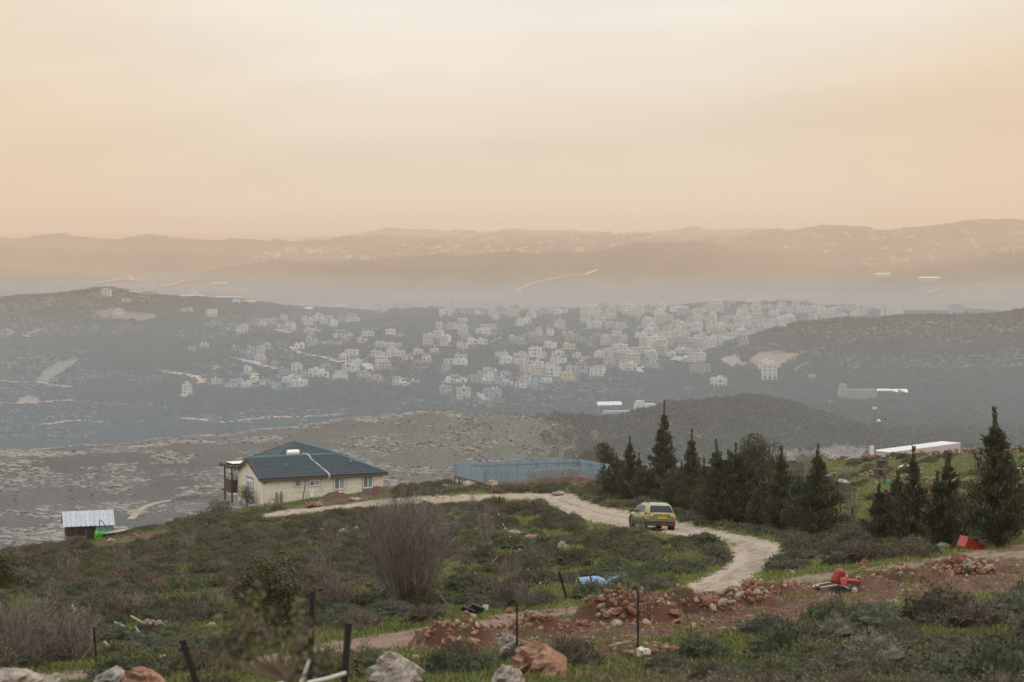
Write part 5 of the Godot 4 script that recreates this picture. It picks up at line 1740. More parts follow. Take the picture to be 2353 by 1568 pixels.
func farm_house() -> void:
	var o := thing("house", "cream sided house with dark blue green tiled roof left of centre", "house", Vector3(-23.9, -9.46, -190.0), deg_to_rad(24.5))
	var L := 12.3
	var G := 7.7
	var E := 2.55
	var R := 3.9
	# floor, ceiling and the two walls that face away close the rooms
	var mb := MB.new()
	mb.col = Color(0.40, 0.36, 0.30)
	mb.box(Vector3(L / 2, -0.12, -G / 2), Vector3(L - 0.06, 0.12, G - 0.06))
	part("floor", mb.mesh(M.paint), o)
	mb = MB.new()
	mb.col = Color(0.60, 0.58, 0.54)
	mb.box(Vector3(L / 2, E - 0.05, -G / 2), Vector3(L - 0.06, 0.08, G - 0.06))
	part("ceiling", mb.mesh(M.paint), o)
	mb = MB.new()
	mb.col = Color(0.60, 0.56, 0.46)
	mb.box(Vector3(L / 2, E / 2 - 0.3, -G - 0.02), Vector3(L, E + 0.6, 0.08))
	mb.box(Vector3(L + 0.02, E / 2 - 0.3, -G / 2), Vector3(0.08, E + 0.6, G))
	mb.box(Vector3(L * 0.5, E / 2, -3.2), Vector3(L - 0.2, E - 0.2, 0.1))
	part("rear_wall", mb.mesh(M.paint), o)
	# lapped siding: boards on the long side and on the gable, broken at the windows
	var wins := [[3.62, 1.79, 0.74, 0.76], [5.30, 1.795, 1.13, 0.79], [7.81, 1.555, 1.12, 1.23], [10.75, 1.56, 1.10, 1.26]]
	var pitch := 0.155
	var yb := -0.62
	var tones := []
	for i in 3:
		tones.append(Color(0.71, 0.67, 0.555) * (0.96 + 0.04 * i))
	var row := 0
	while yb < E:
		var y1 := minf(yb + pitch, E)
		var cuts := [[0.0, L]]
		for w in wins:
			if y1 > w[1] - w[3] / 2 and yb < w[1] + w[3] / 2:
				var nx := []
				for c in cuts:
					var l: float = w[0] - w[2] / 2
					var r: float = w[0] + w[2] / 2
					if l > c[0] and r < c[1]: nx.append([c[0], l]); nx.append([r, c[1]])
					else: nx.append(c)
				cuts = nx
		mb = MB.new()
		mb.col = tones[row % 3]
		for c in cuts:
			lap(mb, Vector3(c[0], yb, 0), Vector3(c[1], yb, 0), y1 - yb, Vector3(0, 0, 1))
		part("siding_board", mb.mesh(M.siding), o)
		row += 1
		yb += pitch
	yb = -0.62
	row = 0
	while yb < R - 0.05:
		var y1 := minf(yb + pitch, R)
		var z0 := 0.0
		var z1 := -G
		if yb > E:
			var f := (yb - E) / (R - E)
			z0 = -G / 2 * f
			z1 = -G + G / 2 * f
		mb = MB.new()
		mb.col = tones[(row + 1) % 3]
		if y1 > 0.74 and yb < 2.05:
			lap(mb, Vector3(0, yb, -5.0), Vector3(0, yb, z1), y1 - yb, Vector3(-1, 0, 0))
			lap(mb, Vector3(0, yb, z0), Vector3(0, yb, -2.6), y1 - yb, Vector3(-1, 0, 0))
		else:
			lap(mb, Vector3(0, yb, z0), Vector3(0, yb, z1), y1 - yb, Vector3(-1, 0, 0))
		part("siding_board", mb.mesh(M.siding), o)
		row += 1
		yb += pitch
	mb = MB.new()
	mb.col = Color(0.72, 0.68, 0.57)
	for c in [Vector3(0, 0, 0), Vector3(L, 0, 0), Vector3(0, 0, -G)]:
		mb.box(c + Vector3(0, E / 2 - 0.33, 0), Vector3(0.11, E + 0.6, 0.11))
	part("corner_trim", mb.mesh(M.paint), o)
	pane_window(o, Vector3(3.62, 1.79, 0.0), 0.72, 0.74, false, 0.0, Color(0.20, 0.17, 0.14))
	pane_window(o, Vector3(5.30, 1.795, 0.0), 1.1, 0.76, false, 0.22, Color(0.36, 0.38, 0.42))
	pane_window(o, Vector3(7.81, 1.555, 0.0), 1.08, 1.20, false, 0.0, Color(0.28, 0.33, 0.42))
	pane_window(o, Vector3(10.75, 1.56, 0.0), 1.06, 1.23, false, 0.0, Color(0.03, 0.20, 0.15))
	pane_window(o, Vector3(0.0, 1.40, -3.8), 2.3, 1.26, true, 0.26, Color(0.55, 0.57, 0.62))
	# tiled roof: courses of rounded tiles, each course stepping over the one below
	var ov := 0.42
	var rx1 := 8.9
	var ye := E - 0.14
	var roof := Node3D.new()
	roof.name = "roof"
	o.add_child(roof, true)
	var tl := MB.new()
	tile_slope(tl, Vector3(-0.35, ye, ov), Vector3(L + ov, ye, ov), Vector3(-0.35, R + 0.1, -G / 2), Vector3(rx1, R + 0.1, -G / 2), 13, 62)
	tile_slope(tl, Vector3(L + ov, ye, ov), Vector3(L + ov, ye, -G - ov), Vector3(rx1, R + 0.1, -G / 2), Vector3(rx1, R + 0.1, -G / 2), 13, 40)
	tile_slope(tl, Vector3(L + ov, ye, -G - ov), Vector3(-0.35, ye, -G - ov), Vector3(rx1, R + 0.1, -G / 2), Vector3(-0.35, R + 0.1, -G / 2), 13, 40)
	# wing behind with the higher hip
	var A := Vector3(5.6, 5.05, -7.4)
	var Bp := Vector3(9.1, R + 0.12, -3.95)
	tile_slope(tl, Vector3(2.6, 3.85, -4.2), Bp, A, A, 9, 34)
	tile_slope(tl, Bp, Vector3(12.5, 3.0, -10.5), A, A, 9, 20)
	tile_slope(tl, Vector3(1.5, 3.0, -11.5), Vector3(2.6, 3.85, -4.2), A, A, 9, 20)
	var tp := part("roof_tiles", tl.mesh(M.tile), roof)
	tp.set_meta("kind", "stuff")
	mb = MB.new()
	mb.col = Color(0.06, 0.155, 0.165)
	for seg in [[Vector3(-0.37, R + 0.14, -G / 2), Vector3(rx1, R + 0.14, -G / 2)], [Vector3(rx1, R + 0.14, -G / 2), Vector3(L + ov, ye + 0.06, ov)], [A + Vector3(0, 0.04, 0), Bp + Vector3(0, 0.04, 0)]]:
		var n := int((seg[1] - seg[0]).length() / 0.34)
		for i in n:
			mb.tube([seg[0].lerp(seg[1], float(i) / n), seg[0].lerp(seg[1], (i + 1.06) / n)], 0.10, 0.085, 7)
	part("ridge_cap", mb.mesh(M.tile), roof)
	for v in [Vector3(2.9, 3.28, -1.5), Vector3(9.55, 3.30, -1.6)]:
		mb = MB.new()
		mb.col = Color(0.10, 0.26, 0.27)
		mb.tube([v, v + Vector3(0, 0.22, 0.02)], 0.09, 0.09, 8)
		mb.tube([v + Vector3(0, 0.20, -0.03), v + Vector3(0.02, 0.22, 0.22)], 0.10, 0.10, 8)
		part("vent_pipe", mb.mesh(M.tile), roof)
	# weathered fascia and barge boards
	mb = MB.new()
	mb.col = Color(0.125, 0.095, 0.072)
	mb.box(Vector3((L + ov - 0.3) / 2, ye - 0.13, ov - 0.04), Vector3(L + ov + 0.35, 0.26, 0.05))
	part("fascia", mb.mesh(M.wood), o)
	mb = MB.new()
	mb.col = Color(0.115, 0.085, 0.065)
	mb.beam(Vector3(-0.36, ye - 0.10, ov), Vector3(-0.36, R - 0.02, -G / 2), 0.05, 0.22)
	mb.beam(Vector3(-0.36, ye - 0.10, -G - ov), Vector3(-0.36, R - 0.02, -G / 2), 0.05, 0.22)
	part("barge_board", mb.mesh(M.wood), o)
	mb = MB.new()
	mb.col = Color(0.50, 0.45, 0.33)
	mb.box(Vector3(L / 2, ye - 0.06, ov / 2 - 0.04), Vector3(L + 0.3, 0.04, ov - 0.02))
	part("soffit", mb.mesh(M.paint), o)
	# solar boiler on the ridge
	var tk := Node3D.new()
	tk.name = "water_boiler"
	o.add_child(tk, true)
	tk.set_meta("label", "white cylindrical boiler lying behind the ridge")
	mb = MB.new()
	mb.col = Color(0.74, 0.74, 0.73)
	mb.lathe([[0.0, 0.0], [0.24, 0.02], [0.28, 0.10], [0.28, 1.15], [0.24, 1.23], [0.0, 1.25]], 16, Basis(Vector3(0, 0, 1), -PI / 2), Vector3(3.9, R + 0.40, -G / 2 - 0.42))
	part("tank", mb.mesh(M.gloss), tk)
	mb = MB.new()
	mb.col = Color(0.25, 0.26, 0.27)
	for x in [4.1, 4.9]:
		mb.beam(Vector3(x, R + 0.15, -G / 2 - 0.15), Vector3(x, R - 0.35, -G / 2 - 0.9), 0.04, 0.04)
		mb.beam(Vector3(x, R - 0.35, -G / 2 - 0.75), Vector3(x, R + 0.25, -G / 2 - 0.6), 0.04, 0.04)
	part("stand", mb.mesh(M.metal), tk)
	# white hoses running from the boiler down the roof and wall
	mb = MB.new()
	mb.col = Color(0.66, 0.66, 0.64)
	for dx in [0.0, 0.10]:
		var pts := [Vector3(5.35 + dx, R + 0.28, -G / 2 - 0.2), Vector3(5.75 + dx, R + 0.26, -G / 2 + 0.3), Vector3(5.95 + dx, R - 0.18, -2.9), Vector3(6.2 + dx, 3.35, -1.9), Vector3(6.45 + dx, 2.95, -0.85), Vector3(6.6 + dx, ye + 0.18, 0.35), Vector3(6.55 + dx, 2.2, 0.5), Vector3(6.35 + dx, 1.85, 0.22), Vector3(6.15 + dx, 1.3, 0.09), Vector3(6.05 + dx, 0.7, 0.09), Vector3(5.8 + dx, 0.25, 0.2), Vector3(5.45 + dx, -0.1, 0.35)]
		mb.tube(smooth(pts, 4), 0.022, 0.022, 6)
	part("white_hose", mb.mesh(M.gloss), o)
	mb = MB.new()
	mb.col = Color(0.04, 0.04, 0.045)
	mb.tube(smooth([Vector3(4.33, 2.35, 0.07), Vector3(4.30, 1.4, 0.07), Vector3(4.15, 0.7, 0.09), Vector3(4.08, -0.2, 0.09)], 4), 0.035, 0.035, 6)
	part("drain_pipe", mb.mesh(M.paint), o)
	mb = MB.new()
	mb.col = Color(0.5, 0.46, 0.36)
	mb.tube([Vector3(4.55, 2.3, 0.05), Vector3(4.5, 0.2, 0.05)], 0.012, 0.012, 4)
	mb.tube([Vector3(8.62, 2.25, 0.05), Vector3(8.60, 0.5, 0.05)], 0.02, 0.02, 5)
	part("cable", mb.mesh(M.paint), o)
	var hb := Node3D.new()
	hb.name = "gas_heater"
	o.add_child(hb, true)
	mb = MB.new()
	mb.col = Color(0.76, 0.76, 0.76)
	mb.box(Vector3(4.94, 0.70, 0.12), Vector3(0.40, 0.64, 0.16))
	part("casing", mb.mesh(M.gloss), hb)
	mb = MB.new()
	mb.col = Color(0.10, 0.09, 0.09)
	mb.box(Vector3(4.92, 0.92, 0.205), Vector3(0.16, 0.03, 0.01))
	part("display_strip", mb.mesh(M.paint), hb)
	mb = MB.new()
	mb.col = Color(0.35, 0.25, 0.14)
	for x in [4.83, 4.94, 5.04]: mb.tube([Vector3(x, 0.38, 0.1), Vector3(x, 0.05, 0.08)], 0.013, 0.013, 5)
	part("pipe", mb.mesh(M.metal), hb)
	mb = MB.new()
	mb.col = Color(0.05, 0.05, 0.055)
	mb.box(Vector3(0.32, 2.02, 0.10), Vector3(0.17, 0.13, 0.12))
	part("wall_lamp", mb.mesh(M.paint), o)
	# gas bottles by the corner
	var w0 := o.transform
	for i in 2:
		var lp := Vector3(1.25 + i * 0.44, 0, 0.75)
		var wp := w0 * lp
		wp.y = ground(wp.x, wp.z)
		var g := thing("gas_bottle", ["left", "right"][i] + " one of two grey green gas bottles against the cream house", "gas bottle", wp, 0.0, "gas bottles by the house")
		mb = MB.new()
		mb.col = Color(0.155, 0.175, 0.16)
		mb.lathe([[0.15, -0.08], [0.17, 0.04], [0.17, 0.92], [0.14, 1.02], [0.06, 1.06]], 14)
		part("bottle", mb.mesh(M.gloss), g)
		mb = MB.new()
		mb.col = Color(0.13, 0.15, 0.14)
		mb.lathe([[0.11, 1.02], [0.11, 1.18], [0.10, 1.18], [0.10, 1.02]], 12)
		part("collar", mb.mesh(M.gloss), g)
	# balcony with a pergola behind the gable
	var b := thing("pergola", "dark timber pergola balcony with white cover behind the cream gable", "pergola", o.position, o.rotation.y)
	mb = MB.new()
	mb.col = Color(0.085, 0.062, 0.045)
	mb.box(Vector3(1.0, 0.25, -9.1), Vector3(3.6, 0.16, 2.8))
	part("deck", mb.mesh(M.wood), b)
	for x in [-0.62, 0.9, 2.7]:
		mb = MB.new()
		mb.col = Color(0.095, 0.068, 0.048)
		mb.box(Vector3(x, 1.0, -10.35), Vector3(0.14, 3.6, 0.14))
		part("post", mb.mesh(M.wood), b)
		mb = MB.new()
		mb.col = Color(0.095, 0.068, 0.048)
		mb.box(Vector3(x, 1.0, -7.85), Vector3(0.14, 3.6, 0.14))
		part("post", mb.mesh(M.wood), b)
	for i in 7:
		mb = MB.new()
		mb.col = Color(0.10, 0.07, 0.05)
		mb.box(Vector3(-1.0 + i * 0.62, 2.86, -9.1), Vector3(0.09, 0.16, 3.4))
		part("rafter", mb.mesh(M.wood), b)
	mb = MB.new()
	mb.col = Color(0.10, 0.07, 0.05)
	mb.box(Vector3(0.9, 2.70, -10.4), Vector3(4.2, 0.14, 0.1))
	mb.box(Vector3(0.9, 2.70, -7.85), Vector3(4.2, 0.14, 0.1))
	part("beam", mb.mesh(M.wood), b)
	mb = MB.new()
	mb.col = Color(0.66, 0.62, 0.56)
	mb.quad(Vector3(-0.5, 2.97, -10.5), Vector3(3.2, 2.97, -10.5), Vector3(3.2, 3.02, -7.9), Vector3(-0.5, 3.02, -7.9))
	mb.quad(Vector3(-0.5, 3.0, -10.5), Vector3(3.2, 3.0, -10.5), Vector3(3.2, 3.05, -7.9), Vector3(-0.5, 3.05, -7.9))
	part("cover", mb.mesh(M.paint), b)
	rng.seed = 64
	mb = MB.new()
	for i in 120:
		mb.col = jitter(Color(0.055, 0.048, 0.04), 0.3)
		mb.box(Vector3(-0.72, 0.86 + rng.randf_range(-0.04, 0.04), -10.3 + i * 0.0215), Vector3(0.03, 1.15, 0.02))
		mb.box(Vector3(-0.68 + i * 0.011, 0.86 + rng.randf_range(-0.04, 0.04), -7.78), Vector3(0.018, 1.15, 0.03))
	var rd := part("reed_screen", mb.mesh(M.paint), b)
	rd.set_meta("kind", "stuff")
	mb = MB.new()
	for i in 260:
		mb.col = jitter(Color(0.05, 0.06, 0.028), 0.35)
		leaf(mb, Vector3(rng.randf_range(-0.8, 1.5), 1.5 + absf(rng.randfn(0.0, 0.22)), rng.randf_range(-8.1, -7.7) if rng.randf() < 0.6 else rng.randf_range(-10.2, -8)), rdir(), 0.14, 0.04)
	part("potted_plants", mb.mesh(M.leaf), b).set_meta("kind", "stuff")
	# bushes in front of the gable
	var bl := [[Vector3(-0.9, 0, -1.9), 2.0, 2.1, "grey leafless climber bush heaped against the cream gable wall", SHRUB_GREY], [Vector3(-3.6, 0, -1.2), 2.9, 1.5, "broad grey green bush left of the house corner", [Color(0.075, 0.085, 0.065), Color(0.055, 0.065, 0.045), Color(0.095, 0.10, 0.08)]], [Vector3(-6.0, 0, 0.6), 2.0, 1.1, "dark bush at the far left end of the house bushes", SHRUB_GREEN], [Vector3(-2.6, 0, -6.6), 2.8, 2.2, "bush under the timber balcony", SHRUB_BROWN]]
	for e in bl:
		var wp: Vector3 = w0 * (e[0] as Vector3)
		wp.y = ground(wp.x, wp.z)
		var bm := broadleaf(e[2], e[1], 2400, 0.11, int(e[1] * 1000), e[4])
		var bo := thing("house_bush", e[3], "bush", wp, 0.0, "bushes by the house")
		part("foliage", bm[0], bo)
		part("stem", bm[1], bo)
	bicycle(w0 * Vector3(-0.4, 0, 1.5))

func smooth(pts: Array, n: int) -> Array:
	var out := []
	for i in pts.size() - 1:
		var p0: Vector3 = pts[maxi(i - 1, 0)]
		var p1: Vector3 = pts[i]
		var p2: Vector3 = pts[i + 1]
		var p3: Vector3 = pts[mini(i + 2, pts.size() - 1)]
		for k in n:
			out.append(p1.cubic_interpolate(p2, p0, p3, float(k) / n))
	out.append(pts[pts.size() - 1])
	return out

func lap(mb: MB, a: Vector3, b: Vector3, h: float, out: Vector3) -> void:   # one weatherboard: proud at its foot
	var up := Vector3(0, h, 0)
	var o0 := out * 0.035
	var o1 := out * 0.008
	mb.quad(a + o0, b + o0, b + up + o1, a + up + o1)
	mb.quad(a, b, b + o0, a + o0)
	mb.tri(a, a + o0, a + up + o1)
	mb.tri(b, b + o0, b + up + o1)

func tile_slope(mb: MB, e0: Vector3, e1: Vector3, t0: Vector3, t1: Vector3, rows: int, cols: int) -> void:
	var up := (e1 - e0).cross(t0 - e0).normalized()
	if up.y < 0: up = -up
	for r in rows:
		var f0 := float(r) / rows
		var f1 := float(r + 1) / rows
		var a0 := e0.lerp(t0, f0)
		var a1 := e1.lerp(t1, f0)
		var b0 := e0.lerp(t0, f1)
		var b1 := e1.lerp(t1, f1)
		var w := (a1 - a0).length()
		var n := maxi(1, int(cols * w / maxf(0.01, (e1 - e0).length())))
		for c in n:
			mb.col = jitter(Color(0.021, 0.044, 0.058), 0.18)
			var s0 := float(c) / n
			var s1 := (c + 1.0) / n
			var m := (s0 + s1) * 0.5
			var lo := up * 0.055
			var hi := up * 0.015
			var p := [a0.lerp(a1, s0) + lo, a0.lerp(a1, lerpf(s0, s1, 0.3)) + lo + up * 0.045, a0.lerp(a1, lerpf(s0, s1, 0.7)) + lo + up * 0.045, a0.lerp(a1, s1) + lo]
			var q := [b0.lerp(b1, s0) + hi, b0.lerp(b1, lerpf(s0, s1, 0.3)) + hi + up * 0.045, b0.lerp(b1, lerpf(s0, s1, 0.7)) + hi + up * 0.045, b0.lerp(b1, s1) + hi]
			for k in 3: mb.quad(p[k], p[k + 1], q[k + 1], q[k])
			mb.quad(a0.lerp(a1, s0), a0.lerp(a1, s1), p[2], p[1])

func bicycle(at: Vector3) -> void:
	at.y = ground(at.x, at.z)
	var o := thing("bicycle", "blue bicycle lying against the bush by the house corner", "bicycle", at, 0.3)
	var mb: MB
	for s in [[Vector3(-0.05, 0.20, 0.15), Basis.from_euler(Vector3(1.1, 0, 0.2))], [Vector3(0.85, 0.42, -0.05), Basis.from_euler(Vector3(0.15, 0.3, 0.1))]]:
		var wh := Node3D.new()
		wh.name = "wheel"
		o.add_child(wh, true)
		wh.position = s[0]
		wh.basis = s[1]
		mb = MB.new()
		mb.col = Color(0.03, 0.03, 0.03)
		var ring := []
		for i in 21: ring.append(Vector3(cos(TAU * i / 20.0), sin(TAU * i / 20.0), 0) * 0.31)
		mb.tube(ring, 0.025, 0.025, 6, false)
		part("tyre", mb.mesh(M.paint), wh)
		mb = MB.new()
		mb.col = Color(0.5, 0.5, 0.5)
		for i in 12: mb.tube([Vector3.ZERO, Vector3(cos(TAU * i / 12.0), sin(TAU * i / 12.0), 0) * 0.29], 0.004, 0.004, 3, false)
		part("spokes", mb.mesh(M.metal), wh)
	mb = MB.new()
	mb.col = Color(0.02, 0.06, 0.30)
	var pts := [Vector3(-0.05, 0.2, 0.15), Vector3(0.3, 0.22, 0.12), Vector3(0.45, 0.42, 0.05), Vector3(0.1, 0.40, 0.10), Vector3(0.3, 0.22, 0.12), Vector3(0.85, 0.42, -0.05)]
	for i in pts.size() - 1: mb.tube([pts[i], pts[i + 1]], 0.022, 0.022, 6)
	part("frame", mb.mesh(M.gloss), o)
	mb = MB.new()
	mb.col = Color(0.6, 0.6, 0.6)
	mb.tube([Vector3(0.05, 0.45, 0.25), Vector3(0.12, 0.47, 0.1), Vector3(0.1, 0.44, -0.2)], 0.015, 0.015, 5)
	part("handlebar", mb.mesh(M.metal), o)
	mb = MB.new()
	mb.col = Color(0.6, 0.6, 0.58)
	mb.box(Vector3(0.42, 0.50, 0.05), Vector3(0.22, 0.05, 0.1))
	part("saddle", mb.mesh(M.paint), o)

# ---------------------------------------------------------------- blue picket enclosure on its timber deck
func fence_run(label: String, a: Vector3, b: Vector3, h: float, gap: float, wid: float, inner: float, group: String) -> Node3D:
	var o := thing("picket_fence", label, "fence", a, 0.0, group)
	var dv := b - a
	var l := dv.length()
	var t := dv / l
	var side := t.cross(Vector3.UP).normalized()
	var yaw := atan2(-t.z, t.x)
	var n := int(l / (wid + gap))
	var bx := MB.new()
	bx.col = Color(1, 1, 1)
	bx.prism(PackedVector2Array([Vector2(-wid / 2, 0), Vector2(wid / 2, 0), Vector2(wid / 2, h - 0.03), Vector2(wid * 0.25, h), Vector2(-wid * 0.25, h), Vector2(-wid / 2, h - 0.03)]), -0.011, 0.011)
	var shades := []
	for k in 3:
		var m: StandardMaterial3D = M.blue_wood.duplicate()
		m.albedo_color = srgb(Color(0.27, 0.375, 0.46) * [0.90, 1.0, 1.1][k])
		shades.append(bx.mesh(m))
	for i in n:
		var p := part("picket", shades[rng.randi() % 3], o)
		p.position = t * ((i + 0.5) * l / n)
		p.rotation.y = yaw
	for y in [0.22, h - 0.32]:
		var rl := MB.new()
		rl.col = Color(1, 1, 1)
		rl.beam(Vector3(0, y, 0) + side * inner * 0.035, dv + Vector3(0, y, 0) + side * inner * 0.035, 0.04, 0.09)
		part("rail", rl.mesh(M.blue_wood), o)
	var np := maxi(2, int(l / 2.0))
	for i in np + 1:
		var ps := MB.new()
		ps.col = Color(1, 1, 1)
		ps.box(Vector3(0, h * 0.5 - 0.08, 0), Vector3(0.09, h - 0.06, 0.09), Basis(Vector3.UP, yaw))
		var pp := part("fence_post", ps.mesh(M.blue_wood), o)
		pp.position = t * (l * i / np) + side * inner * 0.10
	return o

func blue_enclosure() -> void:
	rng.seed = 404
	var FL := Vector3(-2.6, -7.42, -190.0)
	var BL := Vector3(-5.64, -7.42, -195.6)
	var BR := Vector3(6.7, -7.42, -198.9)
	var FR := Vector3(9.84, -7.42, -193.7)
	var h := 1.28
	var g := "blue picket fences of the enclosure"
	fence_run("left side of the blue picket enclosure, boards close together", FL, BL, h, 0.006, 0.12, 1.0, g)
	fence_run("back run of the blue picket enclosure with inner posts showing", BL, BR, h, 0.02, 0.10, 1.0, g)
	fence_run("right end run of the blue picket enclosure beside the conifers", BR, FR, h, 0.008, 0.12, 1.0, g)
	fence_run("front run of the blue picket enclosure with gaps between pickets", FL, FR, h * 0.96, 0.055, 0.09, -1.0, g)
	var o := thing("timber_deck", "timber deck on stilts carrying the blue picket enclosure", "deck", FL)
	var mb := MB.new()
	mb.col = Color(0.12, 0.085, 0.06)
	var q := [Vector3.ZERO, BL - FL, BR - FL, FR - FL]
	for k in 2:
		var y := -0.03 - k * 0.1
		mb.quad(q[0] + Vector3(0, y, 0), q[1] + Vector3(0, y, 0), q[2] + Vector3(0, y, 0), q[3] + Vector3(0, y, 0))
	part("floor", mb.mesh(M.wood), o)
	mb = MB.new()
	mb.col = Color(0.20, 0.15, 0.10)
	mb.beam(q[0] + Vector3(0, -0.10, 0.04), q[1] + Vector3(-0.04, -0.10, 0), 0.05, 0.14)
	mb.beam(q[0] + Vector3(0, -0.10, 0.06), q[0].lerp(q[3], 0.28) + Vector3(0, -0.10, 0.06), 0.05, 0.14)
	part("edge_beam", mb.mesh(M.wood), o)
	for i in 7:
		for j in 2:
			var base = q[0].lerp(q[1], i / 6.0) + (q[3] - q[0]) * 0.16 * j
			var gy := ground(FL.x + base.x, FL.z + base.z) - FL.y
			mb = MB.new()
			mb.col = Color(0.14, 0.085, 0.05)
			mb.box(Vector3(base.x, (gy - 0.3) / 2 - 0.1, base.z), Vector3(0.13, absf(gy) + 0.25, 0.13))
			part("stilt", mb.mesh(M.wood), o)
	mb = MB.new()
	mb.col = Color(0.13, 0.08, 0.05)
	mb.beam(q[0].lerp(q[1], 0.3) + Vector3(0, -0.2, 0), q[0].lerp(q[1], 0.55) + Vector3(0, -1.2, 0), 0.08, 0.08)
	mb.beam(q[0].lerp(q[1], 0.75) + Vector3(0, -0.2, 0), q[0].lerp(q[1], 0.5) + Vector3(0, -1.2, 0), 0.08, 0.08)
	part("brace", mb.mesh(M.wood), o)
	# bent tube frames leaning along the front
	var fr := [0.34, 0.365, 0.385, 0.43, 0.46, 0.53, 0.56, 0.60, 0.63, 0.66, 0.69]
	var i := 0
	for f in fr:
		var p := FL.lerp(FR, f + 0.02) + Vector3(0.1, 0, 0.75 + 0.08 * (i % 3))
		p.y = ground(p.x, p.z) - 0.06
		mb = MB.new()
		mb.col = Color(0.27, 0.25, 0.22)
		var w := 0.46 + 0.1 * (i % 2)
		var hh := 1.05 + 0.06 * (i % 3)
		for s in 2:
			var z := -0.22 * s
			mb.tube(smooth([Vector3(-w / 2, 0, z), Vector3(-w / 2, hh * 0.8, z - 0.08), Vector3(-w / 2 + 0.1, hh, z - 0.1), Vector3(w / 2 - 0.1, hh, z - 0.1), Vector3(w / 2, hh * 0.8, z - 0.08), Vector3(w / 2, 0, z)], 4), 0.02, 0.02, 5)
		solo("tube_frame", mb.mesh(M.metal), ORD[i] + " bent metal tube frame from left along the blue fence front", "metal frame", p, -0.25 + 0.12 * (i % 4), "bent tube frames at the blue fence")
		i += 1
	# dark gable roof standing behind
	var rp := Vector3(9.3, 0, -214.0)
	rp.y = -9.9
	var t := thing("dark_hut", "dark brown pitched hut roof showing behind the blue fence", "hut", rp, 0.55)
	mb = MB.new()
	mb.col = Color(0.055, 0.042, 0.036)
	for k in 9:
		for s in [-1, 1]:
			var y0 := 2.75 - k * 0.17
			mb.box(Vector3(s * (0.12 + k * 0.26), y0, 0), Vector3(0.30, 0.05, 4.6), Basis(Vector3(0, 0, 1), -s * 0.58))
	part("roof_boards", mb.mesh(M.wood), t)
	mb = MB.new()
	mb.col = Color(0.07, 0.05, 0.04)
	mb.prism(PackedVector2Array([Vector2(-2.0, -4.5), Vector2(2.0, -4.5), Vector2(2.0, 1.35), Vector2(0, 2.65), Vector2(-2.0, 1.35)]), -2.0, 2.0)
	part("wall", mb.mesh(M.wood), t)

# ---------------------------------------------------------------- the car on the gravel road
func ring_body(z: float, yb: float, yt: float, w: float) -> Array:
	var half := [Vector2(0, yb), Vector2(w * 0.80, yb), Vector2(w * 0.95, yb + 0.07), Vector2(w, yb + 0.26), Vector2(w * 0.995, (yb + yt) * 0.5 + 0.05), Vector2(w * 0.965, yt - 0.10), Vector2(w * 0.90, yt - 0.02), Vector2(w * 0.82, yt), Vector2(0, yt + 0.015)]
	var out := []
	for p in half: out.append(Vector3(p.x, p.y, z))
	for i in range(half.size() - 2, 0, -1): out.append(Vector3(-half[i].x, half[i].y, z))
	return out
func ring_cabin(y: float, zr: float, zf: float, w: float) -> Array:
	var out := []
	var c := 0.16
	for p in [Vector2(-w * 0.55, zr + 0.03), Vector2(0, zr + 0.045), Vector2(w * 0.55, zr + 0.03), Vector2(w - c * 0.5, zr - 0.03), Vector2(w, zr - c * 1.2), Vector2(w * 1.01, (zr + zf) * 0.5), Vector2(w * 0.99, zf + c * 2.0), Vector2(w - c * 0.6, zf + 0.07), Vector2(w * 0.5, zf), Vector2(-w * 0.5, zf), Vector2(-w + c * 0.6, zf + 0.07), Vector2(-w * 0.99, zf + c * 2.0), Vector2(-w * 1.01, (zr + zf) * 0.5), Vector2(-w, zr - c * 1.2), Vector2(-w + c * 0.5, zr - 0.03)]:
		out.append(Vector3(p.x, y, p.y))
	return out
func smooth_loft(rings: Array, m: Material, closed_ends := true) -> ArrayMesh:
	var st := SurfaceTool.new()
	st.begin(Mesh.PRIMITIVE_TRIANGLES)
	st.set_smooth_group(0)
	var n: int = rings[0].size()
	for r in rings.size() - 1:
		for k in n:
			var a: Vector3 = rings[r][k]
			var b: Vector3 = rings[r][(k + 1) % n]
			var c: Vector3 = rings[r + 1][(k + 1) % n]
			var d: Vector3 = rings[r + 1][k]
			for v in [a, b, c, a, c, d]: st.add_vertex(v)
	if closed_ends:
		st.set_smooth_group(-1)
		for r in [0, rings.size() - 1]:
			var cen := Vector3.ZERO
			for p in rings[r]: cen += p / n
			for k in n:
				for v in [cen, rings[r][k], rings[r][(k + 1) % n]]: st.add_vertex(v)
	st.index()
	st.generate_normals()
	var am := st.commit()
	am.surface_set_material(0, m)
	return am

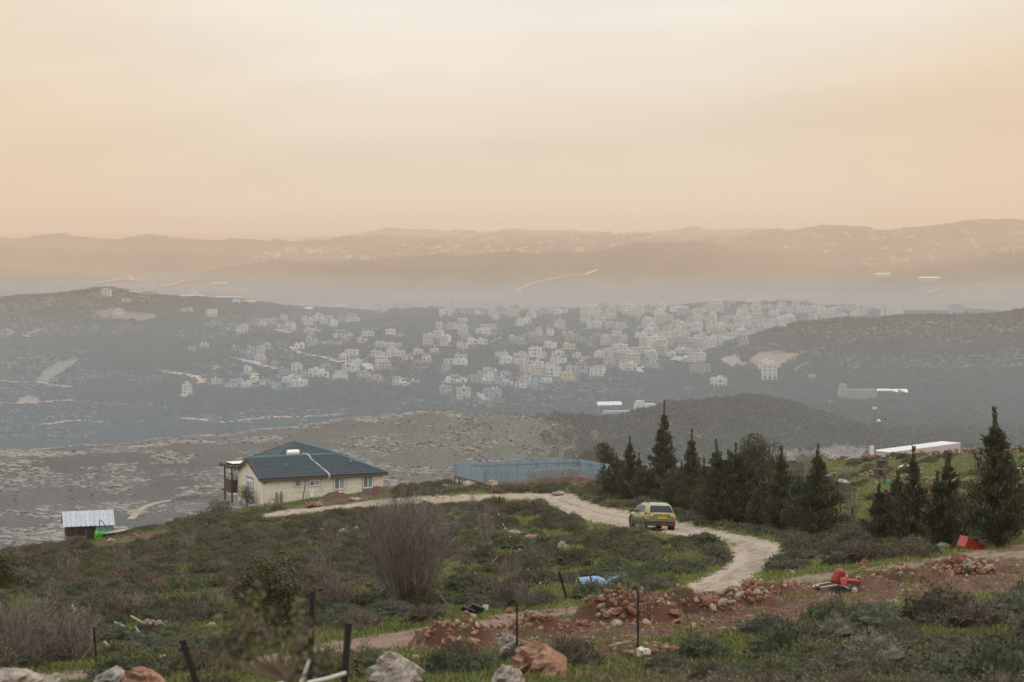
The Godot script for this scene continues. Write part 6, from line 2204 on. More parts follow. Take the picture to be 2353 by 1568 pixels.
func build_car() -> void:
	var ra := gp(1511.0, 1220.5)
	var fwd := Vector3(0, 0, -1).rotated(Vector3.UP, deg_to_rad(11.3))
	var ce := ra + fwd * 1.3
	var fr := ra + fwd * 2.6
	fr.y = ground(fr.x, fr.z)
	ce.y = (ground(ra.x, ra.z) + fr.y) * 0.5 + 0.01
	var o := thing("car", "dusty olive green crossover car driving away on the gravel road", "car", ce, deg_to_rad(11.3))
	var rt := Vector3(1, 0, 0).rotated(Vector3.UP, deg_to_rad(11.3))
	var hl := ground(ra.x - rt.x * 0.76, ra.z - rt.z * 0.76)
	var hr := ground(ra.x + rt.x * 0.76, ra.z + rt.z * 0.76)
	o.rotation = Vector3(atan2(fr.y - ra.y, 2.6), deg_to_rad(11.3), atan2(hr - hl, 1.52))
	var B := [[2.10, 0.45, 0.95, 0.70], [2.05, 0.38, 0.99, 0.79], [1.92, 0.33, 1.02, 0.855], [1.6, 0.29, 1.04, 0.88], [1.0, 0.27, 1.03, 0.89], [0.0, 0.26, 1.0, 0.885], [-0.9, 0.27, 0.98, 0.885], [-1.4, 0.28, 0.96, 0.87], [-1.8, 0.32, 0.90, 0.83], [-2.08, 0.40, 0.80, 0.72], [-2.18, 0.48, 0.70, 0.6]]
	var rings := []
	for b in B: rings.append(ring_body(b[0], b[1], b[2], b[3]))
	part("body", smooth_loft(rings, M.car_paint), o)
	var C := [[0.97, 1.99, -1.25, 0.82], [1.10, 1.93, -1.02, 0.80], [1.25, 1.82, -0.76, 0.76], [1.40, 1.68, -0.46, 0.70], [1.50, 1.52, -0.22, 0.64], [1.555, 1.35, 0.0, 0.57], [1.575, 1.15, 0.2, 0.46]]
	rings = []
	for c in C: rings.append(ring_cabin(c[0], c[1], c[2], c[3]))
	part("cabin", smooth_loft(rings, M.car_paint), o)
	# rear spoiler lip, glass and trim lie just proud of the shell
	var cab := func(y: float, side: float, z: float) -> Vector3:
		var i := 0
		while i < C.size() - 2 and C[i + 1][0] < y: i += 1
		var t: float = (y - C[i][0]) / (C[i + 1][0] - C[i][0])
		return Vector3(side * (lerpf(C[i][3], C[i + 1][3], t) * 1.0 + 0.012), y, z)
	var cab_rear := func(y: float, x: float) -> Vector3:
		var i := 0
		while i < C.size() - 2 and C[i + 1][0] < y: i += 1
		var t: float = (y - C[i][0]) / (C[i + 1][0] - C[i][0])
		return Vector3(x, y, lerpf(C[i][1], C[i + 1][1], t) + 0.055 - 0.055 * x * x)
	var mb := MB.new()
	mb.col = Color(0.02, 0.03, 0.035)
	for r in 6:
		for k in 8:
			var y0 := 1.07 + r * 0.058
			var y1 := y0 + 0.058
			var w0 := lerpf(0.66, 0.56, r / 6.0)
			var w1 := lerpf(0.66, 0.56, (r + 1) / 6.0)
			var s0 := -1.0 + k * 0.25
			var s1 := s0 + 0.25
			mb.quad(cab_rear.call(y0, s0 * w0), cab_rear.call(y0, s1 * w0), cab_rear.call(y1, s1 * w1), cab_rear.call(y1, s0 * w1))
	part("rear_window", mb.mesh(M.car_glass), o)
	for sd in [-1.0, 1.0]:
		for w in [[-0.80, -0.05, 1.02, 1.38, 0.30], [0.0, 0.82, 1.02, 1.42, 0.0], [0.87, 1.36, 1.06, 1.38, -0.12]]:
			mb = MB.new()
			mb.col = Color(0.03, 0.04, 0.045)
			for r in 5:
				var y0 := lerpf(w[2], w[3], r / 5.0)
				var y1 := lerpf(w[2], w[3], (r + 1) / 5.0)
				var f0 := r / 5.0
				var f1 := (r + 1) / 5.0
				var za0: float = w[0] + maxf(w[4], 0.0) * f0
				var za1: float = w[0] + maxf(w[4], 0.0) * f1
				var zb0: float = w[1] + minf(w[4], 0.0) * f0
				var zb1: float = w[1] + minf(w[4], 0.0) * f1
				mb.quad(cab.call(y0, sd, za0), cab.call(y0, sd, zb0), cab.call(y1, sd, zb1), cab.call(y1, sd, za1))
			part("side_window", mb.mesh(M.car_glass), o)
		mb = MB.new()
		mb.col = Color(0.03, 0.03, 0.03)
		mb.tube([Vector3(sd * 0.55, 1.565, -0.1), Vector3(sd * 0.60, 1.585, 0.3), Vector3(sd * 0.58, 1.585, 1.2), Vector3(sd * 0.55, 1.55, 1.4)], 0.018, 0.018, 6)
		part("roof_rail", mb.mesh(M.plastic), o)
		var mir := MB.new()
		mir.col = Color(0.03, 0.035, 0.04)
		mir.lathe([[0.0, -0.13], [0.07, -0.11], [0.085, 0.0], [0.07, 0.11], [0.0, 0.13]], 10, Basis(Vector3(0, 0, 1), PI / 2), Vector3(sd * 1.0, 1.05, -0.72))
		mir.box(Vector3(sd * 0.87, 1.0, -0.72), Vector3(0.12, 0.05, 0.06))
		part("mirror", mir.mesh(M.plastic), o)
		# tail lamp: red wedge with a clear insert
		var tl := Node3D.new()
		tl.name = "tail_light"
		o.add_child(tl, true)
		mb = MB.new()
		mb.col = Color(0.34, 0.018, 0.018)
		var P := [Vector3(0.40, 0.93, 2.10), Vector3(0.62, 1.00, 2.07), Vector3(0.83, 1.02, 1.93), Vector3(0.905, 1.00, 1.68), Vector3(0.90, 0.86, 1.78), Vector3(0.82, 0.78, 2.02), Vector3(0.66, 0.82, 2.10)]
		var cen := Vector3(0.68, 0.92, 2.12)
		for i in P.size():
			var a: Vector3 = P[i]
			var b: Vector3 = P[(i + 1) % P.size()]
			mb.tri(cen * Vector3(sd, 1, 1), a * Vector3(sd, 1, 1), b * Vector3(sd, 1, 1))
			mb.quad(a * Vector3(sd, 1, 1), b * Vector3(sd, 1, 1), (b - Vector3(0.05, 0, 0.12)) * Vector3(sd, 1, 1), (a - Vector3(0.05, 0, 0.12)) * Vector3(sd, 1, 1))
		part("lens", mb.mesh(M.car_lamp), tl)
		mb = MB.new()
		mb.col = Color(0.62, 0.62, 0.64)
		mb.quad(Vector3(sd * 0.46, 0.91, 2.128), Vector3(sd * 0.64, 0.96, 2.128), Vector3(sd * 0.70, 0.87, 2.128), Vector3(sd * 0.58, 0.85, 2.128))
		mb.quad(Vector3(sd * 0.46, 0.91, 2.12), Vector3(sd * 0.64, 0.96, 2.12), Vector3(sd * 0.70, 0.87, 2.12), Vector3(sd * 0.58, 0.85, 2.12))
		part("clear_insert", mb.mesh(M.gloss), tl)
		mb = MB.new()
		mb.col = Color(0.035, 0.033, 0.03)
		mb.box(Vector3(sd * 0.872, 0.36, -0.05), Vector3(0.05, 0.20, 2.3))
		part("side_cladding", mb.mesh(M.plastic), o)
		mb = MB.new()
		mb.col = Color(0.30, 0.30, 0.29)
		mb.box(Vector3(sd * 0.888, 0.82, 0.55), Vector3(0.03, 0.03, 0.2))
		mb.box(Vector3(sd * 0.888, 0.82, -0.45), Vector3(0.03, 0.03, 0.2))
		part("door_handle", mb.mesh(M.gloss), o)
		for z in [-1.3, 1.3]:
			var wl := Node3D.new()
			wl.name = "wheel"
			o.add_child(wl, true)
			wl.position = Vector3(sd * 0.765, 0.33, z)
			var bs := Basis(Vector3(0, 0, 1), -PI / 2 * sd)
			mb = MB.new()
			mb.col = Color(0.05, 0.044, 0.038)
			mb.lathe([[0.20, -0.10], [0.30, -0.105], [0.33, -0.07], [0.335, 0.0], [0.33, 0.07], [0.30, 0.105], [0.22, 0.10]], 22, bs)
			part("tyre", mb.mesh(M.rubber), wl)
			mb = MB.new()
			mb.col = Color(0.24, 0.22, 0.20)
			mb.lathe([[0.22, 0.07], [0.19, 0.09], [0.05, 0.075], [0.0, 0.085]], 18, bs)
			for s in 5: mb.box(bs * Vector3(cos(TAU * s / 5.0) * 0.12, 0.092, sin(TAU * s / 5.0) * 0.12), Vector3(0.03, 0.045, 0.19), Basis(Vector3(1, 0, 0), -TAU * s / 5.0 * sd))
			part("rim", mb.mesh(M.metal), wl)
			mb = MB.new()
			mb.col = Color(0.012, 0.012, 0.012)
			mb.lathe([[0.0, 0.0], [0.40, 0.0], [0.40, 0.16]], 22, bs, Vector3(-sd * 0.04, 0.02, 0))
			part("wheel_arch", mb.mesh(M.plastic), wl)
			mb = MB.new()
			mb.col = Color(0.04, 0.037, 0.033)
			for s in 14:
				var a0 := PI * s / 14.0
				var a1 := PI * (s + 1) / 14.0
				var X = sd * 0.135
				mb.quad(Vector3(X, 0.02 + sin(a0) * 0.40, cos(a0) * 0.40), Vector3(X, 0.02 + sin(a1) * 0.40, cos(a1) * 0.40), Vector3(X - sd * 0.01, 0.02 + sin(a1) * 0.46, cos(a1) * 0.46), Vector3(X - sd * 0.01, 0.02 + sin(a0) * 0.46, cos(a0) * 0.46))
				mb.quad(Vector3(X, 0.02 + sin(a0) * 0.40, cos(a0) * 0.40), Vector3(X, 0.02 + sin(a1) * 0.40, cos(a1) * 0.40), Vector3(X - sd * 0.12, 0.02 + sin(a1) * 0.40, cos(a1) * 0.40), Vector3(X - sd * 0.12, 0.02 + sin(a0) * 0.40, cos(a0) * 0.40))
			part("arch_trim", mb.mesh(M.plastic), wl)
	# black lower bumper with red reflectors
	mb = MB.new()
	mb.col = Color(0.022, 0.022, 0.024)
	mb.prism(PackedVector2Array([Vector2(-0.86, 1.80), Vector2(-0.84, 1.98), Vector2(-0.74, 2.10), Vector2(-0.4, 2.145), Vector2(0.4, 2.145), Vector2(0.74, 2.10), Vector2(0.84, 1.98), Vector2(0.86, 1.80)]), 0.30, 0.56, Basis(Vector3(1, 0, 0), Vector3(0, 0, 1), Vector3(0, 1, 0)))
	part("rear_bumper", mb.mesh(M.plastic), o)
	for x in [-0.46, 0.10, 0.62]:
		mb = MB.new()
		mb.col = Color(0.40, 0.02, 0.02)
		mb.box(Vector3(x, 0.40, 2.142 - absf(x) * 0.03), Vector3(0.17, 0.045, 0.02))
		part("reflector", mb.mesh(M.car_lamp), o)
	# tailgate recess, plate and marks
	mb = MB.new()
	mb.col = Color(0.20, 0.215, 0.05)
	mb.box(Vector3(0.0, 0.76, 2.082), Vector3(0.74, 0.17, 0.05))
	part("plate_recess", mb.mesh(M.car_paint2), o)
	var pl := Node3D.new()
	pl.name = "number_plate"
	o.add_child(pl, true)
	pl.position = Vector3(0.0, 0.765, 2.115)
	mb = MB.new()
	mb.col = Color(0.70, 0.40, 0.03)
	mb.box(Vector3(0.02, 0, 0), Vector3(0.48, 0.115, 0.012))
	part("plate", mb.mesh(M.gloss), pl)
	mb = MB.new()
	mb.col = Color(0.12, 0.18, 0.42)
	mb.box(Vector3(-0.243, 0, 0), Vector3(0.045, 0.115, 0.012))
	part("blue_band", mb.mesh(M.gloss), pl)
	var tm := TextMesh.new()
	tm.text = "37-424-09"
	tm.font_size = 40
	tm.pixel_size = 0.0023
	tm.depth = 0.004
	var sf := SystemFont.new()
	sf.font_names = PackedStringArray(["Droid Sans"])
	tm.font = sf
	tm.material = M.ink
	var tp := part("plate_digits", tm, pl)
	tp.position = Vector3(0.02, 0, 0.010)
	mb = MB.new()
	for i in 7:
		mb.col = Color(0.72, 0.42, 0.02) if i % 2 == 0 else Color(0.35, 0.03, 0.02)
		var x := -0.42 + i * 0.055
		mb.quad(Vector3(x, 0.845, 2.098), Vector3(x + 0.05, 0.845, 2.098), Vector3(x + 0.075, 0.905, 2.093), Vector3(x + 0.025, 0.905, 2.093))
		mb.quad(Vector3(x, 0.845, 2.09), Vector3(x + 0.05, 0.845, 2.09), Vector3(x + 0.075, 0.905, 2.085), Vector3(x + 0.025, 0.905, 2.085))
	part("hazard_sticker", mb.mesh(M.gloss), o)
	mb = MB.new()
	mb.col = Color(0.62, 0.63, 0.65)
	for s in [[-0.01, 0.955, 0.5], [0.012, 0.93, -0.5]]:
		mb.box(Vector3(0.05 + s[0], s[1], 2.098), Vector3(0.075, 0.026, 0.012), Basis(Vector3(0, 0, 1), s[2]))
	mb.box(Vector3(0.05, 0.942, 2.098), Vector3(0.085, 0.02, 0.012), Basis(Vector3(0, 0, 1), -0.6))
	part("emblem", mb.mesh(M.metal), o)
	mb = MB.new()
	mb.col = Color(0.02, 0.02, 0.02)
	mb.tube([Vector3(0.02, 1.08, 1.99), Vector3(0.30, 1.11, 1.97)], 0.013, 0.008, 5)
	part("wiper", mb.mesh(M.plastic), o)
	mb = MB.new()
	mb.col = Color(0.03, 0.03, 0.03)
	mb.tube([Vector3(0, 1.57, 1.2), Vector3(0, 1.66, 1.27)], 0.012, 0.006, 5)
	part("antenna", mb.mesh(M.plastic), o)

# ---------------------------------------------------------------- trees
func build_trees() -> void:
	# [x, top, base, half width, spire, dense, label]
	var T := [
		[1386, 1063, 1122, 13, 0.9, 0.5, "smallest thin conifer at the left end of the hedge row"],
		[1416, 1042, 1146, 26, 0.8, 0.8, "bushy conifer at the left of the row beside the blue fence"],
		[1449, 1000, 1152, 29, 0.95, 1.0, "pointed conifer just left of the tallest one in the row"],
		[1523, 920, 1156, 30, 0.95, 1.1, "tallest slim conifer of the row behind the car"],
		[1545, 1078, 1164, 30, 0.55, 0.9, "low broad conifer directly behind the car"],
		[1590, 986, 1186, 33, 0.95, 1.1, "pointed conifer first to the right of the car"],
		[1621, 1055, 1192, 27, 0.75, 0.9, "shorter conifer between two pointed ones right of the car"],
		[1650, 1010, 1208, 36, 0.9, 1.1, "pointed conifer in the middle of the row right of the car"],
		[1690, 1018, 1207, 36, 0.55, 1.1, "broad full conifer in front of the round evergreen"],
		[1736, 1085, 1206, 31, 0.7, 1.0, "lower conifer right of the broad full one"],
		[1797, 1025, 1226, 36, 0.95, 1.0, "brownish pointed conifer second from the row's right end"],
		[1876, 1022, 1238, 58, 1.15, 1.25, "wide based conifer at the right end of the roadside row"],
		[1478, 1072, 1158, 30, 0.6, 0.9, "low conifer closing the gap left of the tallest in the row"],
		[1566, 1062, 1174, 31, 0.7, 0.9, "conifer closing the gap just right of the car roof"],
		[1636, 1072, 1200, 30, 0.6, 0.9, "low bushy conifer before the middle of the row"],
		[1670, 1034, 1207, 31, 0.75, 1.0, "conifer with blunt top left of the broad full one"],
		[1714, 1048, 1207, 33, 0.65, 1.0, "bushy conifer directly before the round evergreen"],
		[1766, 1078, 1218, 33, 0.7, 1.0, "low conifer left of the brownish pointed one"],
		[1834, 1092, 1230, 34, 0.7, 1.0, "low conifer between the last two tall ones of the row"],
		[2060, 1085, 1248, 52, 1.1, 1.1, "left conifer of the right hand group"],
		[2098, 1028, 1252, 38, 1.15, 1.0, "narrow topped conifer second in the right hand group"],
		[2183, 1046, 1256, 46, 1.1, 0.8, "sparse conifer left of the tallest on the right"],
		[2292, 938, 1258, 62, 0.95, 1.5, "tall dark conifer near the right edge above the red box"],
	]
	var i := 0
	for t in T:
		var p := gp(t[0], t[2])
		var k := -p.z / FPX
		var c := cypress((t[2] - t[1]) * k, t[3] * k * 1.45, t[4] * 0.95, [0.02, -0.03, 0.04, 0.0, -0.02][i % 5] if t[1] > 930 else 0.015, 1200 + i * 7, t[5] * 1.35)
		var o := thing("conifer", t[6], "tree", p, i * 2.1, "roadside conifers")
		part("crown", c[0], o)
		part("trunk", c[1], o)
		if i in [1, 2, 4, 6, 8, 9, 13, 17, 19, 21]:          # a second leader
			var c2 := cypress((t[2] - t[1]) * k * rng.randf_range(0.62, 0.85), t[3] * k * 0.95, t[4], rng.randf_range(-0.06, 0.06), 1700 + i * 5, t[5])
			for e in 2:
				var sp := part(["crown", "trunk"][e], c2[e], o)
				sp.position = Vector3([0.7, -0.7][i % 2] * t[3] * k, 0, rng.randf_range(-0.3, 0.3)).rotated(Vector3.UP, -i * 2.1)
		i += 1
	var pal := [Color(0.026, 0.040, 0.018), Color(0.035, 0.050, 0.022), Color(0.048, 0.052, 0.026), Color(0.060, 0.056, 0.034)]
	var bp := at_d(1745, 142.0)
	var br := broadleaf(4.4, 3.9, 10000, 0.14, 77, pal)
	var o := thing("evergreen_tree", "dark rounded evergreen tree behind the conifer row", "tree", bp)
	part("crown", br[0], o)
	part("trunk", br[1], o)
	bp = at_d(1393, 196.0)
	br = broadleaf(3.3, 2.6, 2500, 0.16, 78, pal, 0.5)
	o = thing("evergreen_tree", "small open pine behind the right end of the blue fence", "tree", bp)
	part("crown", br[0], o)
	part("trunk", br[1], o)
	# dark citrus-like bushes with yellow-green tips
	var yel := [Color(0.030, 0.042, 0.014), Color(0.024, 0.034, 0.012), Color(0.040, 0.050, 0.016), Color(0.11, 0.105, 0.022)]
	for e in [[625, 1455, 165.0, 165.0, "dense dark green bush with yellow tips left of centre foreground"], [-8, 1372, 95.0, 88.0, "dark green bush with yellow tips cut by the left edge"]]:
		var p := gp(e[0], e[1])
		var k := -p.z / FPX
		br = broadleaf(e[3] * k, e[2] * k, 6500, 0.075, int(e[1]), yel)
		o = thing("yellow_tipped_bush", e[4], "bush", p)
		part("foliage", br[0], o)
		part("stem", br[1], o)
	# the blurred young oak close to the lens
	rng.seed = 17
	var fp := at_d(655, 13.5)
	o = thing("young_oak", "blurred sparse young oak close to the camera at lower left", "tree", fp)
	var tk := MB.new()
	tk.col = Color(0.12, 0.09, 0.065)
	var lv := MB.new()
	var root := Vector3(0, 0, 0)
	var top_y := (CAM.y + ray(600, 1330).y * 13.5) - fp.y
	var fork_y := (CAM.y + ray(655, 1560).y * 13.5) - fp.y
	tk.tube([Vector3(0, -0.2, 0), Vector3(0.01, fork_y * 0.6, 0), Vector3(0, fork_y, 0)], 0.035, 0.022, 7)
	var m := 13.5 / FPX
	var limbs := [[-150, 1335], [-118, 1400], [-62, 1338], [-30, 1395], [25, 1385], [48, 1400], [85, 1490], [-140, 1480], [-95, 1365], [10, 1450], [-160, 1420]]
	for l in limbs:
		var tip := Vector3(l[0] * m, (CAM.y + ray(655 + l[0], l[1]).y * 13.5) - fp.y, rng.randf_range(-0.35, 0.35))
		var mid := Vector3(tip.x * 0.75, lerpf(fork_y, tip.y, 0.35), tip.z * 0.5)
		var pts := smooth([Vector3(0, fork_y - 0.02, 0), mid, tip], 5)
		tk.tube(pts, 0.014, 0.004, 5)
		for s in 17:
			var f := rng.randf_range(0.55, 1.0)
			var q: Vector3 = pts[int(f * (pts.size() - 1))]
			var hub := q + rdir() * 0.055
			for j in 3:
				lv.col = jitter(pick([Color(0.075, 0.080, 0.028), Color(0.055, 0.066, 0.026), Color(0.105, 0.095, 0.036), Color(0.06, 0.07, 0.045), Color(0.13, 0.10, 0.055)]), 0.2)
				leaf(lv, hub, (rdir() + Vector3(0, 0.25, 0)).normalized(), rng.randf_range(0.05, 0.085), rng.randf_range(0.013, 0.021))
	part("foliage", lv.mesh(M.leaf), o)
	part("trunk", tk.mesh(M.bark), o)

func build_bare() -> void:
	var twc := [Color(0.118, 0.090, 0.082), Color(0.165, 0.138, 0.128), Color(0.098, 0.072, 0.066), Color(0.225, 0.20, 0.185)]
	var L := [
		[935, 1395, 200, 268, 190, "large leafless brown twiggy shrub standing in the centre slope", Vector3.ZERO],
		[1170, 1392, 80, 110, 34, "leafless leaning shrub left of the two dark stakes", Vector3(-0.35, 0, 0)],
		[1205, 1398, 60, 55, 26, "small leafless shrub left of the leaning dark stake", Vector3.ZERO],
		[1120, 1250, 50, 90, 16, "thin bare sapling above the slope's strung wire", Vector3(-0.1, 0, 0)],
		[1085, 1200, 60, 65, 16, "bare sapling below the road bend at centre", Vector3.ZERO],
		[735, 1345, 60, 90, 22, "bare pale twigged orchard sapling left of the large brown shrub", Vector3.ZERO],
		[760, 1270, 60, 70, 18, "bare orchard sapling up the slope left of the large shrub", Vector3.ZERO],
		[770, 1400, 80, 95, 26, "grey leafless bush below the orchard saplings", Vector3.ZERO],
		[150, 1330, 70, 60, 18, "leafless orchard sapling on the far left slope", Vector3(0.2, 0, 0)],
		[285, 1300, 60, 60, 16, "leafless orchard sapling right of the first one on the left slope", Vector3(0.1, 0, 0)],
		[430, 1270, 60, 60, 16, "leafless orchard sapling on the upper left slope", Vector3.ZERO],
		[270, 1420, 100, 65, 24, "low leafless sapling amid the left slope", Vector3(0.2, 0, 0)],
		[60, 1530, 190, 170, 60, "brown leafless thicket in the lower left corner", Vector3.ZERO],
		[170, 1520, 130, 130, 40, "brown leafless bush right of the lower left thicket", Vector3.ZERO],
		[480, 1420, 110, 70, 26, "dry brown tangle left of the yellow tipped bush", Vector3.ZERO],
		[1850, 1100, 75, 75, 30, "bare reddish shrub at the right of the round evergreen", Vector3(0.15, 0, 0)],
		[1822, 1098, 60, 60, 22, "low bare shrub against the round evergreen's right side", Vector3(0.2, 0, 0)],
		[1938, 1105, 45, 40, 14, "bare sapling left of the fallen white chair", Vector3(-0.3, 0, 0)],
		[2030, 1113, 60, 52, 16, "bare sapling right of the fallen white chair", Vector3(-0.15, 0, 0)],
		[1958, 1192, 50, 70, 18, "bare shrub behind the rusty stake on the green terrace", Vector3.ZERO],
		[2235, 1090, 70, 70, 22, "bare pale shrub behind the right hand conifers", Vector3.ZERO],
		[1840, 1270, 60, 50, 18, "thin olive twigged shrub on the right road bank", Vector3.ZERO],
		[2010, 1292, 44, 46, 40, "dark upright broom bush on the right bank", Vector3.ZERO],
	]
	var i := 0
	for e in L:
		var p := gp(e[0], e[1])
		var k := -p.z / FPX
		var cols: Array = twc
		if i >= 21: cols = [Color(0.07, 0.07, 0.035), Color(0.09, 0.085, 0.045), Color(0.06, 0.055, 0.03)]
		var m := bare_bush(e[3] * k, e[2] * k, e[4], 2000 + i, cols, e[6], clampf(0.0026 + 0.00003 * -p.z, 0.0035, 0.008))
		solo("leafless_shrub", m, e[5], "shrub", p, i * 1.7, "leafless shrubs on the near slope")
		i += 1

# ---------------------------------------------------------------- boulders and stone walls
func boulder(px: float, py: float, w: float, h: float, pal: int, seed_: int, label: String, flat := 1.0) -> void:
	var p := gp(px, py)
	var k := -p.z / FPX
	var W := w * k
	var H := h * k
	var cols := [[Color(0.26, 0.11, 0.055), Color(0.38, 0.25, 0.17)], [Color(0.27, 0.215, 0.165), Color(0.46, 0.42, 0.36)], [Color(0.20, 0.18, 0.15), Color(0.40, 0.37, 0.32)], [Color(0.22, 0.09, 0.045), Color(0.30, 0.15, 0.085)]]
	var m := tint(rock_mesh(seed_, 14, 0.62, 1.0, 7), cols[pal][0], cols[pal][1], seed_)
	var o := solo("boulder", m, label, "boulder", p + Vector3(0, H * 0.36, 0), rng.randf() * 6.0, "boulders on the near slope")
	o.scale = Vector3(W * 1.08, H * 1.25, W * 0.85)
	keep_out.append(Vector3(p.x, p.z, W * 0.42))

func build_rocks() -> void:
	rng.seed = 88
	var R := [
		[1245, 1562, 150, 84, 0, "large orange brown boulder at the bottom centre"],
		[1162, 1590, 72, 56, 1, "pale boulder with a dark hollow at the bottom centre edge"],
		[912, 1590, 122, 92, 1, "pale pinkish boulder at the bottom edge left of centre"],
		[880, 1524, 40, 22, 1, "small pale stone behind the pinkish boulder"],
		[955, 1520, 24, 18, 1, "small rounded stone right of the pinkish boulder"],
		[1165, 1492, 46, 36, 2, "upright grey block behind the orange boulder"],
		[1163, 1510, 44, 22, 1, "pale block under the upright grey block"],
		[30, 1600, 140, 70, 1, "big pale boulder in the bottom left corner"],
		[120, 1592, 70, 42, 1, "low boulder second from the bottom left corner"],
		[262, 1592, 100, 62, 2, "craggy grey boulder at the bottom left"],
		[335, 1598, 110, 72, 0, "brown boulder at the bottom left beside the craggy grey one"],
		[2125, 1409, 60, 26, 2, "grey lichened rock among the bushes at lower right"],
		[2240, 1398, 30, 20, 2, "grey rock standing in the bushes right of the lichened one"],
		[2302, 1536, 44, 22, 2, "pale rock in the grass near the lower right corner"],
		[1975, 1486, 44, 18, 2, "flat grey rock hidden in the lower right bushes"],
		[2030, 1575, 40, 18, 2, "pale rock at the bottom edge of the lower right bushes"],
		[1495, 1532, 36, 22, 2, "grey pointed rock right of the tall iron stake"],
		[1450, 1470, 40, 12, 0, "flat pinkish slab on the red earth"],
		[1550, 1415, 34, 14, 0, "low pink rock on the red earth behind the bent pipe"],
		[2198, 1295, 30, 26, 3, "red brown rock on top of the rubble pile"],
		[2226, 1308, 34, 24, 1, "white slab leaning beside the red brown rock"],
		[1986, 1305, 24, 20, 3, "pointed orange rock by the dirt track"],
		[2068, 1299, 18, 9, 3, "small orange rock right of the pointed one by the track"],
		[2168, 1260, 36, 16, 2, "grey stone propping the red box"],
		[1820, 1322, 16, 12, 1, "pale stone at the fork of the road and track"],
		[787, 1232, 30, 16, 1, "white rock outcrop left of the large brown shrub"],
		[818, 1222, 18, 14, 1, "white pointed rock right of the outcrop"],
		[1178, 1232, 50, 14, 1, "long pale rock in the grass right of the strung wire"],
		[1222, 1244, 42, 16, 0, "pinkish rock pile stone in the slope's grass"],
		[1290, 1266, 26, 22, 1, "pale rock on the grassy slope inside the bend"],
		[1190, 1262, 34, 16, 0, "low pink stone below the long pale rock"],
		[1282, 1138, 34, 9, 1, "pale rock on the bank above the road"],
		[1075, 1119, 36, 13, 2, "grey boulder below the stilts of the deck"],
		[1022, 1122, 20, 10, 2, "rounded grey boulder left of the deck"],
		[1132, 1119, 30, 15, 1, "rounded pale boulder right of the deck corner"],
		[722, 1164, 40, 11, 0, "long pale rock in the verge before the house"],
		[815, 1152, 30, 9, 1, "pale rock in the verge right of the house mounds"],
		[78, 1252, 12, 8, 0, "pinkish stone by the leaning pen"],
		[255, 1246, 18, 9, 1, "pale stone in the red dirt by the tin shed"],
		[310, 1232, 16, 8, 0, "pink stone at the end of the red dirt by the shed"],
		[392, 1205, 34, 12, 0, "orange rock on the rim left of the house"],
		[485, 1445, 30, 14, 1, "white stone in the dry grass lower left"],
	]
	var i := 0
	for r in R:
		boulder(r[0], r[1], r[2], r[3], r[4], 500 + i * 3, r[5])
		i += 1
	# larger red stones thrown up on the heaps
	var shapes := []
	for k in 6:
		var pal := [[Color(0.25, 0.11, 0.06), Color(0.36, 0.20, 0.125)], [Color(0.21, 0.085, 0.042), Color(0.28, 0.13, 0.07)], [Color(0.32, 0.22, 0.15), Color(0.46, 0.37, 0.29)]]
		shapes.append(tint(rock_mesh(700 + k * 5, 7, 0.45, [0.55, 0.9, 0.7][k % 3], 11), pal[k % 3][0], pal[k % 3][1], k))
	var heaps_at := [[1440, 1395, 90, 26, 26, "of the pointed heap by the tall iron stake"], [1640, 1390, 60, 22, 40, "of the rubble bank below the road mouth"], [1740, 1362, 90, 18, 40, "of the upper rubble bank beside the road"], [1230, 1420, 110, 18, 30, "of the low heap left of the tall stake"], [2215, 1312, 70, 14, 44, "of the rubble pile beside the right track"], [1560, 1440, 160, 14, 20, "of the churned red earth"], [1060, 1480, 70, 12, 12, "of the leftmost red heap"]]
	for hp in heaps_at:
		for n in hp[4]:
			var px: float = hp[0] + rng.randfn(0.0, 0.5) * hp[2]
			var py: float = hp[1] + rng.randfn(0.0, 0.5) * hp[3]
			var p := gp(px, py)
			var q := to_px(p)
			if zone(q, p.x, p.z) == 0 and rng.randf() < 0.7: continue
			var s := 0.07 + 0.30 * pow(rng.randf(), 2.6)
			var si := rng.randi() % 6
			var lb: String = ("small " if s < 0.17 else ("middling " if s < 0.23 else "large ")) + ["reddish", "dark red", "pale"][si % 3] + " stone " + ("at the left " if px < hp[0] - hp[2] * 0.22 else ("at the right " if px > hp[0] + hp[2] * 0.22 else "in the middle ")) + hp[5]
			var o := solo("broken_stone", shapes[si], lb, "stone", p + Vector3(0, s * 0.18, 0), rng.randf() * 6.0, "broken stones " + hp[5])
			o.scale = Vector3(s, s * rng.randf_range(0.6, 1.0), s * rng.randf_range(0.7, 1.2))
			o.rotation.x = rng.randf_range(-0.9, 0.9)
			o.rotation.z = rng.randf_range(-0.6, 0.6)
	stone_wall("long tumbled stone wall on the skyline at right", [[1895, 1063], [1960, 1062], [2040, 1058], [2120, 1052], [2200, 1046], [2300, 1042], [2380, 1040]], 190, 0.42, 0.75)
	stone_wall("lower reddish dry stone terrace wall at right", [[1905, 1095], [1985, 1098], [2060, 1105], [2120, 1112], [2180, 1117], [2250, 1122]], 110, 0.34, 0.6)
	stone_wall("low broken row of stones across the green terrace", [[1868, 1142], [1930, 1146], [1990, 1150], [2010, 1149]], 46, 0.24, 0.26)
	stone_wall("curved stone retaining wall left behind the house", [[392, 1152], [410, 1146], [450, 1143], [505, 1140]], 110, 1.0, 1.9, 560.0)

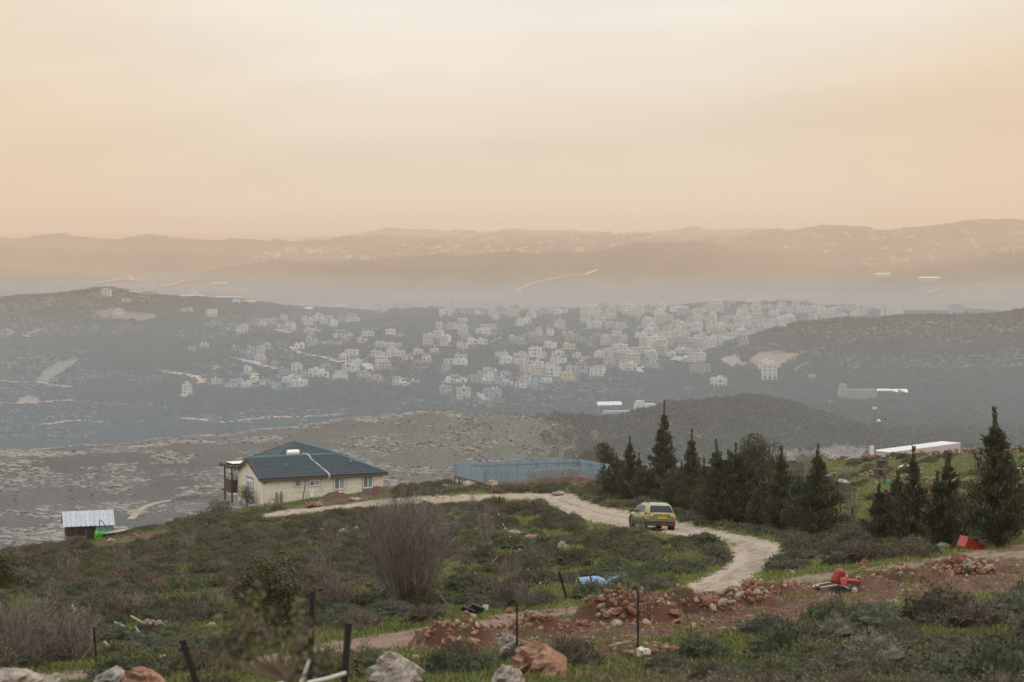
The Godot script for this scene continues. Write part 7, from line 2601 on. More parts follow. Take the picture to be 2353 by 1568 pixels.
func stone_wall(label: String, pts: Array, n: int, size: float, hgt: float, dmin := 12.0) -> void:
	var w := []
	for q in pts: w.append(gp(q[0], q[1], dmin))
	var o := thing("stone_wall", label, "wall", w[0])
	var shapes := []
	for k in 5:
		var c = [[Color(0.24, 0.155, 0.10), Color(0.38, 0.28, 0.20)], [Color(0.30, 0.24, 0.18), Color(0.46, 0.40, 0.33)], [Color(0.20, 0.11, 0.07), Color(0.30, 0.18, 0.115)]][k % 3]
		shapes.append(tint(rock_mesh(740 + k, 4, 0.5, 0.8, 5), c[0], c[1], k))
	var rows := maxi(1, int(hgt / (size * 0.55)))
	for i in n:
		var f := rng.randf() * (w.size() - 1.001)
		var p: Vector3 = (w[int(f)] as Vector3).lerp(w[int(f) + 1], f - int(f))
		p.z += rng.randf_range(-0.25, 0.25) * size
		p.y = ground(p.x, p.z) + (i % rows) * size * 0.5 + size * 0.2 + rng.randf_range(-0.05, 0.05)
		var s := size * rng.randf_range(0.7, 1.25)
		var m := part("stone", shapes[rng.randi() % 5], o)
		m.position = p - w[0]
		m.rotation = Vector3(rng.randf_range(-0.4, 0.4), rng.randf() * 6.0, rng.randf_range(-0.4, 0.4))
		m.scale = Vector3(s * 1.2, s * 0.85, s)

# ---------------------------------------------------------------- small things of the farm
func stake(px: float, top: float, base: float, d: float, wpx: float, col: Color, label: String, lean := 0.0) -> Node3D:
	var p := gp(px, base) if d <= 0.0 else Vector3.ZERO
	if d > 0.0:
		var r := ray(px, base)
		p = Vector3(r.x * d, CAM.y + r.y * d, -d)
	var k := -p.z / FPX
	var gy := ground(p.x, p.z)
	var h := (base - top) * k
	var low := minf(0.0, gy - p.y) - 0.25
	var mb := MB.new()
	mb.col = col
	var w := wpx * k
	var ln := Vector3(lean * k, 0, 0)
	var dirv := (ln + Vector3(0, h, 0)) / h
	# angle iron: two thin flanges
	mb.beam(dirv * low, Vector3(0, h, 0) + ln, w, w * 0.22, Vector3(0, 0, 1))
	mb.beam(dirv * low + Vector3(-w * 0.4, 0, -w * 0.4), Vector3(-w * 0.4, h, -w * 0.4) + ln, w * 0.22, w * 0.8, Vector3(0, 0, 1))
	return solo("iron_stake", mb.mesh(M.rust), label, "stake", p, 0.0, "iron fence stakes")

func build_small() -> void:
	rng.seed = 246
	var ir := Color(0.030, 0.026, 0.024)
	var ru := Color(0.085, 0.035, 0.022)
	stake(1466, 1358, 1508, 0.0, 5.0, ir, "tall straight iron stake right of centre on red earth")
	stake(1188, 1388, 1495, 0.0, 4.5, ir, "straight iron stake above the grey block")
	stake(713, 1357, 1532, 26.0, 13.0, ir, "blurred dark stake with the white pipe tied to it", 6.0)
	stake(790, 1430, 1580, 22.0, 16.0, ir, "blurred dark stake nearest the bottom left of centre", 12.0)
	stake(455, 1470, 1580, 22.0, 15.0, ir, "blurred dark stake leaning left at lower left", -36.0)
	stake(222, 1440, 1533, 0.0, 5.0, ir, "thin dark stake in the lower left thicket", -6.0)
	stake(296, 1396, 1430, 0.0, 4.0, ru, "short rusty stake amid the lower left slope", -6.0)
	stake(1303, 1313, 1378, 0.0, 6.0, ir, "dark stake leaning left near the blue barrel", -19.0)
	stake(1327, 1315, 1380, 0.0, 2.5, Color(0.16, 0.12, 0.09), "thin pale stick right of the leaning dark stake", -15.0)
	stake(1364, 1322, 1362, 0.0, 3.5, ru, "rusty stake in front of the blue barrel", -8.0)
	stake(1148, 1142, 1170, 0.0, 3.0, ru, "short rusty stake below the road at centre")
	stake(1940, 1342, 1418, 0.0, 3.5, Color(0.05, 0.04, 0.035), "thin stake in front of the red pushchair", -14.0)
	stake(1961, 1165, 1202, 0.0, 3.5, ru, "rusty stake on the green terrace behind the road bank", -2.0)
	stake(480, 1192, 1220, 0.0, 2.5, ir, "dark post beside the trampoline", 0.0)
	# white pipes lashed to the blurred stakes
	var wp := [[[690, 1572], [713, 1510], 24.0, "white pipe rising to the blurred stake"], [[715, 1568], [795, 1547], 21.5, "white pipe lying between the blurred stakes"], [[640, 1572], [668, 1562], 22.0, "white pipe end under the young oak"]]
	for e in wp:
		var r0 := ray(e[0][0], e[0][1])
		var r1 := ray(e[1][0], e[1][1])
		var a: Vector3 = CAM + r0 * e[2]
		var b: Vector3 = CAM + r1 * e[2]
		var mb := MB.new()
		mb.col = Color(0.52, 0.49, 0.44)
		var v := (b - a)
		mb.tube([Vector3.ZERO - v * (0.8 if e[0][1] > 1570 else 0.1), v * 0.5 + Vector3(0, -0.01, 0), v], 0.022, 0.022, 7)
		solo("white_pipe", mb.mesh(M.gloss), e[3], "pipe", a, 0.0, "white pipes by the blurred stakes")
	# bent black irrigation pipe
	var p := gp(1583, 1480)
	var k := -p.z / FPX
	var mb := MB.new()
	mb.col = Color(0.035, 0.035, 0.035)
	mb.tube(smooth([Vector3(0, -0.1, 0), Vector3(5 * k, 30 * k, 0), Vector3(0, 56 * k, 0), Vector3(-12 * k, 74 * k, 0), Vector3(-24 * k, 78 * k, 0.1)], 5), 0.014, 0.014, 6)
	solo("bent_pipe", mb.mesh(M.plastic), "thin black pipe bent in an arc over the red earth", "pipe", p)
	# blue barrel and blue pipe lying in the grass
	p = gp(1362, 1356)
	k = -p.z / FPX
	var o := thing("barrel", "blue plastic barrel lying on its side in the grass", "barrel", p + Vector3(0, 0.16, 0), 0.0)
	o.basis = Basis(Vector3.UP, 0.15) * Basis(Vector3(0, 0, 1), -PI / 2 + 0.08)
	mb = MB.new()
	mb.col = Color(0.11, 0.23, 0.37)
	mb.lathe([[0.0, 0.10], [0.15, 0.08], [0.22, -0.05], [0.225, -0.40], [0.235, -0.40], [0.240, -0.38], [0.245, -0.30], [0.25, -0.05], [0.24, 0.15], [0.17, 0.32], [0.08, 0.40], [0.0, 0.41]], 20)
	part("shell", mb.mesh(M.gloss), o)
	mb = MB.new()
	mb.col = Color(0.10, 0.20, 0.30)
	mb.lathe([[0.255, -0.41], [0.255, -0.36], [0.22, -0.36], [0.22, -0.41], [0.255, -0.41]], 20)
	part("rim", mb.mesh(M.gloss), o)
	p = gp(1392, 1352)
	mb = MB.new()
	mb.col = Color(0.12, 0.22, 0.34)
	mb.tube([Vector3(0, 0.12, 0), Vector3(0.2, 0.26, 0), Vector3(0.42, 0.33, 0)], 0.06, 0.07, 10)
	solo("blue_pipe", mb.mesh(M.gloss), "short blue pipe sticking out beside the blue barrel", "pipe", p)
	# red box tipped on a stone
	p = gp(2238, 1266, 62.0)
	k = -p.z / FPX
	o = thing("red_box", "bright red box tipped over on a stone by the track", "box", p + Vector3(-0.02, 0.16, 0), 0.45)
	o.rotation.z = -0.42
	mb = MB.new()
	mb.col = Color(0.27, 0.012, 0.010)
	mb.box(Vector3(0, 0.0, 0), Vector3(0.95, 0.34, 0.40))
	part("body", mb.mesh(M.gloss), o)
	mb = MB.new()
	mb.col = Color(0.34, 0.035, 0.025)
	mb.box(Vector3(-0.485, 0.0, 0), Vector3(0.03, 0.38, 0.44))
	part("lid", mb.mesh(M.gloss), o)
	pushchair()
	tap()
	# lamp pole with meter box on the skyline
	p = at_d(2014, 203.0)
	k = -p.z / FPX
	o = thing("utility_pole", "grey pole with lamp and cabinet standing on the skyline wall", "pole", p)
	mb = MB.new()
	mb.col = Color(0.22, 0.22, 0.215)
	var H := (1056 - 938) * k
	mb.tube([Vector3(0, -0.4, 0), Vector3(0, H * 0.62, 0)], 0.14, 0.10, 8)
	mb.tube([Vector3(0, H * 0.62, 0), Vector3(-0.05, H, 0)], 0.05, 0.04, 6)
	part("mast", mb.mesh(M.metal), o)
	mb = MB.new()
	mb.col = Color(0.60, 0.60, 0.58)
	mb.box(Vector3(-0.05, H + 0.06, 0), Vector3(0.42, 0.22, 0.25))
	part("lamp_head", mb.mesh(M.gloss), o)
	mb = MB.new()
	mb.col = Color(0.58, 0.58, 0.57)
	mb.lathe([[0.0, -0.2], [0.2, -0.1], [0.24, 0.05], [0.12, 0.18]], 10, Basis(), Vector3(0.35, H * 0.76, 0.1))
	part("camera_dome", mb.mesh(M.gloss), o)
	mb = MB.new()
	mb.col = Color(0.15, 0.13, 0.12)
	mb.beam(Vector3(0, H * 0.79, 0), Vector3(1.1, H * 0.80, 0), 0.05, 0.05)
	mb.beam(Vector3(1.1, H * 0.78, 0), Vector3(1.1, H * 0.84, 0), 0.08, 0.08)
	part("cross_arm", mb.mesh(M.metal), o)
	mb = MB.new()
	mb.col = Color(0.66, 0.66, 0.65)
	mb.box(Vector3(-0.32, 0.95, 0.1), Vector3(0.42, 0.95, 0.3))
	part("cabinet", mb.mesh(M.gloss), o)
	# white container behind the wall
	var a := ray(2046, 1056)
	var b := ray(2207, 1042)
	var d0 := 216.0
	var A := Vector3(a.x * d0, 0, -d0)
	var Bv := Vector3(b.x * 226.0, 0, -226.0)
	A.y = CAM.y + ray(2046, 1058).y * d0
	o = thing("container", "long white ribbed container roof behind the skyline wall", "container", A, atan2(-(Bv.z - A.z), Bv.x - A.x))
	var Lc := Vector2(Bv.x - A.x, Bv.z - A.z).length()
	mb = MB.new()
	mb.col = Color(0.42, 0.44, 0.48)
	mb.box(Vector3(Lc / 2, -0.9, -1.2), Vector3(Lc, 3.4, 2.4))
	part("shell", mb.mesh(M.gloss), o)
	for i in int(Lc / 0.28):
		mb = MB.new()
		mb.col = Color(0.44, 0.46, 0.50)
		mb.box(Vector3(0.14 + i * 0.28, -0.9, 0.02), Vector3(0.14, 3.2, 0.05))
		part("rib", mb.mesh(M.gloss), o)
	mb = MB.new()
	mb.col = Color(0.48, 0.50, 0.52)
	mb.box(Vector3(Lc / 2, 0.84, -1.2), Vector3(Lc + 0.1, 0.08, 2.5))
	part("roof_edge", mb.mesh(M.gloss), o)
	white_chair()
	picnic()
	tin_shed()
	# stumps / barrels by the wall and other oddments
	for e in [[2027, 1087, 26, 28, "upper dark rusty drum by the skyline wall"], [2026, 1100, 34, 22, "lower dark rusty drum below the first"], [2178, 1076, 14, 24, "dark stump by the wall at right"]]:
		p = gp(e[0], e[1])
		k = -p.z / FPX
		o = thing("rusty_drum", e[4], "drum", p)
		mb = MB.new()
		mb.col = Color(0.06, 0.045, 0.035)
		var r: float = e[2] * k * 0.5
		var hh: float = e[3] * k
		mb.lathe([[r * 0.95, -0.1], [r, 0.05], [r, hh * 0.5], [r * 1.04, hh * 0.52], [r, hh * 0.55], [r * 0.97, hh], [0.0, hh * 0.98]], 14)
		part("drum", mb.mesh(M.rust), o)
		mb = MB.new()
		mb.col = Color(0.07, 0.05, 0.04)
		mb.lathe([[r * 1.0, hh * 0.98], [r * 1.05, hh], [r * 1.0, hh * 1.03], [r * 0.9, hh * 1.0]], 14)
		part("rim", mb.mesh(M.rust), o)
	p = gp(2082, 1078)
	mb = MB.new()
	mb.col = Color(0.66, 0.66, 0.65)
	for i in 5: mb.box(Vector3(i * 0.22 - 0.45, 0.1 + 0.06 * sin(i * 2.0), 0.1 * sin(i * 3.1)), Vector3(0.34, 0.22, 0.4), Basis.from_euler(Vector3(0.3 * i, 0.5 * i, 0.2 * i)))
	solo("white_sack", mb.mesh(M.paint), "crumpled white sack lying before the skyline wall", "sack", p)
	p = gp(2040, 1112)
	mb = MB.new()
	mb.col = Color(0.02, 0.28, 0.17)
	mb.lathe([[0.0, -0.02], [0.12, 0.03], [0.17, 0.15], [0.12, 0.28], [0.0, 0.33]], 12)
	solo("green_ball", mb.mesh(M.gloss), "small green ball on the grass beside the terrace wall", "ball", p)
	p = gp(1902, 1098)
	mb = MB.new()
	mb.col = Color(0.30, 0.40, 0.52)
	mb.lathe([[0.0, -0.02], [0.12, 0.03], [0.17, 0.15], [0.12, 0.28], [0.0, 0.33]], 12)
	solo("blue_ball", mb.mesh(M.gloss), "small pale blue ball left of the fallen chair", "ball", p)
	p = gp(1475, 1508)
	mb = MB.new()
	mb.col = Color(0.55, 0.50, 0.43)
	for i in 5: mb.box(Vector3(i * 0.035 - 0.05, 0.07 + 0.02 * (i % 2), 0.03 * sin(i * 3.1)), Vector3(0.09, 0.15, 0.10), Basis.from_euler(Vector3(0.5 * i, 0.7 * i, 0.35 * i)))
	solo("plastic_bag", mb.mesh(M.paint), "crumpled whitish plastic bag at the foot of the tall stake", "bag", p)
	# planter box of stones in the slope, planks, bucket
	p = gp(350, 1464)
	o = thing("planter_box", "small brown wooden box filled with stones lower left", "box", p, -0.2)
	mb = MB.new()
	mb.col = Color(0.085, 0.050, 0.038)
	mb.box(Vector3(0, 0.13, 0), Vector3(0.62, 0.32, 0.03))
	mb.box(Vector3(0, 0.13, -0.4), Vector3(0.62, 0.32, 0.03))
	part("side_board", mb.mesh(M.wood), o)
	mb = MB.new()
	mb.col = Color(0.34, 0.27, 0.19)
	mb.box(Vector3(0.325, 0.14, -0.2), Vector3(0.03, 0.36, 0.44))
	part("end_board", mb.mesh(M.wood), o)
	var sm := tint(rock_mesh(790, 4, 0.5, 0.8, 5), Color(0.22, 0.18, 0.15), Color(0.36, 0.31, 0.26), 3)
	for i in 8:
		var s := part("stone", sm, o)
		s.position = Vector3(-0.26 + (i % 4) * 0.17, 0.31, -0.10 - 0.2 * (i / 4))
		s.scale = Vector3.ONE * rng.randf_range(0.13, 0.2)
		s.rotation.y = i * 1.3
	var planks := [[[955, 1380], [1000, 1379], Color(0.46, 0.46, 0.42), "pale horizontal plank under the large brown shrub"], [[1010, 1370], [1042, 1410], Color(0.20, 0.18, 0.16), "grey leaning plank right of the large brown shrub"], [[1112, 1318], [1143, 1283], Color(0.36, 0.34, 0.31), "pale thin pole leaning in the grass at centre"], [[1185, 1475], [1222, 1487], Color(0.36, 0.23, 0.14), "short broken plank on the red heap"], [[1400, 1492], [1452, 1480], Color(0.32, 0.27, 0.21), "long pale stick behind the orange boulder"], [[840, 1520], [900, 1515], Color(0.34, 0.27, 0.19), "pale plank behind the pinkish boulder"], [[1330, 1094], [1345, 1100], Color(0.55, 0.45, 0.32), "pale plank on the rubble before the blue fence"]]
	for e in planks:
		var p0 := gp(e[0][0], maxf(e[0][1], e[1][1]))
		var kk := -p0.z / FPX
		mb = MB.new()
		mb.col = e[2]
		var v := Vector3((e[1][0] - e[0][0]) * kk, (e[0][1] - e[1][1]) * kk, 0)
		var st := Vector3(0, maxf(0.0, (e[1][1] - e[0][1]) * kk) + 0.05, 0)
		mb.beam(st, st + v, 0.06, 0.03)
		solo("plank", mb.mesh(M.wood), e[3], "plank", p0, 0.0, "planks lying about the slope")
	p = gp(1092, 1412)
	mb = MB.new()
	mb.col = Color(0.03, 0.032, 0.036)
	mb.box(Vector3(0, 0.12, 0), Vector3(0.42, 0.30, 0.05), Basis.from_euler(Vector3(0.6, 0.3, -0.5)))
	mb.box(Vector3(-0.2, 0.12, 0.05), Vector3(0.35, 0.22, 0.04), Basis.from_euler(Vector3(0.9, -0.3, -0.7)))
	solo("black_crate", mb.mesh(M.plastic), "broken black plastic crate in the bushes at centre", "crate", p)
	p = gp(1116, 1408)
	mb = MB.new()
	mb.col = Color(0.55, 0.52, 0.46)
	mb.lathe([[0.07, -0.03], [0.075, 0.2], [0.06, 0.2]], 10)
	solo("white_tub", mb.mesh(M.paint), "small whitish tub right of the black crate", "tub", p)
	# strings of white insulators on the sagging fence wire
	var wires := [[[1141, 1172], [1180, 1250], "upper string of white clips on a wire down the centre slope"], [[1178, 1245], [1205, 1272], "short middle string of white clips on the wire"], [[1200, 1290], [1245, 1345], "lower string of white clips on the wire above the stakes"]]
	for e in wires:
		var p0 := gp(e[0][0], e[0][1] + 12.0)
		var p1 := gp(e[1][0], e[1][1] + 12.0)
		var a0 := CAM + ray(e[0][0], e[0][1]) * -p0.z
		var a1 := CAM + ray(e[1][0], e[1][1]) * -p1.z
		var t := thing("wire_string", e[2], "wire", a0, 0.0, "strings of white clips")
		mb = MB.new()
		mb.col = Color(0.10, 0.09, 0.08)
		mb.tube([Vector3.ZERO, (a1 - a0) * 0.5 - Vector3(0, 0.05, 0), a1 - a0], 0.012, 0.012, 4)
		part("wire", mb.mesh(M.metal), t)
		var cm := MB.new()
		cm.col = Color(0.55, 0.50, 0.40)
		cm.box(Vector3.ZERO, Vector3(0.075, 0.05, 0.05))
		var cmesh := cm.mesh(M.paint)
		var nn := int(Vector2(e[1][0] - e[0][0], e[1][1] - e[0][1]).length() / 9.0)
		for i in nn:
			var cl := part("clip", cmesh, t)
			var f := (i + 0.5) / nn
			cl.position = (a1 - a0) * f - Vector3(0, 0.05 * 4.0 * f * (1.0 - f), 0)
			cl.rotation = Vector3(rng.randf(), rng.randf() * 3.0, rng.randf())
	# blue-grey drip tubes and white tree guards in the old orchard at left
	var guards := [[165, 1392, 186, 1424], [262, 1432, 312, 1448], [300, 1418, 350, 1440], [238, 1478, 268, 1495], [190, 1332, 212, 1350], [400, 1372, 424, 1390], [560, 1213, 575, 1222], [255, 1440, 240, 1450], [310, 1442, 330, 1466]]
	var gi := 0
	guards.sort_custom(func(x, y): return x[0] < y[0])
	for e in guards:
		var p0 := gp(e[0], e[3])
		var kk := -p0.z / FPX
		mb = MB.new()
		mb.col = Color(0.36, 0.38, 0.36)
		var h0: float = (e[3] - e[1]) * kk
		mb.tube([Vector3(0, h0 + 0.03, 0), Vector3((e[2] - e[0]) * kk * 0.55, h0 * 0.4, 0.02), Vector3((e[2] - e[0]) * kk, 0.02, 0)], 0.028, 0.022, 6)
		solo("whitewashed_stem", mb.mesh(M.paint), ORD[gi] + " whitewashed leaning orchard stem from left on the lower left slope", "stem", p0, 0.0, "whitewashed orchard stems")
		gi += 1

func pushchair() -> void:
	var p := gp(1918, 1362)
	var k := -p.z / FPX
	var o := thing("pushchair", "overturned pushchair with red seat and silver wheels on red earth", "pushchair", p, 0.12)
	var u := 62.0 * k / 62.0
	var X := func(x: float, y: float, z := 0.0) -> Vector3:     # photo-sheet millimetres to metres about the base
		return Vector3((x - 1200.0) * 0.078125 * k, (960.0 - y) * 0.078125 * k + 0.02, z)
	var mb: MB
	for w in [[1710, 840, 0.25, 1.0, "silver"], [1950, 800, -0.35, 0.95, "black"]]:
		var wh := Node3D.new()
		wh.name = "wheel"
		o.add_child(wh, true)
		wh.position = X.call(w[0], w[1], w[2])
		wh.rotation.y = 0.25
		var bs := Basis(Vector3(1, 0, 0), PI / 2)
		var R: float = 130.0 * 0.078125 * k * w[3]
		mb = MB.new()
		mb.col = Color(0.02, 0.02, 0.022)
		mb.lathe([[R * 0.80, -0.03], [R * 0.97, -0.03], [R, 0.0], [R * 0.97, 0.03], [R * 0.80, 0.03]], 24, bs)
		part("tyre", mb.mesh(M.rubber), wh)
		mb = MB.new()
		mb.col = Color(0.60, 0.60, 0.63) if w[4] == "silver" else Color(0.04, 0.04, 0.045)
		for s in 5:
			var a := TAU * s / 5.0 + 0.3
			mb.beam(Vector3(cos(a), sin(a), 0.12) * R * 0.2, Vector3(cos(a) * R * 0.8, sin(a) * R * 0.8, 0.015), R * 0.30, 0.03, Vector3(0, 0, 1))
		mb.lathe([[0.0, 0.05], [R * 0.30, 0.035], [R * 0.34, 0.0]], 14, bs)
		mb.lathe([[R * 0.72, 0.025], [R * 0.82, 0.035], [R * 0.82, -0.02]], 24, bs)
		part("rim", mb.mesh(M.metal), wh)
	mb = MB.new()
	mb.col = Color(0.38, 0.38, 0.36)
	for z in [0.2, -0.25]:
		mb.tube(smooth([X.call(1600, 850, z), X.call(1400, 760, z), X.call(1200, 725, z), X.call(900, 760, z), X.call(650, 800, z)], 4), 0.022, 0.018, 7)
	part("frame", mb.mesh(M.metal), o)
	mb = MB.new()
	mb.col = Color(0.025, 0.023, 0.022)
	mb.tube(smooth([X.call(680, 800, 0.22), X.call(560, 790, 0.2), X.call(470, 850, 0.0), X.call(500, 900, -0.2), X.call(640, 800, -0.26)], 4), 0.05, 0.05, 8)
	mb.tube([X.call(560, 850, 0.1), X.call(430, 980, 0.05), X.call(400, 1010, 0.0)], 0.09, 0.04, 8)
	part("handle", mb.mesh(M.plastic), o)
	mb = MB.new()
	mb.col = Color(0.62, 0.62, 0.60)
	for c in [[520, 760], [640, 745]]: mb.box(X.call(c[0], c[1], 0.2), Vector3(0.07, 0.07, 0.05), Basis(Vector3(0, 0, 1), 0.6))
	part("clamp", mb.mesh(M.metal), o)
	# padded red seat standing on edge
	var pr := [[1110, 685], [1150, 560], [1230, 420], [1255, 330], [1310, 290], [1450, 295], [1480, 350], [1490, 480], [1545, 560], [1550, 640], [1460, 700], [1300, 705]]
	var poly := PackedVector2Array()
	for q in pr:
		var v: Vector3 = X.call(q[0], q[1])
		poly.push_back(Vector2(v.x, v.y))
	var rings := []
	var cen := Vector2.ZERO
	for v in poly: cen += v / poly.size()
	for s in [[-0.22, 0.75], [-0.17, 0.96], [-0.05, 1.0], [0.10, 1.0], [0.18, 0.95], [0.22, 0.78]]:
		var ring := []
		for v in poly:
			var q = cen + (v - cen) * s[1]
			ring.append(Vector3(q.x, q.y, s[0]))
		rings.append(ring)
	part("seat", smooth_loft(rings, M.red_cloth), o)
	mb = MB.new()
	mb.col = Color(0.55, 0.08, 0.07)
	mb.box(X.call(1400, 590, 0.225), Vector3(0.16, 0.20, 0.03), Basis(Vector3(0, 0, 1), 0.15))
	part("pocket", mb.mesh(M.paint), o)
	mb = MB.new()
	mb.col = Color(0.50, 0.45, 0.42)
	mb.tube([X.call(1320, 590, 0.25), X.call(1330, 530, 0.25), X.call(1430, 500, 0.25), X.call(1470, 600, 0.25)], 0.008, 0.008, 4)
	part("piping", mb.mesh(M.paint), o)
	mb = MB.new()
	mb.col = Color(0.20, 0.018, 0.018)
	mb.box(X.call(1750, 690, -0.15), Vector3(0.44, 0.10, 0.4), Basis(Vector3(0, 0, 1), -0.12))
	part("foot_rest", mb.mesh(M.paint), o)
	mb = MB.new()
	mb.col = Color(0.02, 0.02, 0.022)
	mb.quad(X.call(920, 1010, 0.2), X.call(1560, 960, 0.22), X.call(1560, 820, -0.1), X.call(1250, 860, -0.1))
	mb.quad(X.call(920, 1015, 0.22), X.call(1560, 965, 0.24), X.call(1560, 830, -0.08), X.call(1250, 870, -0.08))
	mb.quad(X.call(920, 1010, -0.1), X.call(1560, 960, -0.1), X.call(1400, 840, -0.25), X.call(1100, 900, -0.2))
	part("basket", mb.mesh(M.paint), o)

func tap() -> void:
	var p := gp(2312, 1256)
	var k := -p.z / FPX
	var o := thing("water_tap", "pale standpipe with tap beside the track at right edge", "tap", p)
	var mb := MB.new()
	mb.col = Color(0.33, 0.29, 0.24)
	mb.tube([Vector3(0, -0.1, 0), Vector3(0, 34 * k, 0)], 0.035, 0.035, 8)
	mb.tube([Vector3(-0.03, 26 * k, 0), Vector3(0.10, 26 * k, 0.03)], 0.05, 0.03, 7)
	part("standpipe", mb.mesh(M.metal), o)
	mb = MB.new()
	mb.col = Color(0.16, 0.145, 0.12)
	mb.tube(smooth([Vector3(0, 8 * k, 0), Vector3(-20 * k, 9 * k, 0), Vector3(-36 * k, 8 * k, 0), Vector3(-40 * k, 2 * k, 0)], 4), 0.03, 0.03, 7)
	mb.box(Vector3(-10 * k, 10 * k, 0), Vector3(0.1, 0.05, 0.05))
	part("tap_arm", mb.mesh(M.metal), o)
	mb = MB.new()
	mb.col = Color(0.12, 0.1, 0.09)
	mb.tube(smooth([Vector3(-12 * k, 8 * k, 0), Vector3(-10 * k, 3 * k, 0.02), Vector3(-4 * k, 1 * k, 0.05)], 4), 0.012, 0.012, 5)
	part("hose", mb.mesh(M.plastic), o)

func white_chair() -> void:
	var p := gp(1942, 1120)
	var k := -p.z / FPX
	var o := thing("plastic_chair", "white plastic garden chair toppled on the grass", "chair", p + Vector3(0, 0.28, 0), 0.5)
	o.rotation = Vector3(0.25, 0.7, 1.25)
	var mb := MB.new()
	mb.col = Color(0.62, 0.61, 0.57)
	mb.box(Vector3(0, 0, 0), Vector3(0.46, 0.035, 0.44))
	part("seat", mb.mesh(M.gloss), o)
	mb = MB.new()
	mb.col = Color(0.62, 0.61, 0.57)
	for i in 5:
		mb.box(Vector3(-0.19 + i * 0.095, 0.24, -0.23 - 0.03), Vector3(0.07, 0.46, 0.025), Basis(Vector3(1, 0, 0), -0.18))
	mb.box(Vector3(0, 0.47, -0.30), Vector3(0.46, 0.07, 0.03))
	part("backrest", mb.mesh(M.gloss), o)
	for sx in [-1, 1]:
		for sz in [-1, 1]:
			mb = MB.new()
			mb.col = Color(0.60, 0.59, 0.56)
			mb.tube([Vector3(sx * 0.20, 0, sz * 0.19), Vector3(sx * 0.25, -0.43, sz * 0.25)], 0.03, 0.02, 6)
			part("leg", mb.mesh(M.gloss), o)
		mb = MB.new()
		mb.col = Color(0.60, 0.59, 0.56)
		mb.tube(smooth([Vector3(sx * 0.22, 0.0, 0.2), Vector3(sx * 0.24, 0.20, 0.2), Vector3(sx * 0.24, 0.22, -0.22)], 3), 0.024, 0.024, 6)
		part("armrest", mb.mesh(M.gloss), o)

func picnic() -> void:
	var d := 104.0
	var k := d / FPX
	var r := ray(2338, 1080)
	var p := Vector3(r.x * d, CAM.y + r.y * d, -d)
	var gy := ground(p.x, p.z)
	# timber platform that carries the table
	var deckw := thing("wooden_platform", "brown timber platform wall at the right edge behind the tall conifer", "platform", Vector3(p.x + 0.9, gy, p.z + 0.6))
	var top := (CAM.y + ray(2338, 1132).y * (d - 0.6)) - gy
	for i in 9:
		var mb := MB.new()
		mb.col = Color(0.105, 0.060, 0.033) * (0.9 + 0.05 * (i % 3))
		mb.box(Vector3(0.0, top * (i + 0.5) / 9.0, 0.0), Vector3(2.0, top / 9.0 - 0.012, 0.05))
		part("plank", mb.mesh(M.wood), deckw)
	var db := MB.new()
	db.col = Color(0.10, 0.065, 0.04)
	db.box(Vector3(0.0, top + 0.03, -1.3), Vector3(2.0, 0.06, 2.6))
	db.box(Vector3(-0.9, top / 2 - 0.2, -1.3), Vector3(0.12, top + 0.3, 2.4))
	part("deck", db.mesh(M.wood), deckw)
	for e in [[1096, "upper"], [1118, "lower"]]:
		var y := (CAM.y + ray(2338, e[0]).y * d) - gy
		var mb := MB.new()
		mb.col = Color(0.26, 0.31, 0.36)
		mb.box(Vector3(-0.05, y, -0.5), Vector3(2.2 if e[1] == "upper" else 1.5, 0.09, 0.30))
		part("rail_plank", mb.mesh(M.wood), deckw)
	var pm := MB.new()
	pm.col = Color(0.14, 0.125, 0.10)
	pm.box(Vector3(0.15, top + 0.42, -0.55), Vector3(0.14, 0.9, 0.14))
	part("post", pm.mesh(M.wood), deckw)
	var tb := thing("picnic_table", "light wooden picnic table top at the right edge", "table", Vector3(p.x + 0.45, p.y, p.z - 0.5), 0.1)
	for i in 5:
		var mb := MB.new()
		mb.col = Color(0.42, 0.31, 0.22)
		mb.box(Vector3(0, 0, -0.32 + i * 0.16), Vector3(1.7, 0.045, 0.14))
		part("table_plank", mb.mesh(M.wood), tb)
	for s in [-1, 1]:
		var mb := MB.new()
		mb.col = Color(0.16, 0.085, 0.05)
		mb.beam(Vector3(s * 0.55, -0.02, 0.25), Vector3(s * 0.75, -0.72, 0.45), 0.08, 0.06)
		mb.beam(Vector3(s * 0.55, -0.02, -0.25), Vector3(s * 0.75, -0.72, -0.45), 0.08, 0.06)
		part("leg", mb.mesh(M.wood), tb)

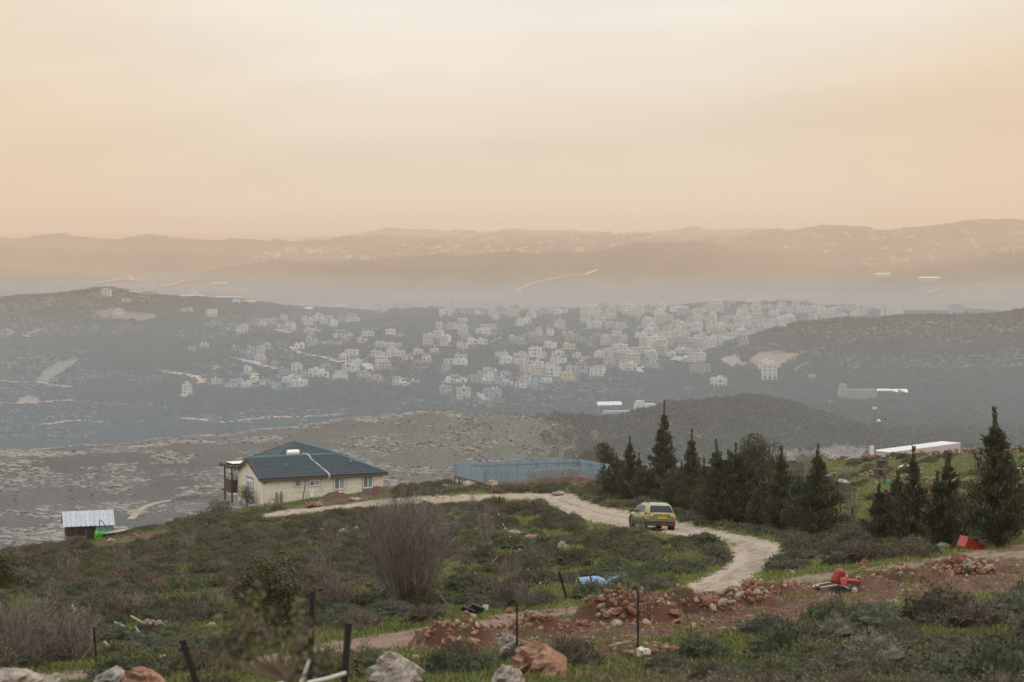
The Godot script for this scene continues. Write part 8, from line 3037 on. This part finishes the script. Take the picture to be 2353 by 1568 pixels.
func tin_shed() -> void:
	# ridge and eave corners read from the survey, footing on the slope edge
	var d := 152.0
	var k := d / FPX
	var r := ray(152, 1248)
	var base := Vector3(r.x * d, CAM.y + r.y * d, -d)
	var o := thing("tin_roof_shed", "small animal shed with pale corrugated tin roof on the left rim", "shed", base, 0.30)
	var L := 3.5
	var eave := 1.35
	var R := 2.32
	var W := 1.5
	var roof := Node3D.new()
	roof.name = "roof"
	o.add_child(roof, true)
	for sd in [1.0, -1.0]:
		for i in 11:
			var mb := MB.new()
			mb.col = Color(0.50, 0.56, 0.62) * (0.97 + 0.03 * (i % 3))
			var x0 := -0.25 + i * (L + 0.4) / 11.0
			var w := (L + 0.4) / 11.0
			var a := Vector3(x0, R, -W / 2)
			var e := Vector3(x0, eave - 0.1, -W / 2 + sd * (W / 2 + 0.28))
			var nrm := Vector3(0, 0.06, 0.05 * sd)
			# ribbed sheet: flat pan with a raised rib
			mb.quad(a, a + Vector3(w * 0.7, 0, 0), e + Vector3(w * 0.7, 0, 0), e)
			mb.quad(a + Vector3(w * 0.7, 0, 0), a + Vector3(w * 0.78, 0, 0) + nrm * 0.6, e + Vector3(w * 0.78, 0, 0) + nrm * 0.6, e + Vector3(w * 0.7, 0, 0))
			mb.quad(a + Vector3(w * 0.78, 0, 0) + nrm * 0.6, a + Vector3(w * 0.92, 0, 0) + nrm * 0.6, e + Vector3(w * 0.92, 0, 0) + nrm * 0.6, e + Vector3(w * 0.78, 0, 0) + nrm * 0.6)
			mb.quad(a + Vector3(w * 0.92, 0, 0) + nrm * 0.6, a + Vector3(w, 0, 0), e + Vector3(w, 0, 0), e + Vector3(w * 0.92, 0, 0) + nrm * 0.6)
			part("tin_sheet", mb.mesh(M.tin), roof)
	var mb := MB.new()
	mb.col = Color(0.12, 0.09, 0.065)
	mb.prism(PackedVector2Array([Vector2(0.0, eave), Vector2(W, eave), Vector2(W / 2, R - 0.05)]), -0.03, 0.03, Basis(Vector3.UP, PI / 2), Vector3(0.0, 0, 0))
	part("gable_board", mb.mesh(M.wood), o)
	for q in [[0.02, 0.0], [0.02, -0.75], [0.02, -1.48], [0.75, 0.0], [1.5, 0.0], [L, 0.0], [L, -W]]:
		mb = MB.new()
		mb.col = Color(0.16, 0.15, 0.14)
		mb.box(Vector3(q[0], eave / 2 - 0.25, q[1]), Vector3(0.06, eave + 0.5, 0.06))
		part("post", mb.mesh(M.wood), o)
	mb = MB.new()
	mb.col = Color(0.045, 0.042, 0.04)
	mb.box(Vector3(1.75, eave / 2 - 0.1, -0.06), Vector3(0.85, eave + 0.1, 0.04))
	part("door_panel", mb.mesh(M.wood), o)
	mb = MB.new()
	mb.col = Color(0.16, 0.38, 0.36)
	mb.box(Vector3(2.85, eave / 2 - 0.05, -0.05), Vector3(1.25, eave, 0.05))
	part("turquoise_panel", mb.mesh(M.paint), o)
	mb = MB.new()
	mb.col = Color(0.20, 0.19, 0.18)
	mb.box(Vector3(0.75, 0.10, -0.02), Vector3(1.5, 0.75, 0.03))
	mb.box(Vector3(0.0, 0.10, -W / 2), Vector3(0.03, 0.75, W))
	part("low_sheet", mb.mesh(M.tin), o)
	mb = MB.new()
	mb.col = Color(0.13, 0.09, 0.06)
	mb.box(Vector3(L / 2, eave / 2, -W), Vector3(L, eave, 0.05))
	part("back_wall", mb.mesh(M.wood), o)
	# wire mesh above the low sheet
	mb = MB.new()
	mb.col = Color(0.25, 0.25, 0.24)
	for i in 12: mb.tube([Vector3(0.06 + i * 0.125, 0.45, 0.01), Vector3(0.06 + i * 0.125, eave, 0.01)], 0.006, 0.006, 3, false)
	for i in 6: mb.tube([Vector3(0, 0.5 + i * 0.15, 0.01), Vector3(1.5, 0.5 + i * 0.15, 0.01)], 0.006, 0.006, 3, false)
	part("wire_mesh", mb.mesh(M.metal), o)
	# trampoline with collapsed bright green cover and a net pole
	r = ray(240, 1232)
	var tp := gp(246, 1240)
	var t := thing("trampoline", "round trampoline with bright green padding beside the tin shed", "trampoline", tp + Vector3(0, 0.1, 0), 0.0)
	var ring := []
	for i in 29: ring.append(Vector3(0.35 + cos(TAU * i / 28.0) * 1.15, 0.55 + cos(TAU * i / 28.0) * 0.13, sin(TAU * i / 28.0) * 1.15))
	mb = MB.new()
	mb.col = Color(0.40, 0.38, 0.35)
	mb.tube(ring, 0.03, 0.03, 6, false)
	part("hoop", mb.mesh(M.metal), t)
	mb = MB.new()
	mb.col = Color(0.24, 0.20, 0.17)
	for i in 28: mb.tri(Vector3(0.35, 0.53, 0), ring[i] - Vector3(0, 0.02, 0), ring[i + 1] - Vector3(0, 0.02, 0))
	part("mat", mb.mesh(M.paint), t)
	for i in 5:
		mb = MB.new()
		mb.col = Color(0.06, 0.06, 0.06)
		var a: Vector3 = ring[int(i * 28 / 5.0)]
		mb.tube([a, Vector3(a.x, -0.25, a.z)], 0.03, 0.03, 6)
		part("leg", mb.mesh(M.metal), t)
	rng.seed = 22
	mb = MB.new()
	for i in 90:
		mb.col = jitter(Color(0.07, 0.36, 0.03), 0.15)
		var a := PI * 0.62 + rng.randf() * PI * 0.85
		var q := Vector3(0.35 + cos(a) * 1.17, 0.5 + cos(a) * 0.13 + rng.randf_range(-0.38, 0.14), sin(a) * 1.15)
		mb.box(q, Vector3(0.28, 0.16, 0.14), Basis.from_euler(Vector3(rng.randf(), rng.randf() * 3, rng.randf())))
	part("green_padding", mb.mesh(M.paint), t)
	mb = MB.new()
	mb.col = Color(0.03, 0.035, 0.045)
	mb.tube(smooth([Vector3(-0.1, -0.3, 1.0), Vector3(-0.35, 0.9, 0.9), Vector3(-0.42, 1.5, 0.7), Vector3(-0.15, 1.1, 0.3), Vector3(0.05, 0.6, 0.1)], 4), 0.035, 0.03, 6)
	part("net_pole", mb.mesh(M.plastic), t)
	# leaning timber pen frame
	var pp := gp(70, 1262)
	var f := thing("pen_frame", "weathered leaning timber frame of a small pen at far left", "pen", pp, 0.15)
	var kk := -pp.z / FPX
	var bars := [[-30, -22, -26, 22, 0.09], [26, -2, 20, 36, 0.10], [-36, 20, 20, 34, 0.09], [-34, 20, -28, -8, 0.07], [-8, 22, 16, -2, 0.05], [16, 28, 2, 16, 0.05], [10, 26, 12, -2, 0.06], [26, -2, 2, -16, 0.09]]
	for b in bars:
		mb = MB.new()
		mb.col = Color(0.16, 0.135, 0.11) if b[4] < 0.1 else Color(0.30, 0.24, 0.17)
		mb.beam(Vector3(b[0] * kk, b[1] * kk + 0.2, 0), Vector3(b[2] * kk, b[3] * kk + 0.2, 0), b[4], b[4])
		part("timber", mb.mesh(M.wood), f)
	mb = MB.new()
	mb.col = Color(0.20, 0.19, 0.18)
	for i in 22: mb.tube([Vector3((-26 + i * 2.2) * kk, -0.2, -0.05), Vector3((-26 + i * 2.2) * kk, (22 + i * 0.5) * kk + 0.2, -0.05)], 0.006, 0.006, 3, false)
	for i in 10: mb.tube([Vector3(-27 * kk, (-10 + i * 3.3) * kk + 0.2, -0.05), Vector3(22 * kk, (-6 + i * 4.0) * kk + 0.2, -0.05)], 0.006, 0.006, 3, false)
	part("wire_mesh", mb.mesh(M.metal), f)

func _ready() -> void:
	setup()
	build_world()
	materials()
	make_heaps()
	make_bare()
	near_g.nu = 560
	near_g.nd = 560
	near_g.d0 = 14.0
	near_g.d1 = DSPLIT
	far_g.nu = 460
	far_g.nd = 520
	far_g.d0 = DSPLIT
	far_g.d1 = 14400.0
	fill(near_g)
	fill(far_g)
	print("heights ", Time.get_ticks_msec())
	lay_lanes()
	build_near()
	print("near ", Time.get_ticks_msec())
	build_far()
	print("far ", Time.get_ticks_msec())
	build_town()
	build_tracks()
	build_landmarks()
	print("town ", Time.get_ticks_msec())
	farm_house()
	blue_enclosure()
	build_car()
	build_trees()
	build_bare()
	print("farm ", Time.get_ticks_msec())
	build_rocks()
	build_small()
	scatter_near()
	scatter_stones()
	print("near scatter ", Time.get_ticks_msec())
	scatter_far()
	print("done ", Time.get_ticks_msec())
